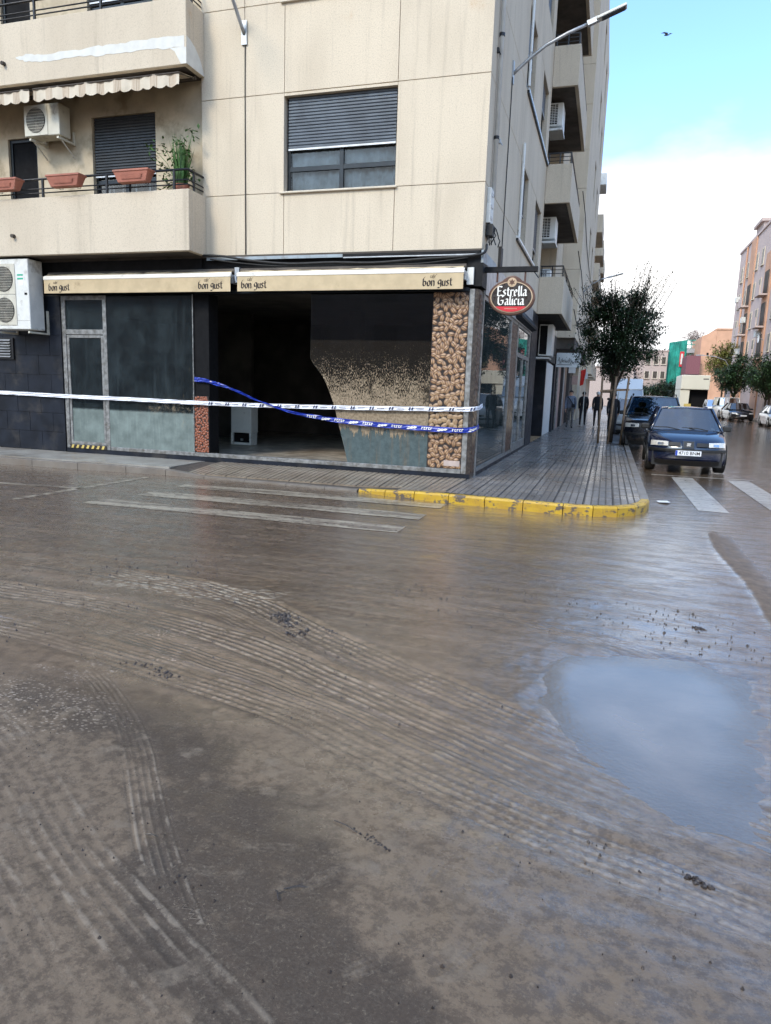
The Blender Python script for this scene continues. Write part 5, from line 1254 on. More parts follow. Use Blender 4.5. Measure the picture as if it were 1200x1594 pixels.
# meter boxes on the corner
jb = thing('junction_box', 'tall grey cable box at the corner above the black cable knot', 'box', (.0, .30, 4.33))
m = MB(); m.box(0, .07, -.10, .22, .05, .60); bevel(m.build('casing', 'acgrey', jb), .01, 2)
for z_ in (.12, .30, .48):
    m = MB(); m.box(.07, .078, -.03, .10, z_, z_+.05); m.build('hinge', 'galv', jb)
m = MB(); q = random.Random(3)
for k in range(9):
    p = [Vector((.05+q.uniform(-.02, .06), .30+q.uniform(-.1, .16), 4.36))]
    for i in range(5): p.append(p[-1] + Vector((q.uniform(-.04, .04), q.uniform(-.07, .06), -q.uniform(.03, .09))))
    m.tube(p, .010, 5)
m.box(.02, .12, .20, .44, 4.18, 4.36); tag(m.build('cable_knot', 'cable'), 'black knot of cables hanging under the grey corner box', 'cables')
dp = thing('downpipe', 'pale grey pipe climbing the side wall next to the corner', 'pipe', (.055, .50, 4.85))
m = MB(); m.tube([(0, 0, 0), (0, 0, 12)], .036, 12); m.build('pipe', 'pipe', dp, smooth=True)
for z_ in (.9, 2.45, 4.2, 6.0, 8.0, 10.0):
    m = MB(); m.tube([(0, 0, z_), (0, 0, z_+.05)], .046, 12); m.build('clamp', 'blackmetal', dp)
# conduits along the side wall under the windows
for k, zz in enumerate((4.90, 7.96)):
    cdt = thing('conduit', ['white conduit under the first floor side windows, bent up beside the nearer one', 'white conduit with black underside under the second floor side windows'][k], 'conduit', (0, 0, 0))
    m = MB(); m.box(.0, .05, 4.0 if k == 0 else 4.35, 7.5 if k == 0 else 9.4, zz+.02, zz+.07); m.build('channel', 'white', cdt)
    m = MB(); m.box(.0, .05, 4.0 if k == 0 else 4.35, 7.5 if k == 0 else 9.4, zz-.03, zz+.019); m.build('lower_pipe', 'blackmetal', cdt)
    m = MB(); m.tube([(.045, 4.12 if k == 0 else 4.25, zz+.05), (.045, 4.12 if k == 0 else 4.25, zz+1.95)], .030, 8); m.build('riser', 'white', cdt)
# small wall fittings
for i, (y, z_, lb) in enumerate([(.42, 7.05, 'small wall hook beside the downpipe, above the upper joint'), (1.1, 5.9, 'small white and black wall fitting to the right of the downpipe')]):
    m = MB(); m.box(.0, .03, y-.03, y+.03, z_-.02, z_+.05); m.tube([(.03, y, z_), (.06, y, z_-.05)], .01, 6); tag(m.build('wall_fitting', 'galv' if i else 'blackmetal'), lb, 'fitting')
# beer sign
sg = thing('bar_sign', 'round brown Estrella Galicia sign hanging from a dark arm at the corner', 'sign', (0, 0, 0))
m = MB(); m.box(.03, .90, .22, .32, 3.60, 3.68); m.build('arm', 'brownmetal' if False else 'blackband', sg)
m = MB(); m.tube([(.24, .27, 3.60), (.24, .27, 3.44)], .016, 8); m.tube([(.70, .27, 3.60), (.70, .27, 3.40)], .016, 8); m.build('hanger', 'brownmetal', sg)
m = MB(); m.tube([(.84, .27, 3.60), (.92, .27, 3.50)], .010, 6); m.build('hook', 'blackmetal', sg)
def ell(rx, rz, cx=.50, cz=3.19, n=72, bump=None, grow=0.0):
    pts = []
    for k in range(n):
        a = 2*PI*k/n; x, z_ = cx+rx*math.cos(a), cz+rz*math.sin(a)
        if bump:
            bz, br = bump
            dx = x-cx
            if abs(dx) < br*1.35 and math.sin(a) > 0:
                t_ = max(0, 1-(abs(dx)/(br*1.35))**2.2); z_ = z_ + (bz-(cz+rz))*t_
        pts.append((x, z_))
    return pts
m = MB(); m.prism(ell(.385, .292, bump=(3.535, .12)), .20, .32, 'y'); bevel(m.build('border', 'brownmetal', sg), .015, 2)
m = MB(); m.prism(ell(.348, .252), .1935, .20, 'y'); m.build('pale_ring', 'copper', sg)
m = MB(); m.prism(ell(.332, .237), .1885, .1935, 'y'); m.build('dark_field', 'signdark', sg)
el = [p for p in ell(.332, .237, n=144) if p[1] < 3.045]
m = MB(); m.prism(el, .1835, .1885, 'y'); m.build('red_band', 'signred', sg)
m = MB(); m.disc((.50, .194, 3.425), .075, 'y', .02, 24); em = m.build('medallion', 'copper', sg)
m = MB(); st_ = []
for k in range(12):
    a = PI/2 + k*PI/6; r_ = .055 if k % 2 == 0 else .028; st_.append((.50+r_*math.cos(a), 3.425+r_*math.sin(a)))
m.prism(st_, .178, .184, 'y'); m.build('star', 'brownmetal', em)
m = MB(); nib_text('Estrella', .162, .026, R(35), lambda u, v, d: (.505+u, .188-d, 3.205+v), m, .004); tag(m.build('lettering', 'signwhite', sg), kind='stuff')
m = MB(); nib_text('Galicia', .162, .026, R(35), lambda u, v, d: (.495+u, .188-d, 3.062+v), m, .004); tag(m.build('lettering', 'signwhite', sg), kind='stuff')
m = MB()
for k in range(11): m.box(.40+k*.019, .412+k*.019, .181, .183, 2.995, 3.008)
tag(m.build('small_print', 'copper', sg), kind='stuff')
# police tapes
def ribbon(name, pts, w, mat, label, marks, parent=None, twist=None, wfun=None):
    root = thing(name, label, 'tape', (0, 0, 0))
    P = [Vector(p) for p in pts]; Q = []; S = 12
    for i in range(len(P)-1):
        p0 = P[max(i-1, 0)]; p1 = P[i]; p2 = P[i+1]; p3 = P[min(i+2, len(P)-1)]
        for k in range(S):
            t_ = k/S; Q.append(.5*((2*p1)+(p2-p0)*t_+(2*p0-5*p1+4*p2-p3)*t_*t_+(3*p1-3*p2+p3-p0)*t_**3))
    Q.append(P[-1]); n = len(Q); fr = []
    acc = [0.0]
    for a, b in zip(Q[:-1], Q[1:]): acc.append(acc[-1]+(b-a).length)
    m = MB(); vs = []
    for i, q in enumerate(Q):
        d = (Q[min(i+1, n-1)]-Q[max(i-1, 0)]).normalized(); nrm = d.cross(Vector((0, 0, 1))).normalized(); tw_ = twist(acc[i]) if twist else 0
        up = Vector((0, 0, 1))*math.cos(tw_) + nrm*math.sin(tw_)
        fr.append((q, d, up, d.cross(up).normalized())); vs += [q-up*w/2, q+up*w/2]
    q_ = random.Random(len(pts)); vs = []; NC = 5
    for i, (c, d, up, nr) in enumerate(fr):
        wf = wfun(acc[i]) if wfun else 1.0
        for j in range(NC):
            v = (j/(NC-1)-.5); fold = .010*math.sin(acc[i]*9+v*7)*math.sin(acc[i]*3.7+j*1.9) + .006*q_.uniform(-1, 1)
            vs.append(c + up*v*w*wf + nr*fold*(1.0 if wf > .8 else 2.0))
    m.add(vs, [(NC*i+j, NC*i+NC+j, NC*i+NC+j+1, NC*i+j+1) for i in range(n-1) for j in range(NC-1)]); o = m.build('ribbon', mat, root, smooth=False)
    def at_(s_, v, off=.014):
        i = max(0, min(n-2, int(np.searchsorted(acc, s_))-1)); q, d, up, nr = fr[i]; q2 = fr[i+1][0]
        t_ = (s_-acc[i])/max(1e-6, acc[i+1]-acc[i]); c = q.lerp(q2, t_); sg_ = 1 if nr.y < 0 or nr.x > .5 else -1
        return c + up*v*w + nr*off*sg_
    marks(root, at_, acc[-1]); return root
def white_marks(root, at_, L_):
    m = MB(); s_ = L_*.58
    while s_ < L_-.1:
        for k in (0, .05):
            m.add([at_(s_+k, -.35), at_(s_+k+.025, -.35), at_(s_+k+.045, .35), at_(s_+k+.02, .35)], [(0,1,2,3)])
        s_ += .36
    tag(m.build('mark', 'navy', root), kind='stuff')
    m = MB(); s_ = L_*.58 + .15
    while s_ < L_-.2:
        for k in range(6): m.add([at_(s_+k*.022, -.10), at_(s_+k*.022+.012, -.10), at_(s_+k*.022+.012, .12), at_(s_+k*.022, .12)], [(0,1,2,3)])
        s_ += .36
    tag(m.build('small_print', 'navy', root), kind='stuff')
ribbon('barrier_tape', [(-13.0,-.10,1.30),(-10.1,-.06,1.29),(-8.4,-.06,1.27),(-6.9,-.06,1.26),(-5.4,-.06,1.245),(-4.1,-.06,1.245),(-2.5,-.06,1.265),(-.9,-.06,1.30),(-.10,-.05,1.325),(.05,.05,1.34),(.06,.42,1.37),(.05,.58,1.385)], .075, 'tapewhite', 'white barrier tape stretched straight across the whole cafe front', white_marks)
def blue_marks(root, at_, L_):
    m = MB(); s_ = L_*.42; k_ = 0
    while s_ < L_-.25:
        if k_ % 2 == 0:
            for j in range(5):
                a = s_ + j*.040
                m.add([at_(a, -.22), at_(a+.011, -.22), at_(a+.011, .24), at_(a, .24)], [(0,1,2,3)])
                m.add([at_(a+.011, .12), at_(a+.030, .12), at_(a+.030, .24), at_(a+.011, .24)], [(0,1,2,3)])
                if j % 2: m.add([at_(a+.011, -.22), at_(a+.030, -.22), at_(a+.030, -.1), at_(a+.011, -.1)], [(0,1,2,3)])
        else:
            for j in range(3):
                a = s_ + j*.055
                m.add([at_(a, -.30+.1*j), at_(a+.045, -.34+.1*j), at_(a+.075, -.12+.1*j), at_(a+.02, -.08+.1*j)], [(0,1,2,3)])
                m.add([at_(a+.02, .02+.05*j), at_(a+.07, -.02+.05*j), at_(a+.08, .1+.05*j), at_(a+.03, .14+.05*j)], [(0,1,2,3)])
        s_ += .27; k_ += 1
    tag(m.build('lettering', 'signwhite', root), kind='stuff')
ribbon('barrier_tape', [(-5.42,-.02,1.69),(-5.1,-.04,1.655),(-4.6,-.07,1.54),(-4.1,-.08,1.36),(-3.42,-.085,1.16),(-2.78,-.085,1.07),(-2.03,-.085,1.01),(-1.07,-.085,.975),(-.39,-.075,.96),(-.11,-.055,.97),(.04,.05,.995),(.05,.35,1.04)], .095, 'tapeblue', 'blue police tape with white print drooping from the black pillar to the corner post', blue_marks, twist=lambda s_: 1.15*math.exp(-((s_-1.5)/.8)**2)*math.sin(s_*3.0) + .15*math.sin(s_*5), wfun=lambda s_: .95-.62*math.exp(-((s_-1.55)/1.0)**2))

# flower boxes on the first floor rail
def flower_box(x, label, n):
    t_ = thing('flower_box', label, 'flower box', (x, -.64, Z0+1.16), group='terracotta flower boxes hung on the first floor rail')
    m = MB(); a, b = .36, .29
    m.add([(-b,-.07,0),(b,-.07,0),(b,.07,0),(-b,.07,0),(-a,-.10,.17),(a,-.10,.17),(a,.10,.17),(-a,.10,.17),(-a-.012,-.112,.17),(a+.012,-.112,.17),(a+.012,.112,.17),(-a-.012,.112,.17),(-a-.012,-.112,.205),(a+.012,-.112,.205),(a+.012,.112,.205),(-a-.012,.112,.205)],
          [(0,3,2,1),(0,1,5,4),(1,2,6,5),(2,3,7,6),(3,0,4,7),(4,5,9,8),(5,6,10,9),(6,7,11,10),(7,4,8,11),(8,9,13,12),(9,10,14,13),(10,11,15,14),(11,8,12,15)])
    bevel(m.build('trough', 'terracotta', t_), .006, 1)
    m = MB(); m.add([(-.2,-.0865,.045),(.2,-.0865,.045),(.24,-.103,.125),(-.24,-.103,.125)], [(0,1,2,3)]); m.add([(-.19,-.0905,.055),(.19,-.0905,.055),(.225,-.105,.115),(-.225,-.105,.115)], [(0,1,2,3)]); m.build('moulded_panel', 'terracotta', t_)
    m = MB(); m.box(-.33, .33, -.09, .09, .16, .185); m.build('soil', 'clod', t_)
    m = MB(); 
    for sx in (-.2, .2): m.tube([(sx, .1, .18), (sx, .14, .22), (sx, .14, .0), (sx, .05, -.01)], .006, 5)
    m.build('hook', 'blackmetal', t_)
flower_box(-9.08, 'leftmost terracotta flower box, cut by the edge of the picture', 0)
flower_box(-7.66, 'middle terracotta flower box, below the pale wall between door and window', 1)
flower_box(-6.19, 'rightmost terracotta flower box, in front of the first floor window', 2)
# balcony plant
def leafquad(m, c, d, up, l, w):
    c, d, up = Vector(c), Vector(d).normalized(), Vector(up); s = d.cross(up)
    s = s.normalized() if s.length > 1e-4 else Vector((1, 0, 0)); n_ = s.cross(d)
    m.add([c, c+d*l*.5+s*w*.5-n_*l*.03, c+d*l-n_*l*.12, c+d*l*.5-s*w*.5-n_*l*.03], [(0,1,2,3)])
pl = thing('potted_plant', 'green plant with upright blades and trailing stems in the balcony corner', 'plant', (-5.45, -.28, Z0+.9))
m = MB(); m.tube([(0, 0, 0), (0, 0, .28)], [.10, .14], 14); m.build('pot', 'terracotta', pl)
q = random.Random(5); m = MB()
for k in range(150):
    a = q.uniform(0, 2*PI); r_ = q.uniform(0, .10); h = q.uniform(.45, .92); le = q.uniform(.02, .16)
    b = Vector((r_*math.cos(a), r_*math.sin(a), .25)); tip = b+Vector((math.cos(a)*le, math.sin(a)*le, h)); s = Vector((-math.sin(a+q.uniform(-1, 1)), math.cos(a), 0))*.011
    mid_ = b.lerp(tip, .5)-Vector((math.cos(a), math.sin(a), 0))*le*.2; m.add([b-s, b+s, mid_+s*1.2, tip, mid_-s*1.2], [(0,1,2,3,4)])
tag(m.build('blades', 'leaf', pl), kind='stuff')
m = MB(); m2 = MB()
for (x, z_) in ((-.62,.95),(-.55,.72),(-.45,1.0),(-.15,1.12),(.12,1.05),(.20,.86),(.24,1.2),(-.50,.50),(-.42,.38),(-.36,.58),(.24,.36),(-.5,.2),(-.25,.25),(.1,.3),(.2,.5),(-.3,.85),(-.1,.7),(.05,.8)):
    p0 = Vector((q.uniform(-.05, .05), 0, .25)); p3 = Vector((x, q.uniform(-.1, .25), z_)); p1 = p0.lerp(p3, .4)+Vector((0, 0, .12)); p2 = p0.lerp(p3, .75)+Vector((0, 0, .08))
    m.tube([p0, p1, p2, p3], .0045, 4)
    for k in range(16):
        c = p2.lerp(p3, q.uniform(-.1, 1.1))+Vector((q.gauss(0, .045), q.gauss(0, .05), q.gauss(0, .045))); leafquad(m2, c, (q.gauss(0, 1), q.gauss(0, 1), q.gauss(0, .7)), (0, 0, 1), q.uniform(.06, .11), q.uniform(.04, .065))
m.build('stem', 'leaf', pl); tag(m2.build('leaves', 'leaf', pl), kind='stuff')
# striped awnings under the second floor balcony
t = NT('striped_awning_cloth'); p = t.pos(); s_ = t.sep(p)
fx = t.math('FRACT', t.math('MULTIPLY', s_[0], 2.7))
ln = t.math('MULTIPLY', t.ramp(t.math('ABSOLUTE', t.math('SUBTRACT', fx, .5)), .22, .20), t.ramp(t.math('SINE', t.math('MULTIPLY', s_[0], 210)), .0, .4))
c = t.mix(t.math('MULTIPLY', ln, .75), (.60, .53, .42), (.26, .18, .12)); c = t.mix(t.ramp(t.math('ABSOLUTE', t.math('SUBTRACT', fx, .5)), .24, .2, 0, .25), c, (.45, .33, .22))
c = t.mix(t.ramp(t.noise(p, 4, 6), .5, .75, 0, .4), c, (.34, .29, .21))
M['stripecloth'] = t.fin(t.bsdf(c, .9))
def striped(x0, x1, zb, label):
    a = thing('awning', label, 'awning', (0, 0, 0), group='striped cream balcony awnings')
    m = MB(); n = int((x1-x0)/.02); vs = []
    for i in range(n+1):
        x = x0+(x1-x0)*i/n; sc = abs(math.sin((x-x0)*PI/.235))**.75*.045; yy = -.63 + .010*math.sin(x*9) + .006*math.sin(x*31)
        for z_ in (zb+.235, zb+.12, zb+.055-sc): vs.append((x, yy - (.012*math.sin(x*14) if z_ < zb+.1 else 0), z_))
    m.add(vs, [(3*i+u, 3*i+u+1, 3*i+u+4, 3*i+u+3) for i in range(n) for u in (0, 1)]); m.build('valance', 'stripecloth', a, smooth=True)
    m = MB(); m.add([(x0,-.63,zb+.24),(x1,-.63,zb+.24),(x1,-.12,zb+.34),(x0,-.12,zb+.34)], [(0,1,2,3)]); m.build('cloth', 'stripecloth', a)
    m = MB(); m.tube([(x0,-.635,zb+.225),(x1,-.635,zb+.225)], .012, 6); m.build('front_bar', 'soffit', a)
    m = MB(); m.tube([(x0,-.12,zb+.34),(x1,-.12,zb+.34)], .035, 8); m.build('roller', 'soffit', a)
    m = MB(); m.tube([(x1-.02,-.62,zb+.22),(x1-.05,-.35,zb+.30),(x1-.02,-.10,zb+.33)], .015, 6); m.tube([(x0+.02,-.62,zb+.22),(x0+.05,-.35,zb+.30),(x0+.02,-.10,zb+.33)], .015, 6); m.build('arm', 'soffit', a)
striped(-8.32, -5.24, 6.58, 'right striped balcony awning with a long scalloped edge')
striped(-12.6, -8.40, 6.58, 'left striped balcony awning, mostly cut by the picture edge')
# air conditioners
def grille(m, cx, cz, r_, y, n=9):
    for k in range(1, n):
        rr = r_*k/n; m.tube([(cx+rr*math.cos(a), y, cz+rr*math.sin(a)) for a in [2*PI*i/24 for i in range(25)]], .0035, 3, caps=False)
def aircon(name_loc, label, w, h, d, fans, mat='acgrey', group=None, rz=0, bracket=True, cat='air conditioner', sticker=False):
    a = thing('air_conditioner', label, cat, name_loc, rz, group)
    m = MB(); m.box(-w/2, w/2, 0, d, 0, h); bevel(m.build('casing', mat, a), .02, 3)
    for (fx_, fz_, r_) in fans:
        m = MB(); m.box(fx_-r_-.05, fx_+r_+.05, -.012, .0, fz_-r_-.05, fz_+r_+.05); fr = bevel(m.build('fan_frame', 'creamcase', a), .006, 1)
        m = MB(); m.disc((fx_, -.014, fz_), r_, 'y', .004, 32); m.build('fan_opening', 'dark', fr)
        m = MB()
        for k in range(3):
            t0 = k*2*PI/3+.4; p_ = [(fx_+.02*math.cos(t0), -.018, fz_+.02*math.sin(t0))] + [(fx_+r_*.9*math.cos(t0+u), -.018-.004*u, fz_+r_*.9*math.sin(t0+u)) for u in (0, .35, .7)]
            m.add(p_, [(0,1,2,3)])
        m.build('fan_blade', 'soffit', fr)
        m = MB(); n = max(6, int(r_/.024))
        for k in range(-n+1, n):
            u = k/n*r_; L_ = math.sqrt(max(0, r_*r_-u*u)); m.box(fx_+u-.0018, fx_+u+.0018, -.030, -.026, fz_-L_, fz_+L_); m.box(fx_-L_, fx_+L_, -.034, -.030, fz_+u-.0025, fz_+u+.0025) if k % 2 == 0 else None
        m.build('guard', 'creamcase', fr)
    if bracket:
        for sx in (-w/2+.12, w/2-.02):
            m = MB(); m.box(sx-.02, sx+.02, -.03, d+.12, -.07, -.035); m.box(sx-.02, sx+.02, d+.08, d+.12, -.035, h*.30)
            m.tube([(sx, .05, -.06), (sx, d+.1, -.30)], .014, 5) if name_loc[2] > 5 else None
            m.build('bracket', 'creamcase', a)
    return a
ac = aircon((-9.245, -.50, 2.55), 'large white outdoor unit with two stacked fans and a green label, leftmost', .93, 1.34, .38, [(-.14, .96, .24), (-.14, .37, .24)])
m = MB(); m.box(.20, .34, -.003, .0, 1.02, 1.05); m.box(.20, .34, -.003, .0, .95, .98); m.build('green_sticker', 'green', ac)
m = MB(); m.box(.22, .34, -.003, .0, .985-.15, .99-.05); m.build('white_sticker', 'white', ac)
m = MB(); m.box(.36, .42, -.006, .0, .66, .70); m.build('latch', 'dark', ac)
m = MB(); m.box(.12, .465, -.003, .0, .17, .173); m.build('seam', 'soffit', ac)
ac1 = aircon((-8.42, -.33, 6.12), 'white outdoor unit on brackets under the striped awnings', .78, .56, .30, [(-.14, .28, .22)], mat='creamcase')
# street side units
def grid_unit(loc, label, w, d, h, side=True):
    """unit seen end-on: coil grid towards the camera"""
    a = thing('air_conditioner', label, 'air conditioner', loc, 0, 'outdoor units in the loggias on the street side')
    m = MB(); m.box(0, w, 0, d, 0, h); bevel(m.build('casing', 'white', a), .02, 2)
    m = MB(); m.box(.03, w*.62, -.006, .0, .05, h-.05); c_ = m.build('coil', 'dark', a)
    m = MB()
    for k in range(1, 12): m.box(.03, w*.62, -.012, -.006, .05+(h-.1)*k/12-.006, .05+(h-.1)*k/12+.006)
    for u in (.33, .66): m.box(.03+(w*.62-.03)*u-.006, .03+(w*.62-.03)*u+.006, -.013, -.0065, .05, h-.05)
    m.build('grid', 'white', c_)
    m = MB(); m.box(0, w+.02, -.02, d, -.12, -.06); m.build('bracket', 'white', a)
grid_unit((-.16, 10.4, 6.20), 'white outdoor unit high in the first floor loggia', .44, .8, .62)
grid_unit((-.12, 10.2, 9.25), 'outdoor unit high in the second floor loggia', .40, .8, .62)
grid_unit((-.02, 9.75, 4.75), 'low outdoor unit behind the first balcony rail on the street side', .30, .8, .48)
aw = thing('air_conditioner', 'tall white outdoor unit on a bracket below the lowest street side balcony', 'air conditioner', (-.10, 11.6, 2.86))
m = MB(); m.box(0, .42, 0, .95, 0, .98); bevel(m.build('casing', 'white', aw), .015, 2)
m = MB(); m.box(.03, .26, -.008, .0, .04, .94); m.build('coil', 'dark', aw)
m = MB(); m.box(-.12, .36, -.1, .9, -.10, -.05); m.box(-.12, -.08, -.1, .0, -.05, .28); m.build('bracket', 'acgrey', aw)
# wall street lamps
def lamp_arm(base, pts, head, label):
    a = thing('street_lamp', label, 'street lamp', base)
    m = MB(); m.tube(pts, [.030]*(len(pts)-1)+[.026], 10); m.build('arm', 'galv', a, smooth=True)
    m = MB(); 
    if abs(pts[-1][0]) > abs(pts[-1][1]): m.box(-.0, .03, -.05, .05, -.22, .16)
    else: m.box(-.05, .05, -.03, .0, -.22, .16)
    m.build('wall_plate', 'galv', a)
    if head:
        p_, d = Vector(head[0]), Vector(head[1]).normalized(); s = d.cross(Vector((0, 0, 1))).normalized(); u = s.cross(d)
        m = MB(); m.obox(p_+d*.08, d*.10, s*.045, u*.04); m.build('joint', 'galv', a)
        m = MB(); m.obox(p_+d*.40, d*.26, s*.085, u*.022); bevel(m.build('lamp_head', 'acgrey', a), .01, 2)
        m = MB(); m.obox(p_+d*.43-u*.026, d*.20, s*.07, u*.006); m.build('lens', 'alu_dark', a)
    return a
lamp_arm((0, 2.15, 7.46), [(.02,0,-.05),(.10,0,.02),(.30,0,.18),(.58,0,.37),(.95,0,.53),(1.33,0,.655)], ((1.30,0,.645), (.95,0,.33)), 'grey street lamp on a long curved arm fixed to the street side wall')
lamp_arm((-4.33, 0, 7.62), [(0,-.02,-.05),(-.01,-.10,.05),(-.05,-.35,.38),(-.09,-.75,.70),(-.12,-1.4,1.0)], ((-.12,-1.38,1.0), (0,-.95,.33)), 'grey lamp arm above the cafe front, its head above the picture')
lamp_arm((.72, 22.3, 6.35), [(.02,0,-.05),(.1,0,.05),(.35,0,.3),(.75,0,.5),(1.05,0,.58)], ((1.03,0,.57), (.95,0,.25)), 'far small street lamp arm on the left facades above the tree')
# cables along the street facade
q = random.Random(9)
for k, (lb) in enumerate(['upper slack cable strung along the street balconies', 'middle slack cable strung along the street balconies', 'lower slack cable strung along the street balconies']):
    zz = 9.0-k*2.0; rope('cable', [(.74, 15.0, zz-.3), (.80, 16.5, zz-.65), (.76, 18.0, zz-.5), (.76, 20.5, zz-.85), (.76, 24, zz-1.1), (.76, 30, zz-1.2)], .016, 'cable', lb, 'cable', group='slack cables along the street front')
# signs down the street
def panel_sign(loc, w, h, mat, label, name='shop_sign', extra=None):
    a = thing(name, label, 'sign', loc)
    m = MB(); m.box(0, w, -.04, .04, 0, h); m.build('panel', mat, a)
    m = MB(); m.box(-.10 if w < .5 else -.2, 0, -.02, .02, h*.8, h*.85); m.build('bracket', 'blackmetal', a)
    if extra: extra(a)
def scribble(a):
    m = MB(); q_ = random.Random(2)
    for k in range(14): 
        x = .06+k*.055; z_ = .18+q_.uniform(-.05, .05); m.tube([(x, -.045, z_), (x+.05, -.045, z_+q_.uniform(.05, .16)), (x+.07, -.045, z_-.02)], .010, 4)
    tag(m.build('lettering', 'print_black', a), kind='stuff')
    m = MB(); m.box(.04, .6, -.044, -.041, .08, .10); m.build('underline', 'print_black', a)
panel_sign((.12, 17.0, 2.72), .92, .55, 'white', 'white shop sign with dark hand lettering, half behind the street tree', extra=scribble)
panel_sign((.40, 21.0, 2.62), .30, .30, 'acgrey', 'small pale square sign below the lettered white one')
panel_sign((.47, 23.2, 2.15), .26, .42, 'pink', 'pinkish oval-topped shop sign over the pavement')
panel_sign((.84, 26.0, 2.5), .26, .34, 'white', 'tiny white sign just right of the red flag')
a = thing('flag', 'red flag hanging beside the pavement shops', 'flag', (.80, 24.0, 2.1)); m = MB(); vs = []
for i in range(9):
    for j in range(5): vs.append((.02+.26*i/8 - .10*(1-j/4)*(i/8), .03*math.sin(i*1.3+j), .08*i/8+.75*j/4))
m.add(vs, [(i*5+j, i*5+j+1, i*5+j+6, i*5+j+5) for i in range(8) for j in range(4)]); m.build('cloth', 'red', a, smooth=True)
m = MB(); m.tube([(.27, 0, -1.95), (.27, 0, .95)], .018, 6); m.build('pole', 'acgrey', a)
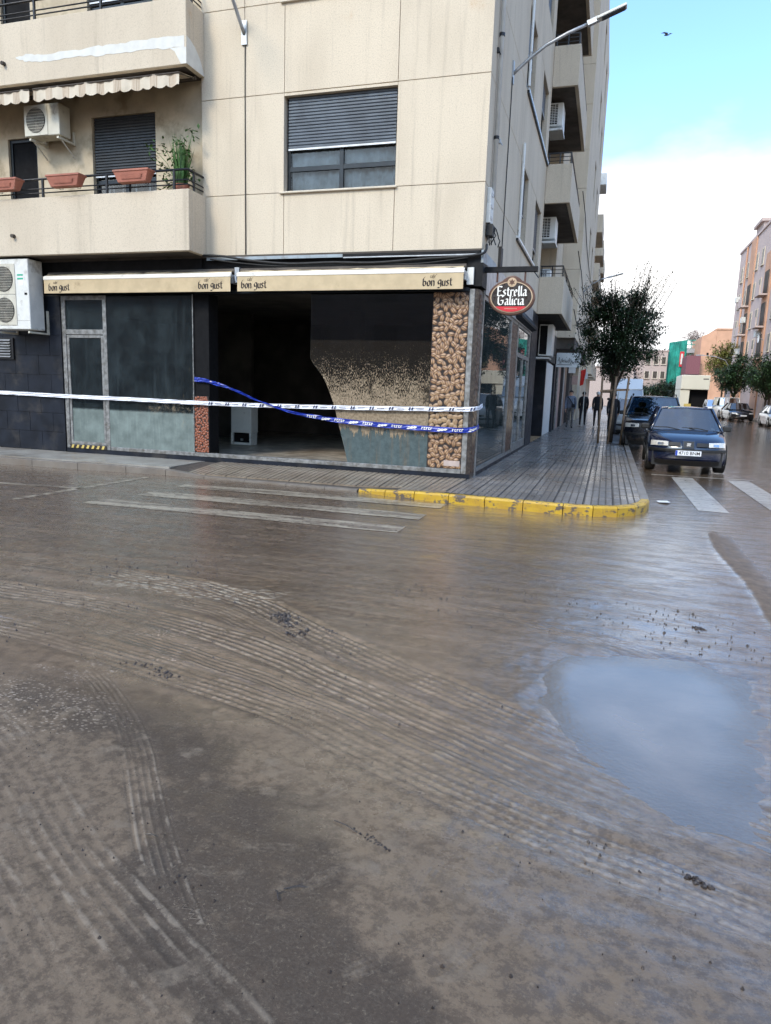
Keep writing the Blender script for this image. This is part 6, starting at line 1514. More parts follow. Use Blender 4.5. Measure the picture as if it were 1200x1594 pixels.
# ------------------------------------------------------------------ cars
def car(name, label, loc, rz, paint, W, L, prof, gh, wheels, wr, group=None, sweep=.30, plate=None, emblem=False, detail=2, glass_='carglass', rails=False, lampz=None, grille=True, cat='car', panel_van=False, high=0):
    """prof: side outline (y,z) from the front bottom over bonnet and belt to the rear bottom; gh: greenhouse keys"""
    c = thing(name, label, cat, loc, rz, group)
    w = W/2; us = [-1, -.93, -.78, -.5, 0, .5, .78, .93, 1]
    m = MB(); n = len(prof); vs = []
    zmax = max(z for _, z in prof)
    for i, (y, z) in enumerate(prof):
        fr = max(0, 1 - y/(L*.24)); re = max(0, (y-L*.84)/(L*.16))
        for u in us:
            a = abs(u); xx = w*u*(1 - .035*max(0, (z-.75)) - (.05*fr+.04*re)*(a > .9))
            yy = y + sweep*fr*a**3 - sweep*.5*re*a**3
            zz = z - .075*a**4*(z > .55)
            vs.append((xx, yy, zz))
    nu = len(us)
    fs = [(i*nu+k, i*nu+k+1, (i+1)*nu+k+1, (i+1)*nu+k) for i in range(n-1) for k in range(nu-1)]
    # sides
    for sgn, k in ((-1, 0), (1, nu-1)):
        base = len(vs)
        for i in range(n):
            x, y, z = vs[i*nu+k]
            for f_, dx in ((.66, .018), (.33, .022), (0, -.02)):
                vs.append((x + sgn*dx*(z > .3), y, .20 + (z-.20)*f_ if z > .2 else z))
        for i in range(n-1):
            rowa = [i*nu+k] + [base+i*3+j for j in range(3)]; rowb = [(i+1)*nu+k] + [base+(i+1)*3+j for j in range(3)]
            for j in range(3): fs.append((rowa[j], rowb[j], rowb[j+1], rowa[j+1]))
    m.add(vs, fs); body = m.build('body', paint, c, smooth=True)
    if detail > 1:
        sb = body.modifiers.new('s', 'SUBSURF'); sb.levels = 1; sb.render_levels = 2
    m = MB(); m.box(-w+.10, w-.10, .25, L-.15, .16, .5); m.build('underbody', 'blacktrim', c)
    # greenhouse
    y0, y1, y2, y3, zb_, zt, wt = gh     # base front, roof front, roof rear, base rear, belt z, roof z, roof half width
    wb = w*.93
    A = [(-wb, y0+.10, zb_), (wb, y0+.10, zb_), (wb, y3, zb_), (-wb, y3, zb_)]; cx0 = (0, y0, zb_)
    B = [(-wt, y1+.04, zt-.05), (wt, y1+.04, zt-.05), (wt, y2, zt-.05), (-wt, y2, zt-.05)]; cx1 = (0, y1, zt-.03)
    def nudge(p, k=.0): return p
    g = MB(); g.add([A[0], cx0, A[1], B[1], cx1, B[0]], [(0,1,4,5), (1,2,3,4)]); ws = g.build('windscreen', glass_, c, smooth=True)
    g = MB(); g.add([A[3], A[2], B[2], B[3]], [(0,1,2,3)]); g.build('rear_window', glass_ if not panel_van else paint, c)
    for i, j in ((0, 3), (1, 2)):
        g = MB(); g.add([A[i], A[j], B[j], B[i]], [(0,1,2,3)]); g.build('side_window', glass_, c)
    r = MB(); NXr = 7; vs = []
    ny_r = 7
    for j in range(ny_r):
        t_ = j/(ny_r-1); y = (y1-.02)*(1-t_)+(y2+.02)*t_
        for i in range(NXr):
            u = -1+2*i/(NXr-1); vs.append((u*(wt+.012), y+.05*abs(u)**2*(1-t_)*1.0, zt-.045+.045*(1-abs(u)**3)*math.sin(PI*(.15+.7*t_))+(.0)))
    r.add(vs, [(j*NXr+i, j*NXr+i+1, (j+1)*NXr+i+1, (j+1)*NXr+i) for j in range(ny_r-1) for i in range(NXr-1)])
    rf = r.build('roof', paint, c, smooth=True); so = rf.modifiers.new('s', 'SOLIDIFY'); so.thickness = .045; so.offset = -1
    if high:
        m = MB(); m.prism([(y1-.05, zt-.03), (y1+.5, zt+high), (y2, zt+high), (y2+.05, zt-.03)], -wt, wt, 'x'); bevel(m.build('high_roof', paint, c), .06, 3)
    for s in (-1, 1):
        ym = y1 + (y2-y1)*.42
        for a_, b_, r_ in (((s*wb, y0+.08, zb_-.02), (s*wt, y1+.02, zt-.045), .032), ((s*wb, y3+.02, zb_-.02), (s*wt, y2, zt-.045), .06), ((s*(wb+.002), ym, zb_-.02), (s*(wt+.012), ym+.05, zt-.045), .025), ((s*(wt+.01), y1+.02, zt-.045), (s*(wt+.01), y2, zt-.045), .022)):
            p = MB(); p.tube([a_, b_], r_, 6); p.build('pillar', paint, c, smooth=True)
    if rails:
        for s in (-1, 1):
            m = MB(); m.tube([(s*(wt-.02), y1+.1, zt), (s*(wt-.02), y1+.2, zt+.05), (s*(wt-.02), y2-.2, zt+.05), (s*(wt-.02), y2-.1, zt)], .018, 6); m.build('roof_rail', 'blacktrim', c)
    # interior seats and wheel, seen through the glass
    if detail > 1:
        for s in (-1, 1):
            m = MB(); m.box(s*.36-.23, s*.36+.23, y1+.25, y1+.37, zb_-.2, zb_+.22); m.box(s*.36-.12, s*.36+.12, y1+.27, y1+.36, zb_+.24, zb_+.40); bevel(m.build('seat', 'blacktrim', c), .05, 3)
        m = MB(); m.tube([(.36+.17*math.cos(a), y0+.50+.06*math.sin(a), zb_+.05+.16*math.sin(a)) for a in [2*PI*k/16 for k in range(17)]], .016, 6); m.build('steering_wheel', 'blacktrim', c)
        m = MB(); m.box(-wb+.1, wb-.1, y0+.12, y0+.40, zb_-.12, zb_+.0); m.build('dashboard', 'blacktrim', c)
        m = MB(); m.box(-.09, .09, y1+.06, y1+.09, zt-.17, zt-.11); m.build('inner_mirror', 'blacktrim', c)
    # wheels
    for y in wheels:
        for s in (-1, 1):
            m = MB(); prof_w = [(.0, wr*.60), (.02, wr*.62), (.02, wr*.92), (.0, wr), (-.17, wr), (-.20, wr*.9)]
            vs = []; N = 24
            for (dx, rr) in prof_w:
                for k in range(N): vs.append((s*(w-.005+dx), y+rr*math.cos(2*PI*k/N), wr+rr*math.sin(2*PI*k/N)))
            fs = [(a*N+k, a*N+(k+1) % N, (a+1)*N+(k+1) % N, (a+1)*N+k) for a in range(len(prof_w)-1) for k in range(N)]
            m.add(vs, fs); wh = m.build('wheel', 'rubber', c, smooth=False)
            m = MB(); m.disc((s*(w-.03), y, wr), wr*.61, 'x', .02, 24)
            for k in range(7):
                a = 2*PI*k/7; m.obox((s*(w-.008), y+math.cos(a)*wr*.33, wr+math.sin(a)*wr*.33), (.010, 0, 0), Vector((0, math.cos(a), math.sin(a)))*wr*.27, Vector((0, -math.sin(a), math.cos(a)))*.022)
            m.disc((s*(w-.002), y, wr), wr*.16, 'x', .03, 12); m.build('rim', 'rim', wh)
            m = MB(); N = 20; vs = []
            for rr, dx in ((wr*1.05, .012), (wr*1.19, .006)):
                for k in range(N+1):
                    a = PI*(-.08+1.16*k/N); vs.append((s*(w+.012+dx*0), y+rr*math.cos(a), wr+rr*math.sin(a)))
            for k in range(N+1):
                a = PI*(-.08+1.16*k/N); vs.append((s*(w-.25), y+wr*1.05*math.cos(a), wr+wr*1.05*math.sin(a)))
            m.add(vs, [(k, k+1, N+2+k, N+1+k) for k in range(N)] + [(k, k+1, 2*N+3+k, 2*N+2+k) for k in range(N)]); m.build('wheel_arch', 'blacktrim', c)
    # nose
    def nose(z, u, off=.012):
        """point on the nose surface at height z, sideways u"""
        for i in range(n-1):
            (ya, za), (yb, zb2) = prof[i], prof[i+1]
            if za <= z <= zb2:
                t_ = (z-za)/(zb2-za+1e-9); y = ya+(yb-ya)*t_; break
        else: y = prof[0][0]
        fr = max(0, 1-y/(L*.24)); return (w*u*(1-.02*(abs(u) > .9)), y+sweep*fr*abs(u)**3-off, z-.03*abs(u)**4*(z > .55))
    def patch(z0, z1, u0, u1, off=.014, z0b=None, z1b=None, N=6, th=.03):
        vs = []
        for k in range(N+1):
            u = u0+(u1-u0)*k/N; a0 = z0+((z0b if z0b is not None else z0)-z0)*k/N; a1 = z1+((z1b if z1b is not None else z1)-z1)*k/N
            pa = nose(a0, u, off); pb = nose(a1, u, off); vs += [pa, pb, (pa[0], pa[1]+th, pa[2]), (pb[0], pb[1]+th, pb[2])]
        fs = []
        for k in range(N):
            a, b = 4*k, 4*k+4; fs += [(a, b, b+1, a+1), (a+1, b+1, b+3, a+3), (a, a+2, b+2, b)]
        fs += [(0, 1, 3, 2), (4*N, 4*N+2, 4*N+3, 4*N+1)]
        q_ = MB(); q_.add(vs, fs); return q_
    lz0, lz1 = lampz or (.60, .72)
    for s in (-1, 1):
        m = patch(lz0, lz1-.025, s*.50, s*.95, .016, lz0+.01, lz1+.0); bevel(m.build('headlight', 'headlamp', c), .008, 2)
        if detail > 1:
            m = patch(lz0+.02, lz1-.05, s*.62, s*.76, .022, N=3, th=.005); m.build('reflector', 'chrome', c.children[-1] if False else c)
    if grille:
        for s in (-1, 1):
            m = patch(lz0+.005, lz1-.035, s*.20, s*.48, .012, N=3); gr = m.build('grille', 'blacktrim', c)
    if emblem:
        m = patch(lz0-.045, lz1+.005, -.165, .165, .020, N=4); bevel(m.build('grille_surround', paint, c), .01, 2)
        m = patch(lz0-.030, lz1-.010, -.13, .13, .026, N=4, th=.01); m.build('grille', 'blacktrim', c)
        p_ = nose((lz0+lz1)/2-.02, 0, .036); m = MB()
        for (a, b, cc, d) in (((-.045,.012),(.035,.012),(.050,.036),(-.030,.036)), ((-.050,-.012),(-.020,.010),(.045,.010),(.020,-.012)), ((-.045,-.036),(.035,-.036),(.045,-.014),(-.035,-.014))):
            m.add([(p_[0]+x, p_[1], p_[2]+z_) for x, z_ in (a, b, cc, d)], [(0,1,2,3)])
        m.build('badge', 'chrome', c)
    bz = .50 if lz0 < .75 else .62
    m = patch(.21, .30, -.80, .80, .020, N=8, th=.02); m.build('lower_grille', 'blacktrim', c)
    m = patch(bz-.02, bz+.045, -.99, .99, .030, N=14, th=.05); bevel(m.build('bumper_strip', 'blacktrim' if detail < 2 or True else paint, c), .012, 2)
    if plate:
        p_ = nose(bz-.035, 0, .052); pr = MB(); pr.box(-.26, .26, p_[1]-.012, p_[1], bz-.095, bz+.015); pt = bevel(pr.build('number_plate', 'plate', c), .004, 1)
        m = MB(); m.box(-.258, -.218, p_[1]-.015, p_[1]-.0121, bz-.093, bz+.013); m.build('blue_band', 'plateblue', pt)
        if len(plate) > 2:
            text_mesh(plate, .098, 'plate_text', 'print_black', pt, Matrix.Translation((.022, p_[1]-.013, bz-.040)) @ Matrix.Rotation(PI/2, 4, 'X'), .0015, bold=.001)
    for s in (-1, 1):
        m = MB(); m.box(s*(wb+.02), s*(wb+.21), y0+.28, y0+.40, zb_-.01, zb_+.12); mr_ = bevel(m.build('door_mirror', 'blacktrim', c), .03, 3)
        m = MB(); m.box(s*(wb-.04), s*(wb+.05), y0+.33, y0+.37, zb_-.01, zb_+.03); m.build('mirror_arm', 'blacktrim', mr_)
        if detail > 1:
            for ys in (y0+.55, y1+(y2-y1)*.42+.55):
                m = MB(); m.box(s*(w+.012), s*(w+.035), ys+.25, ys+.40, zb_-.16, zb_-.13); m.build('door_handle', paint, c)
            m = MB(); m.box(s*(w+.002), s*(w+.018), wheels[0]+wr*1.25, wheels[-1]-wr*1.25, .42, .48); m.build('side_strip', 'blacktrim', c)
    if detail > 1:
        for s in (-.15, .45):
            m = MB(); m.tube([(s, y0-.02+.02*abs(s), zb_+.01), (s-.25, y0+.05, zb_+.055), (s-.55, y0+.09, zb_+.05)], .011, 5); m.build('wiper', 'blacktrim', c)
    return c
hatch = [(.10,.20),(.02,.30),(.0,.42),(.0,.55),(.05,.64),(.13,.735),(.40,.83),(.75,.895),(1.02,.945),(1.6,.95),(2.6,.95),(3.5,.96),(3.76,.90),(3.84,.60),(3.82,.40),(3.76,.22)]
car('parked_car', 'dark navy hatchback parked at the zebra crossing, number plate 4710 BNM', (3.93, 4.55, 0), R(-1.2), 'navycar', 1.64, 3.84, hatch, (.96, 1.62, 3.0, 3.62, .915, 1.445, .56), (.76, 3.20), .29, plate='4710 BNM', emblem=True, sweep=.36)
suvp = [(.12,.26),(.02,.36),(.0,.50),(.0,.68),(.04,.84),(.16,.95),(.6,1.02),(1.05,1.08),(1.7,1.10),(3.0,1.10),(4.1,1.12),(4.30,1.0),(4.34,.6),(4.28,.30)]
car('parked_car', 'black tall family car with roof rails parked behind the navy hatchback', (3.62, 11.2, 0), R(-1), 'blackcar', 1.84, 4.34, suvp, (1.08, 1.78, 3.6, 4.1, 1.08, 1.70, .68), (.85, 3.50), .34, plate=' ', rails=True, lampz=(.72, .86))
car('parked_car', 'silver car parked behind the black tall car, mostly hidden', (3.30, 18.2, 0), R(-1), 'silvercar', 1.72, 4.2, suvp, (1.05, 1.7, 3.4, 3.9, 1.06, 1.60, .62), (.8, 3.35), .32, detail=1)
vanp = [(.1,.3),(.0,.4),(.0,.7),(.05,1.0),(.3,1.15),(.75,1.35),(1.1,1.5),(2.5,1.5),(5.0,1.5),(5.1,1.4),(5.1,.4)]
car('parked_van', 'white high-roofed van far down the left kerb behind the tree', (3.25, 31.5, 0), R(-1), 'whitecar', 1.95, 5.1, vanp, (.80, 1.25, 5.0, 5.06, 1.45, 2.15, .84), (.9, 4.1), .35, detail=1, cat='van', panel_van=True, high=.6)
for k, (y, mt, lb) in enumerate([(39, 'blackcar', 'dark car far down the left kerb beyond the white van'), (45.5, 'silvercar', 'farthest silver car on the left kerb')]):
    car('parked_car', lb, (3.5, y, 0), 0, mt, 1.72, 4.2, suvp, (1.05, 1.7, 3.4, 3.9, 1.06, 1.55, .62), (.8, 3.35), .32, detail=1)
# across the street
sedan = [(.10,.22),(.02,.32),(.0,.45),(.0,.56),(.06,.66),(.2,.75),(.7,.85),(1.15,.92),(1.8,.93),(3.2,.95),(3.9,.97),(4.35,.92),(4.45,.6),(4.40,.25)]
car('parked_car', 'grey silver saloon nearest to us across the street, at the right picture edge', (13.2, 38.8, 0), 0, 'silvercar', 1.75, 4.45, sedan, (1.15, 1.85, 3.1, 3.8, .93, 1.44, .58), (.85, 3.5), .31, detail=1, plate=' ')
car('parked_car', 'white car just entering at the right picture edge, nearer than the silver saloon', (13.3, 33.0, 0), 0, 'whitecar', 1.75, 4.45, sedan, (1.15, 1.85, 3.1, 3.8, .93, 1.44, .58), (.85, 3.5), .31, detail=1, plate=' ')
car('parked_car', 'glossy black car across the street between the silver saloon and the white off-roader', (13.0, 52.5, 0), R(4), 'blackcar', 1.8, 4.3, sedan, (1.1, 1.75, 3.2, 3.9, .95, 1.50, .60), (.85, 3.4), .32, detail=1, plate=' ')
car('parked_car', 'white off-roader with square windscreen across the street', (13.2, 59.5, 0), R(3), 'whitecar', 1.9, 4.6, [(.1,.35),(.0,.5),(.0,.8),(.05,1.05),(.3,1.15),(1.1,1.2),(2,1.22),(4.2,1.22),(4.6,1.1),(4.6,.4)], (1.1, 1.5, 4.1, 4.45, 1.2, 1.98, .80), (.9, 3.6), .38, detail=1, lampz=(.85, 1.02))
for k, (y, mt, lb, x) in enumerate([(67, 'whitecar', 'white van-like car behind the white off-roader', 12.9), (75, 'silvercar', 'pale car behind the second white one across the street', 12.8), (83, 'whitecar', 'farthest white car across the street', 12.9)]):
    car('parked_car', lb, (x, y, 0), 0, mt, 1.8, 4.2, suvp, (1.05, 1.7, 3.4, 3.9, 1.06, 1.75, .68), (.8, 3.35), .32, detail=1)
# cream box lorry in the distance
lt_ = thing('box_lorry', 'cream box lorry with a box over its dark cab, far down the street', 'lorry', (9.75, 72, 0))
m = MB(); m.box(0, 2.9, 0, 6.5, 2.75, 4.3); bevel(m.build('upper_box', 'creamtruck', lt_), .06, 2)
m = MB(); m.box(0, .95, .15, 6.5, .8, 2.74); m.build('side_box', 'creamtruck', lt_)
m = MB(); m.box(.96, 2.9, .9, 6.5, .9, 2.74); m.build('cab', 'dark', lt_)
m = MB(); m.box(2.2, 2.75, -.01, .0, 3.85, 3.95); m.build('vent', 'blackmetal', lt_)
m = MB(); m.box(.5, 1.2, .0, .6, .3, 1.2); m.build('yellow_side', 'yellowtrim', lt_)
for x in (.25, 2.65):
    m = MB(); m.disc((x, 1.2, .45), .45, 'x', .28, 16); m.build('wheel', 'rubber', lt_)

# ------------------------------------------------------------------ trees
def crown_tree(name, label, loc, trunk_h, cr, ch, cz, leafmat, nleaf, ls, seed, sprigs=0, group=None, limbs=9, matmix=None, cat='tree', flat=.0):
    q = random.Random(seed); t_ = thing(name, label, cat, loc, 0, group)
    m = MB(); m.tube([(0, 0, -.1), (.02, .01, trunk_h*.4), (-.02, .03, trunk_h*.8), (.0, .0, trunk_h*1.05)], [cr*.055, cr*.045, cr*.04, cr*.04], 10)
    m.build('trunk', 'bark', t_, smooth=True)
    br = MB(); lf = MB(); ends = []
    for k in range(limbs):
        a = 2*PI*k/limbs + q.uniform(-.3, .3); up = q.uniform(.25, 1.0); rr = cr*q.uniform(.55, .95)*(1-.45*up)
        e = Vector((rr*math.cos(a), rr*math.sin(a), cz - ch*.35 + ch*.8*up)); s = Vector((0, 0, trunk_h*q.uniform(.85, 1.0)))
        mid_ = s.lerp(e, .5)+Vector((q.uniform(-.1, .1)*cr, q.uniform(-.1, .1)*cr, .08*cr)); br.tube([s, mid_, e], [cr*.03, cr*.018, cr*.008], 6)
        for j in range(5):
            b = mid_.lerp(e, q.uniform(.1, 1)); d = Vector((q.gauss(0, 1), q.gauss(0, 1), q.gauss(.3, .7))).normalized()*cr*q.uniform(.2, .45); br.tube([b, b+d*.6+Vector((0, 0, .03)), b+d], [cr*.010, cr*.007, cr*.003], 4); ends.append(b+d)
    br.build('branches', 'bark', t_)
    # clumps spread through the volume, fewer at the rim
    clumps = []
    for k in range(130):
        u = q.random()**.38; a = q.uniform(0, 2*PI); cph = q.uniform(-1, 1); sp = math.sqrt(1-cph*cph)
        wob = 1 + .22*math.sin(3*a+seed) + .15*math.sin(5*a+2*cph*3)
        clumps.append((Vector((cr*u*sp*math.cos(a)*wob*.86, cr*u*sp*math.sin(a)*wob*.86, cz + ch*.5*u*cph*(1.0 if cph > 0 else .8)*.9)), cr*q.uniform(.10, .20)))
    for k in range(nleaf):
        c, r_ = clumps[q.randrange(len(clumps))]
        p_ = c + Vector((q.gauss(0, r_*.62), q.gauss(0, r_*.62), q.gauss(0, r_*.55)))
        leafquad(lf, p_, (q.gauss(0, 1), q.gauss(0, 1), q.gauss(.25, .8)), (0, 0, 1), ls*q.uniform(.6, 1.3), ls*q.uniform(.35, .6))
    for k in range(sprigs):
        a = q.uniform(0, 2*PI); e = Vector((cr*.75*math.cos(a)*q.uniform(.2, 1), cr*.75*math.sin(a)*q.uniform(.2, 1), cz+ch*.18)); d = Vector((math.cos(a)*q.uniform(.1, .75), math.sin(a)*q.uniform(.1, .75), 1)).normalized(); L_ = ch*q.uniform(.30, .52)
        br2 = MB(); p0 = e; lf_ = e+d*L_
        for j in range(26):
            c = e+d*L_*(j/26)**.8; leafquad(lf, c+Vector((q.gauss(0, .03), q.gauss(0, .03), 0)), (q.gauss(0, 1), q.gauss(0, 1), .9), (0, 0, 1), ls*q.uniform(.5, 1.0), ls*q.uniform(.3, .5))
        br.v = []; br.f = []; br.mi = []
        br.tube([e-d*.25, lf_], [.013, .005], 4); br.build('sprig', 'bark', t_)
    o = lf.build('crown', leafmat, t_, recalc=False); tag(o, kind='stuff')
    return t_
crown_tree('street_tree', 'dark bushy young street tree held by wooden stakes beside the parked cars', (2.36, 12.6, .12), 1.9, 1.45, 3.35, 3.38, 'leaf_dark', 27000, .10, 11, sprigs=50)
sk = thing('tree_stakes', 'four wooden stakes with a crosspiece round the young street tree', 'stakes', (2.36, 12.4, .11))
for (x0, y0, x1, y1) in ((-.38, -.62, -.40, -.55), (-.08, -.75, .02, -.65), (.30, -.70, .40, -.60), (.02, .35, -.08, .30)):
    m = MB(); m.tube([(x0, y0, 0), (x1, y1, 2.15)], .034, 8); m.build('stake', 'stake', sk, smooth=True)
m = MB(); m.obox((0, -.60, 1.72), (.44, .04, .03), (0, .018, 0), (0, 0, .03)); m.build('crosspiece', 'stake', sk)
m = MB(); m.obox((-.24, -.15, 1.66), (.16, -.45, 0), (.02, .0, 0), (0, 0, .025)); m.build('crosspiece', 'stake', sk)
mb = MB(); mb.box(1.85, 2.74, 11.9, 13.2, .10, .133); mb.build('tree_pit', 'clod', pave)
crown_tree('street_tree', 'dark round tree across the street in front of the pink building, left one', (13.6, 62, 0), 2.2, 2.3, 4.2, 3.9, 'leaf_mid', 9000, .22, 21)
crown_tree('street_tree', 'dark round tree across the street at the right picture edge', (14.2, 49.5, 0), 2.0, 2.2, 3.9, 3.65, 'leaf_mid', 9000, .20, 22)
crown_tree('street_tree', 'third dark tree across the street, half behind the other two', (15.4, 57, 0), 2.0, 2.0, 3.6, 3.5, 'leaf_mid', 6000, .22, 23)
crown_tree('street_tree', 'yellow-green tree against the orange brick block', (14.9, 79, 0), 3.5, 2.4, 4.6, 6.2, 'leaf_yellow', 7000, .26, 24)
for k, (x, y, lb) in enumerate([(5.8, 92, 'left of the low dark trees closing the street'), (8.4, 90, 'middle one of the low dark trees closing the street'), (10.6, 96, 'right of the low dark trees closing the street, beside the lorry')]):
    crown_tree('street_tree', lb, (x, y, 0), 1.6, 1.9, 3.4, 2.6, 'leaf_dark', 4500, .26, 31+k)
crown_tree('pine_tree', 'thin reddish tree top above the green scaffolding', (19.2, 158, 0), 13, 2.3, 3.2, 15.2, 'palefar', 1500, .32, 41)
# trees nearer on the left pavement, behind the first one
crown_tree('street_tree', 'second young tree on the left pavement, mostly hidden by the first', (2.3, 23.0, .12), 2.2, .9, 2.0, 3.0, 'leaf_dark', 4000, .12, 15)

# ------------------------------------------------------------------ people
def person(label, loc, rz, h, top, trousers, stride=.22, phase=1, bag=False, hairmat='hair', look=0, coat=False):
    p = thing('person', label, 'person', loc, rz)
    s = h/1.75
    J = {}
    def J_(n, x, y, z, r): J[n] = ((x*s, y*s, z*s), r*s)
    st_ = stride*phase
    J_('pel', 0, 0, .96, .155); J_('waist', 0, 0, 1.10, .165); J_('chest', 0, -.01, 1.30, .195); J_('neckb', 0, 0, 1.46, .10); J_('neck', 0, -.01, 1.53, .058); J_('head', 0, -.02, 1.63, .094); J_('crown', 0, -.015, 1.70, .078)
    for sd_, sg_ in (('l', 1), ('r', -1)):
        f = st_*sg_
        J_('hip'+sd_, .10*sg_, 0, .90, .098); J_('kn'+sd_, .11*sg_, -f*.6-.03, .50, .066); J_('an'+sd_, .11*sg_, -f, .09+(.05 if f < 0 else 0), .045); J_('toe'+sd_, .12*sg_, -f-.17, .035+(.01 if f < 0 else 0), .038)
        J_('sh'+sd_, .185*sg_, 0, 1.41, .070); J_('el'+sd_, .225*sg_, f*.4+.04, 1.13, .058); J_('wr'+sd_, .215*sg_, f*.8-.06, .90, .042); J_('ha'+sd_, .215*sg_, f*.85-.09, .82, .036)
    E_ = [('pel','waist'),('waist','chest'),('chest','neckb'),('neckb','neck'),('neck','head'),('head','crown')]
    for d in 'lr': E_ += [('pel','hip'+d),('hip'+d,'kn'+d),('kn'+d,'an'+d),('an'+d,'toe'+d),('neckb','sh'+d),('sh'+d,'el'+d),('el'+d,'wr'+d),('wr'+d,'ha'+d)]
    names = list(J); me_ = bpy.data.meshes.new('body'); me_.from_pydata([J[n][0] for n in names], [(names.index(a), names.index(b)) for a, b in E_], [])
    o = bpy.data.objects.new('body', me_); col.objects.link(o)
    sk_ = o.modifiers.new('k', 'SKIN'); su = o.modifiers.new('s', 'SUBSURF'); su.levels = 2
    for i, n in enumerate(names):
        v = me_.skin_vertices[0].data[i]; r_ = J[n][1]; v.radius = (r_, r_*.72) if n in ('waist', 'chest', 'pel') else (r_, r_); v.use_root = n == 'pel'
    dg = bpy.context.evaluated_depsgraph_get(); me2 = bpy.data.meshes.new_from_object(o.evaluated_get(dg)); bpy.data.objects.remove(o)
    me2.materials.clear()
    for mt in (top, trousers, 'skin', 'blackcloth'): me2.materials.append(M[mt])
    for f in me2.polygons:
        z = f.center.z/s; x = abs(f.center.x)/s
        if z > 1.50: k = 2
        elif x > .178 and z < .885 and z > .7: k = 2
        elif z < .105: k = 3
        elif z < (.80 if coat else .93) and x < .215: k = 1
        else: k = 0
        f.material_index = k; f.use_smooth = True
    me2.name = 'body'; b = bpy.data.objects.new('body', me2); col.objects.link(b); b.parent = p
    m = MB(); N = 12; vs = []
    for i in range(6):
        ph = PI/2*i/5
        for k in range(N):
            a = 2*PI*k/N; rr = .104*math.cos(ph*.98); vs.append((rr*math.cos(a)*s, (rr*math.sin(a)*1.05+.012)*s, (1.655+.098*math.sin(ph) - (.05 if math.sin(a) > .2 and i == 0 else 0))*s))
    m.add(vs, [(i*N+k, i*N+(k+1) % N, (i+1)*N+(k+1) % N, (i+1)*N+k) for i in range(5) for k in range(N)]); m.build('hair', hairmat, p, smooth=True)
    m = MB(); m.tube([(0, -.105*s, 1.63*s), (0, -.128*s, 1.60*s)], [.012*s, .017*s], 6); m.build('nose', 'skin', p)
    # five fingers on each hand
    for sg_ in (1, -1):
        f = st_*sg_; bx_, by_, bz_ = .215*sg_, f*.85-.10, .80; m = MB()
        for k, (dy, L_) in enumerate(((-.027, .065), (-.009, .075), (.009, .07), (.026, .055))):
            m.tube([(bx_*s, (by_+dy)*s, bz_*s), ((bx_-.006*sg_)*s, (by_+dy-.008)*s, (bz_-L_*.6)*s), ((bx_-.018*sg_)*s, (by_+dy-.012)*s, (bz_-L_)*s)], [.009*s, .008*s, .006*s], 5)
        m.tube([((bx_-.01*sg_)*s, (by_-.028)*s, (bz_+.035)*s), ((bx_-.02*sg_)*s, (by_-.055)*s, (bz_)*s), ((bx_-.025*sg_)*s, (by_-.06)*s, (bz_-.025)*s)], [.010*s, .009*s, .007*s], 5); m.build('fingers', 'skin', p)
    if bag:
        m = MB(); m.tube([(-.15*s, -.10*s, 1.46*s), (0, -.165*s, 1.28*s), (.15*s, -.135*s, 1.05*s), (.20*s, 0, .98*s)], .018*s, 5); m.build('bag_strap', 'blackcloth', p)
        m = MB(); m.box(.05*s, .22*s, -.19*s, -.11*s, .96*s, 1.12*s); bevel(m.build('bag', 'blackcloth', p), .02, 2)
    return p
person('man walking towards us in a grey-blue jacket with a shoulder strap and grey trousers', (.55, 22.0, .13), R(3), 1.74, 'jacket', 'cargo', .20, 1, bag=True)
person('dark-clothed walker directly behind the man in the grey-blue jacket', (1.02, 25.6, .13), R(180), 1.72, 'blackcloth', 'blackcloth', .16, -1, coat=True)
person('walker in black with a pale cap, between the shops and the tree', (1.72, 25.0, .13), R(180), 1.74, 'blackcloth', 'blackcloth', .10, 1, hairmat='acgrey', coat=True)
person('dark figure behind the wooden stakes of the street tree', (2.42, 17.6, .13), R(180), 1.66, 'blackcloth', 'blackcloth', .12, 1, coat=True)
bn = thing('rubbish_bag', 'green and grey rubbish bags left on the kerb by the black car', 'bags', (3.02, 21.5, .1))
q = random.Random(6)
for k, mt in enumerate(('acgrey', 'leaf_yellow')):
    m = MB(); N = 10; vs = []
    for i in range(6):
        for j in range(N):
            a = 2*PI*j/N; rr = .25*math.sin(PI*(i+.6)/6.5)*q.uniform(.85, 1.15); vs.append((rr*math.cos(a), rr*math.sin(a)-.5*k, .62*i/5*(1-.35*k)))
    m.add(vs, [(i*N+j, i*N+(j+1) % N, (i+1)*N+(j+1) % N, (i+1)*N+j) for i in range(5) for j in range(N)]); m.build('bag', mt, bn, smooth=True)

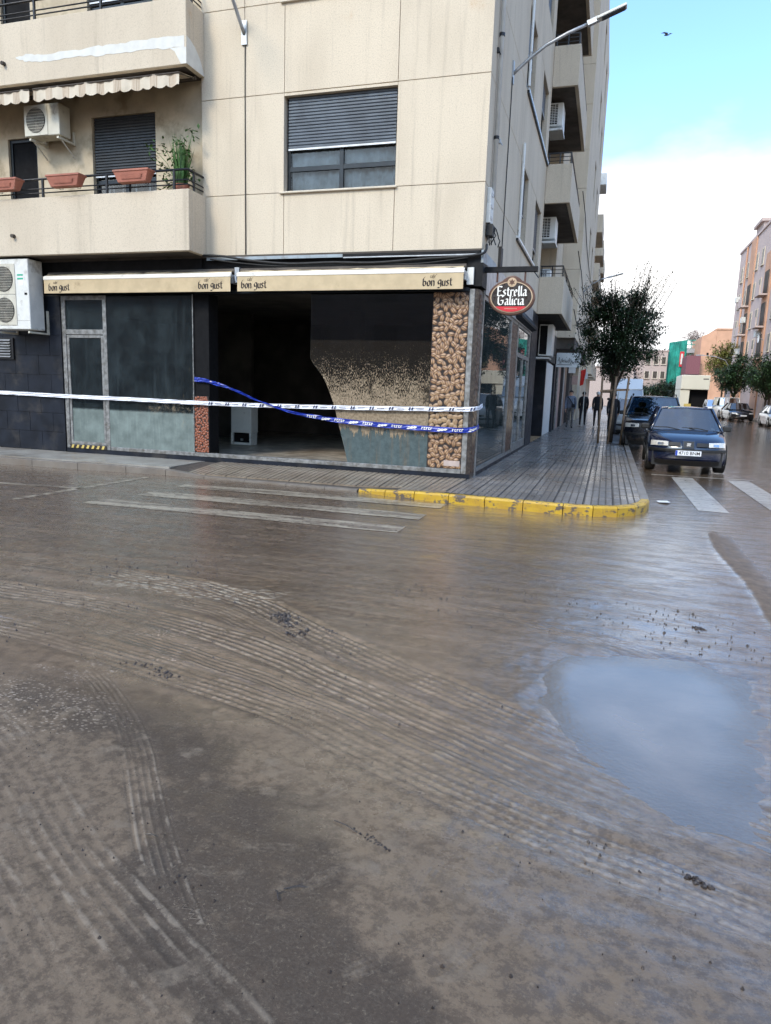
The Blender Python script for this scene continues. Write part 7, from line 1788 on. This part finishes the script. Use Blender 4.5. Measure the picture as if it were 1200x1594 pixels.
# ------------------------------------------------------------------ buildings across and beyond
def brickbox(name, label, x0, x1, y0, y1, h, mat, wins=(), winmat='alu_dark', roof=True, base=None):
    b = thing(name, label, 'building', (0, 0, 0)); m = MB(); m.box(x0, x1, y0, y1, -.05, h); m.build('wall', mat, b)
    if roof:
        m = MB(); m.box(x0-.12, x1+.12, y0-.12, y1+.12, h, h+.25); m.build('roof_edge', base or mat, b)
    for (ax, a0, a1, z0, z1) in wins:
        m = MB(); s = .0
        if ax == 'x': m.box(x0-.06, x0-.01, a0, a1, z0, z1)
        else: m.box(a0, a1, y0-.06, y0-.01, z0, z1)
        w_ = m.build('window', winmat, b)
        m = MB()
        if ax == 'x':
            for u, v in (((a0-.05, a0)), ((a1, a1+.05))): m.box(x0-.08, x0-.005, u, v, z0-.1, z1+.1)
            m.box(x0-.16, x0-.005, a0-.15, a1+.15, z0-.2, z0-.1)
        else:
            m.box(a0-.12, a0, y0-.12, y0-.005, z0-.1, z1+.1); m.box(a1, a1+.12, y0-.12, y0-.005, z0-.1, z1+.1); m.box(a0-.15, a1+.15, y0-.22, y0-.005, z0-.2, z0-.1)
        m.build('frame', 'palefar' if False else 'sill', w_)
    return b
# pink apartment block across the street; facade plane x = 16, far end y = 84
ws_ = []
for k, zc in enumerate((6.6, 9.6, 12.6, 15.6)):
    for a in (81.4, 77.6, 72.6, 69.6, 62.0, 58.4, 52): ws_.append(('x', a-.5, a+.5, zc-.2, zc+1.3))
pb = brickbox('apartment_building', 'pinkish grey and orange apartment block across the street at the right edge', 16, 30, 40, 84, 18.9, 'pinkgrey', ws_)
for (y0, y1, zt) in ((73.6, 76.4, 18.88), (64.2, 67.2, 15.9), (54, 57, 15.9)):
    m = MB(); m.box(15.86, 15.995, y0, y1, 0, zt); rc = m.build('orange_panel', 'orangebrick', pb)
    for zc in (6.4, 9.4, 12.4):
        m = MB(); m.box(15.1, 15.855, y0+.4, y1-.4, zc-.7, zc-.55); m.box(15.1, 15.18, y0+.4, y1-.4, zc-.55, zc+.25); m.build('balcony', 'pinkgrey', rc)
        m = MB(); m.box(15.80, 15.855, y0+.6, y1-.6, zc-.5, zc+1.7); m.build('glazed_door', 'soffit', rc)
m = MB(); m.tube([(15.9, 78.9, 0), (15.9, 78.9, 18.8)], .09, 6); m.build('downpipe', 'orangebrick', pb)
for i, (y, z_) in enumerate(((80.2, 13.2), (75.0, 10.4), (66, 8.2))):
    m = MB(); m.box(15.4, 15.84, y-.45, y+.45, z_-.3, z_+.3); tag(m.build('air_conditioner', 'acgrey'), ['outdoor unit high on the pink block beside its orange pipe', 'outdoor unit at mid height on the orange strip of the pink block', 'outdoor unit low on the nearer orange strip of the pink block'][i], 'air conditioner')
dsh = thing('satellite_dish', 'white satellite dish on the pink block near the right edge', 'dish', (15.5, 63.5, 7.6)); m = MB(); N = 16
m.add([(0, 0, 0)] + [(-.15-.0, .45*math.cos(2*PI*k/N), .45*math.sin(2*PI*k/N)) for k in range(N)], [(0, k+1, (k+1) % N+1) for k in range(N)]); m.build('dish', 'white', dsh); m = MB(); m.tube([(0, 0, 0), (.35, 0, -.2)], .03, 5); m.build('arm', 'galv', dsh)
m = MB(); m.box(17.0, 19.5, 77.5, 81.5, 19.2, 21.2); m.box(16.7, 19.8, 77.2, 81.8, 21.2, 21.5); m.build('roof_hut', 'palefar', pb)
for x, y, h in ((19, 70, 3.2), (18, 63, 2.8)):
    m = MB(); m.tube([(x, y, 19), (x, y, 19+h)], .04, 4); m.tube([(x-.5, y, 19+h*.9), (x+.5, y, 19+h*.9)], .025, 4); m.build('aerial', 'galv', pb)
rg = MB(); 
for k in range(7): rg.box(15.55, 15.58, 77.0, 78.2, 5.9+k*.25, 5.95+k*.25)
for k in range(5): rg.box(15.55, 15.58, 77.0+k*.29, 77.04+k*.29, 5.9, 7.5)
rg.box(15.58, 15.99, 77.0, 77.05, 5.9, 7.5); rg.build('window_cage', 'white', pb)
brickbox('brick_building', 'orange brick block beyond the pink apartment block', 18.9, 30, 120, 140, 13.4, 'orangebrick', [('y', 20.6, 21.2, 8.6, 9.4)])
b2 = bpy.data.objects[-1] if False else None
ob = thing('brick_building', 'lower orange wing with sloping side beside the green scaffolding', 'building'); m = MB(); m.prism([(16.6, -.05), (18.88, -.05), (18.88, 13.4), (16.6, 12.3)], 120.0, 134, 'y'); m.build('wall', 'orangebrick', ob)
m = MB(); m.box(17.6, 17.9, 119.9, 119.99, 9.2, 9.6); m.build('vent', 'dark', ob)
mw = thing('low_building', 'maroon low front with dark shop openings left of the orange brick block', 'building'); m = MB(); m.box(14.4, 16.55, 118, 126, 5.9, 9.0); m.build('upper_wall', 'purple', mw)
m = MB(); m.box(14.4, 16.55, 118.2, 126, -.05, 5.88); m.build('lower_wall', 'palefar', mw)
for x in (14.7, 15.5, 16.2):
    m = MB(); m.box(x-.25, x+.25, 118.1, 118.19, 4.4, 5.8); m.build('opening', 'dark', mw)
gs = thing('scaffolded_building', 'building wrapped in green scaffold netting at the end of the street', 'building')
m = MB(); m.box(12.4, 17.8, 130, 140, -.05, 11.0); m.build('wall', 'palefar', gs)
m = MB(); vs = []
for i in range(13):
    for j in range(12): vs.append((12.2+3.0*i/12, 129.2+.12*math.sin(i*1.7+j*.6), 4.0+7.9*j/11 + (.5*i/12 if j == 11 else 0)))
m.add(vs, [(i*12+j, i*12+j+1, i*12+j+13, i*12+j+12) for i in range(12) for j in range(11)]); m.build('green_net', 'greennet', gs)
m = MB()
for z_ in (4, 5.5, 7, 8.5, 10, 11.5, 12.3): m.box(15.2, 17.9, 129.2, 129.3, z_, z_+.12)
for x in (15.2, 15.9, 16.6, 17.3, 17.9): m.box(x, x+.09, 129.3, 129.38, 0, 12.4)
m.build('scaffold', 'greennet', gs)
for z_ in (7.1, 10.1):
    m = MB(); m.box(15.3, 17.8, 129.05, 129.15, z_, z_+.75); m.build('scaffold_board', 'galv', gs)
m = MB(); m.box(14.2, 14.9, 129.0, 129.1, 7.6, 10.3); m.build('red_banner', 'signred', gs)
m = MB(); m.box(14.38, 14.72, 128.94, 128.99, 8.0, 9.9); m.build('banner_mark', 'whitepaint', gs)
brickbox('apartment_building', 'pale pinkish far block left of the green scaffolding', 6.5, 12.1, 128, 140, 10.2, 'palefar', [('y', x, x+.7, z_, z_+1.2) for x in (8.4, 9.8, 11.1) for z_ in (5.4, 8.0)], winmat='soffit')
brickbox('apartment_building', 'low pale block closing the street on the left', -6, 6.4, 125, 140, 7.0, 'palefar', [])
# far street lamp
a = thing('street_lamp', 'thin curved street lamp across the street against the brick blocks', 'street lamp', (13.1, 64, 0)); m = MB(); m.tube([(0, 0, 0), (0, 0, 5), (-.3, 0, 5.5), (-1.2, 0, 5.85), (-2.4, 0, 5.95)], [.07, .05, .04, .035, .03], 6); m.build('pole', 'galv', a); m = MB(); m.box(-3.0, -2.3, -.08, .08, 5.92, 6.02); m.build('lamp_head', 'galv', a)
# round rail of the small sign in the crossing, and bollard
bo_ = thing('bollard', 'small pale post far along the street beside the low trees', 'bollard', (9.0, 70, 0)); m = MB(); m.tube([(0, 0, 0), (0, 0, 1.9)], .10, 8); m.build('post', 'palefar', bo_)
# gull
g = thing('bird', 'small dark bird gliding in the blue part of the sky', 'bird', (4.49, 60, 33.26)); m = MB()
m.tube([(-.16, 0, 0), (.0, -.02, .02), (.2, 0, .0)], [.02, .07, .02], 6); m.add([(-.05, 0, .03), (.08, 0, .03), (.12, .0, .17), (-.18, .0, .25), (-.42, 0, .18), (-.15, 0, .14)], [(0,1,2,3,4,5)]); m.add([(0, 0, .03), (.12, 0, .03), (.25, .0, .13), (.45, .0, .08), (.2, 0, .02)], [(0,1,2,3,4)]); m.build('body', 'blackcloth', g)
g.scale = (1.15, 1.15, 1.15)
# litter beside the kerb corner
m = MB(); m.add([(3.04,-.05,.0),(3.2,-.06,.012),(3.24,-.22,.006),(3.16,-.32,.016),(3.06,-.26,.002)], [(0,1,2,3,4)]); tag(m.build('rag', 'acgrey'), 'crumpled pale sheet in the gutter beside the end of the yellow kerb', 'rag')

# unseen block added across the junction so the cafe glass reflects less sky
bk = thing('apartment_building', 'plain beige block added out of view across the junction to darken cafe reflections', 'building')
m = MB(); m.box(-45, 1.0, -46, -34, -.05, 13.5); m.build('wall', 'pinkgrey', bk)
for k in range(4):
    for j in range(9):
        m = MB(); m.box(-42+j*4.8, -40.4+j*4.8, -33.99, -33.95, 1.4+k*3.0, 2.9+k*3.0); m.build('window', 'palefar', bk)
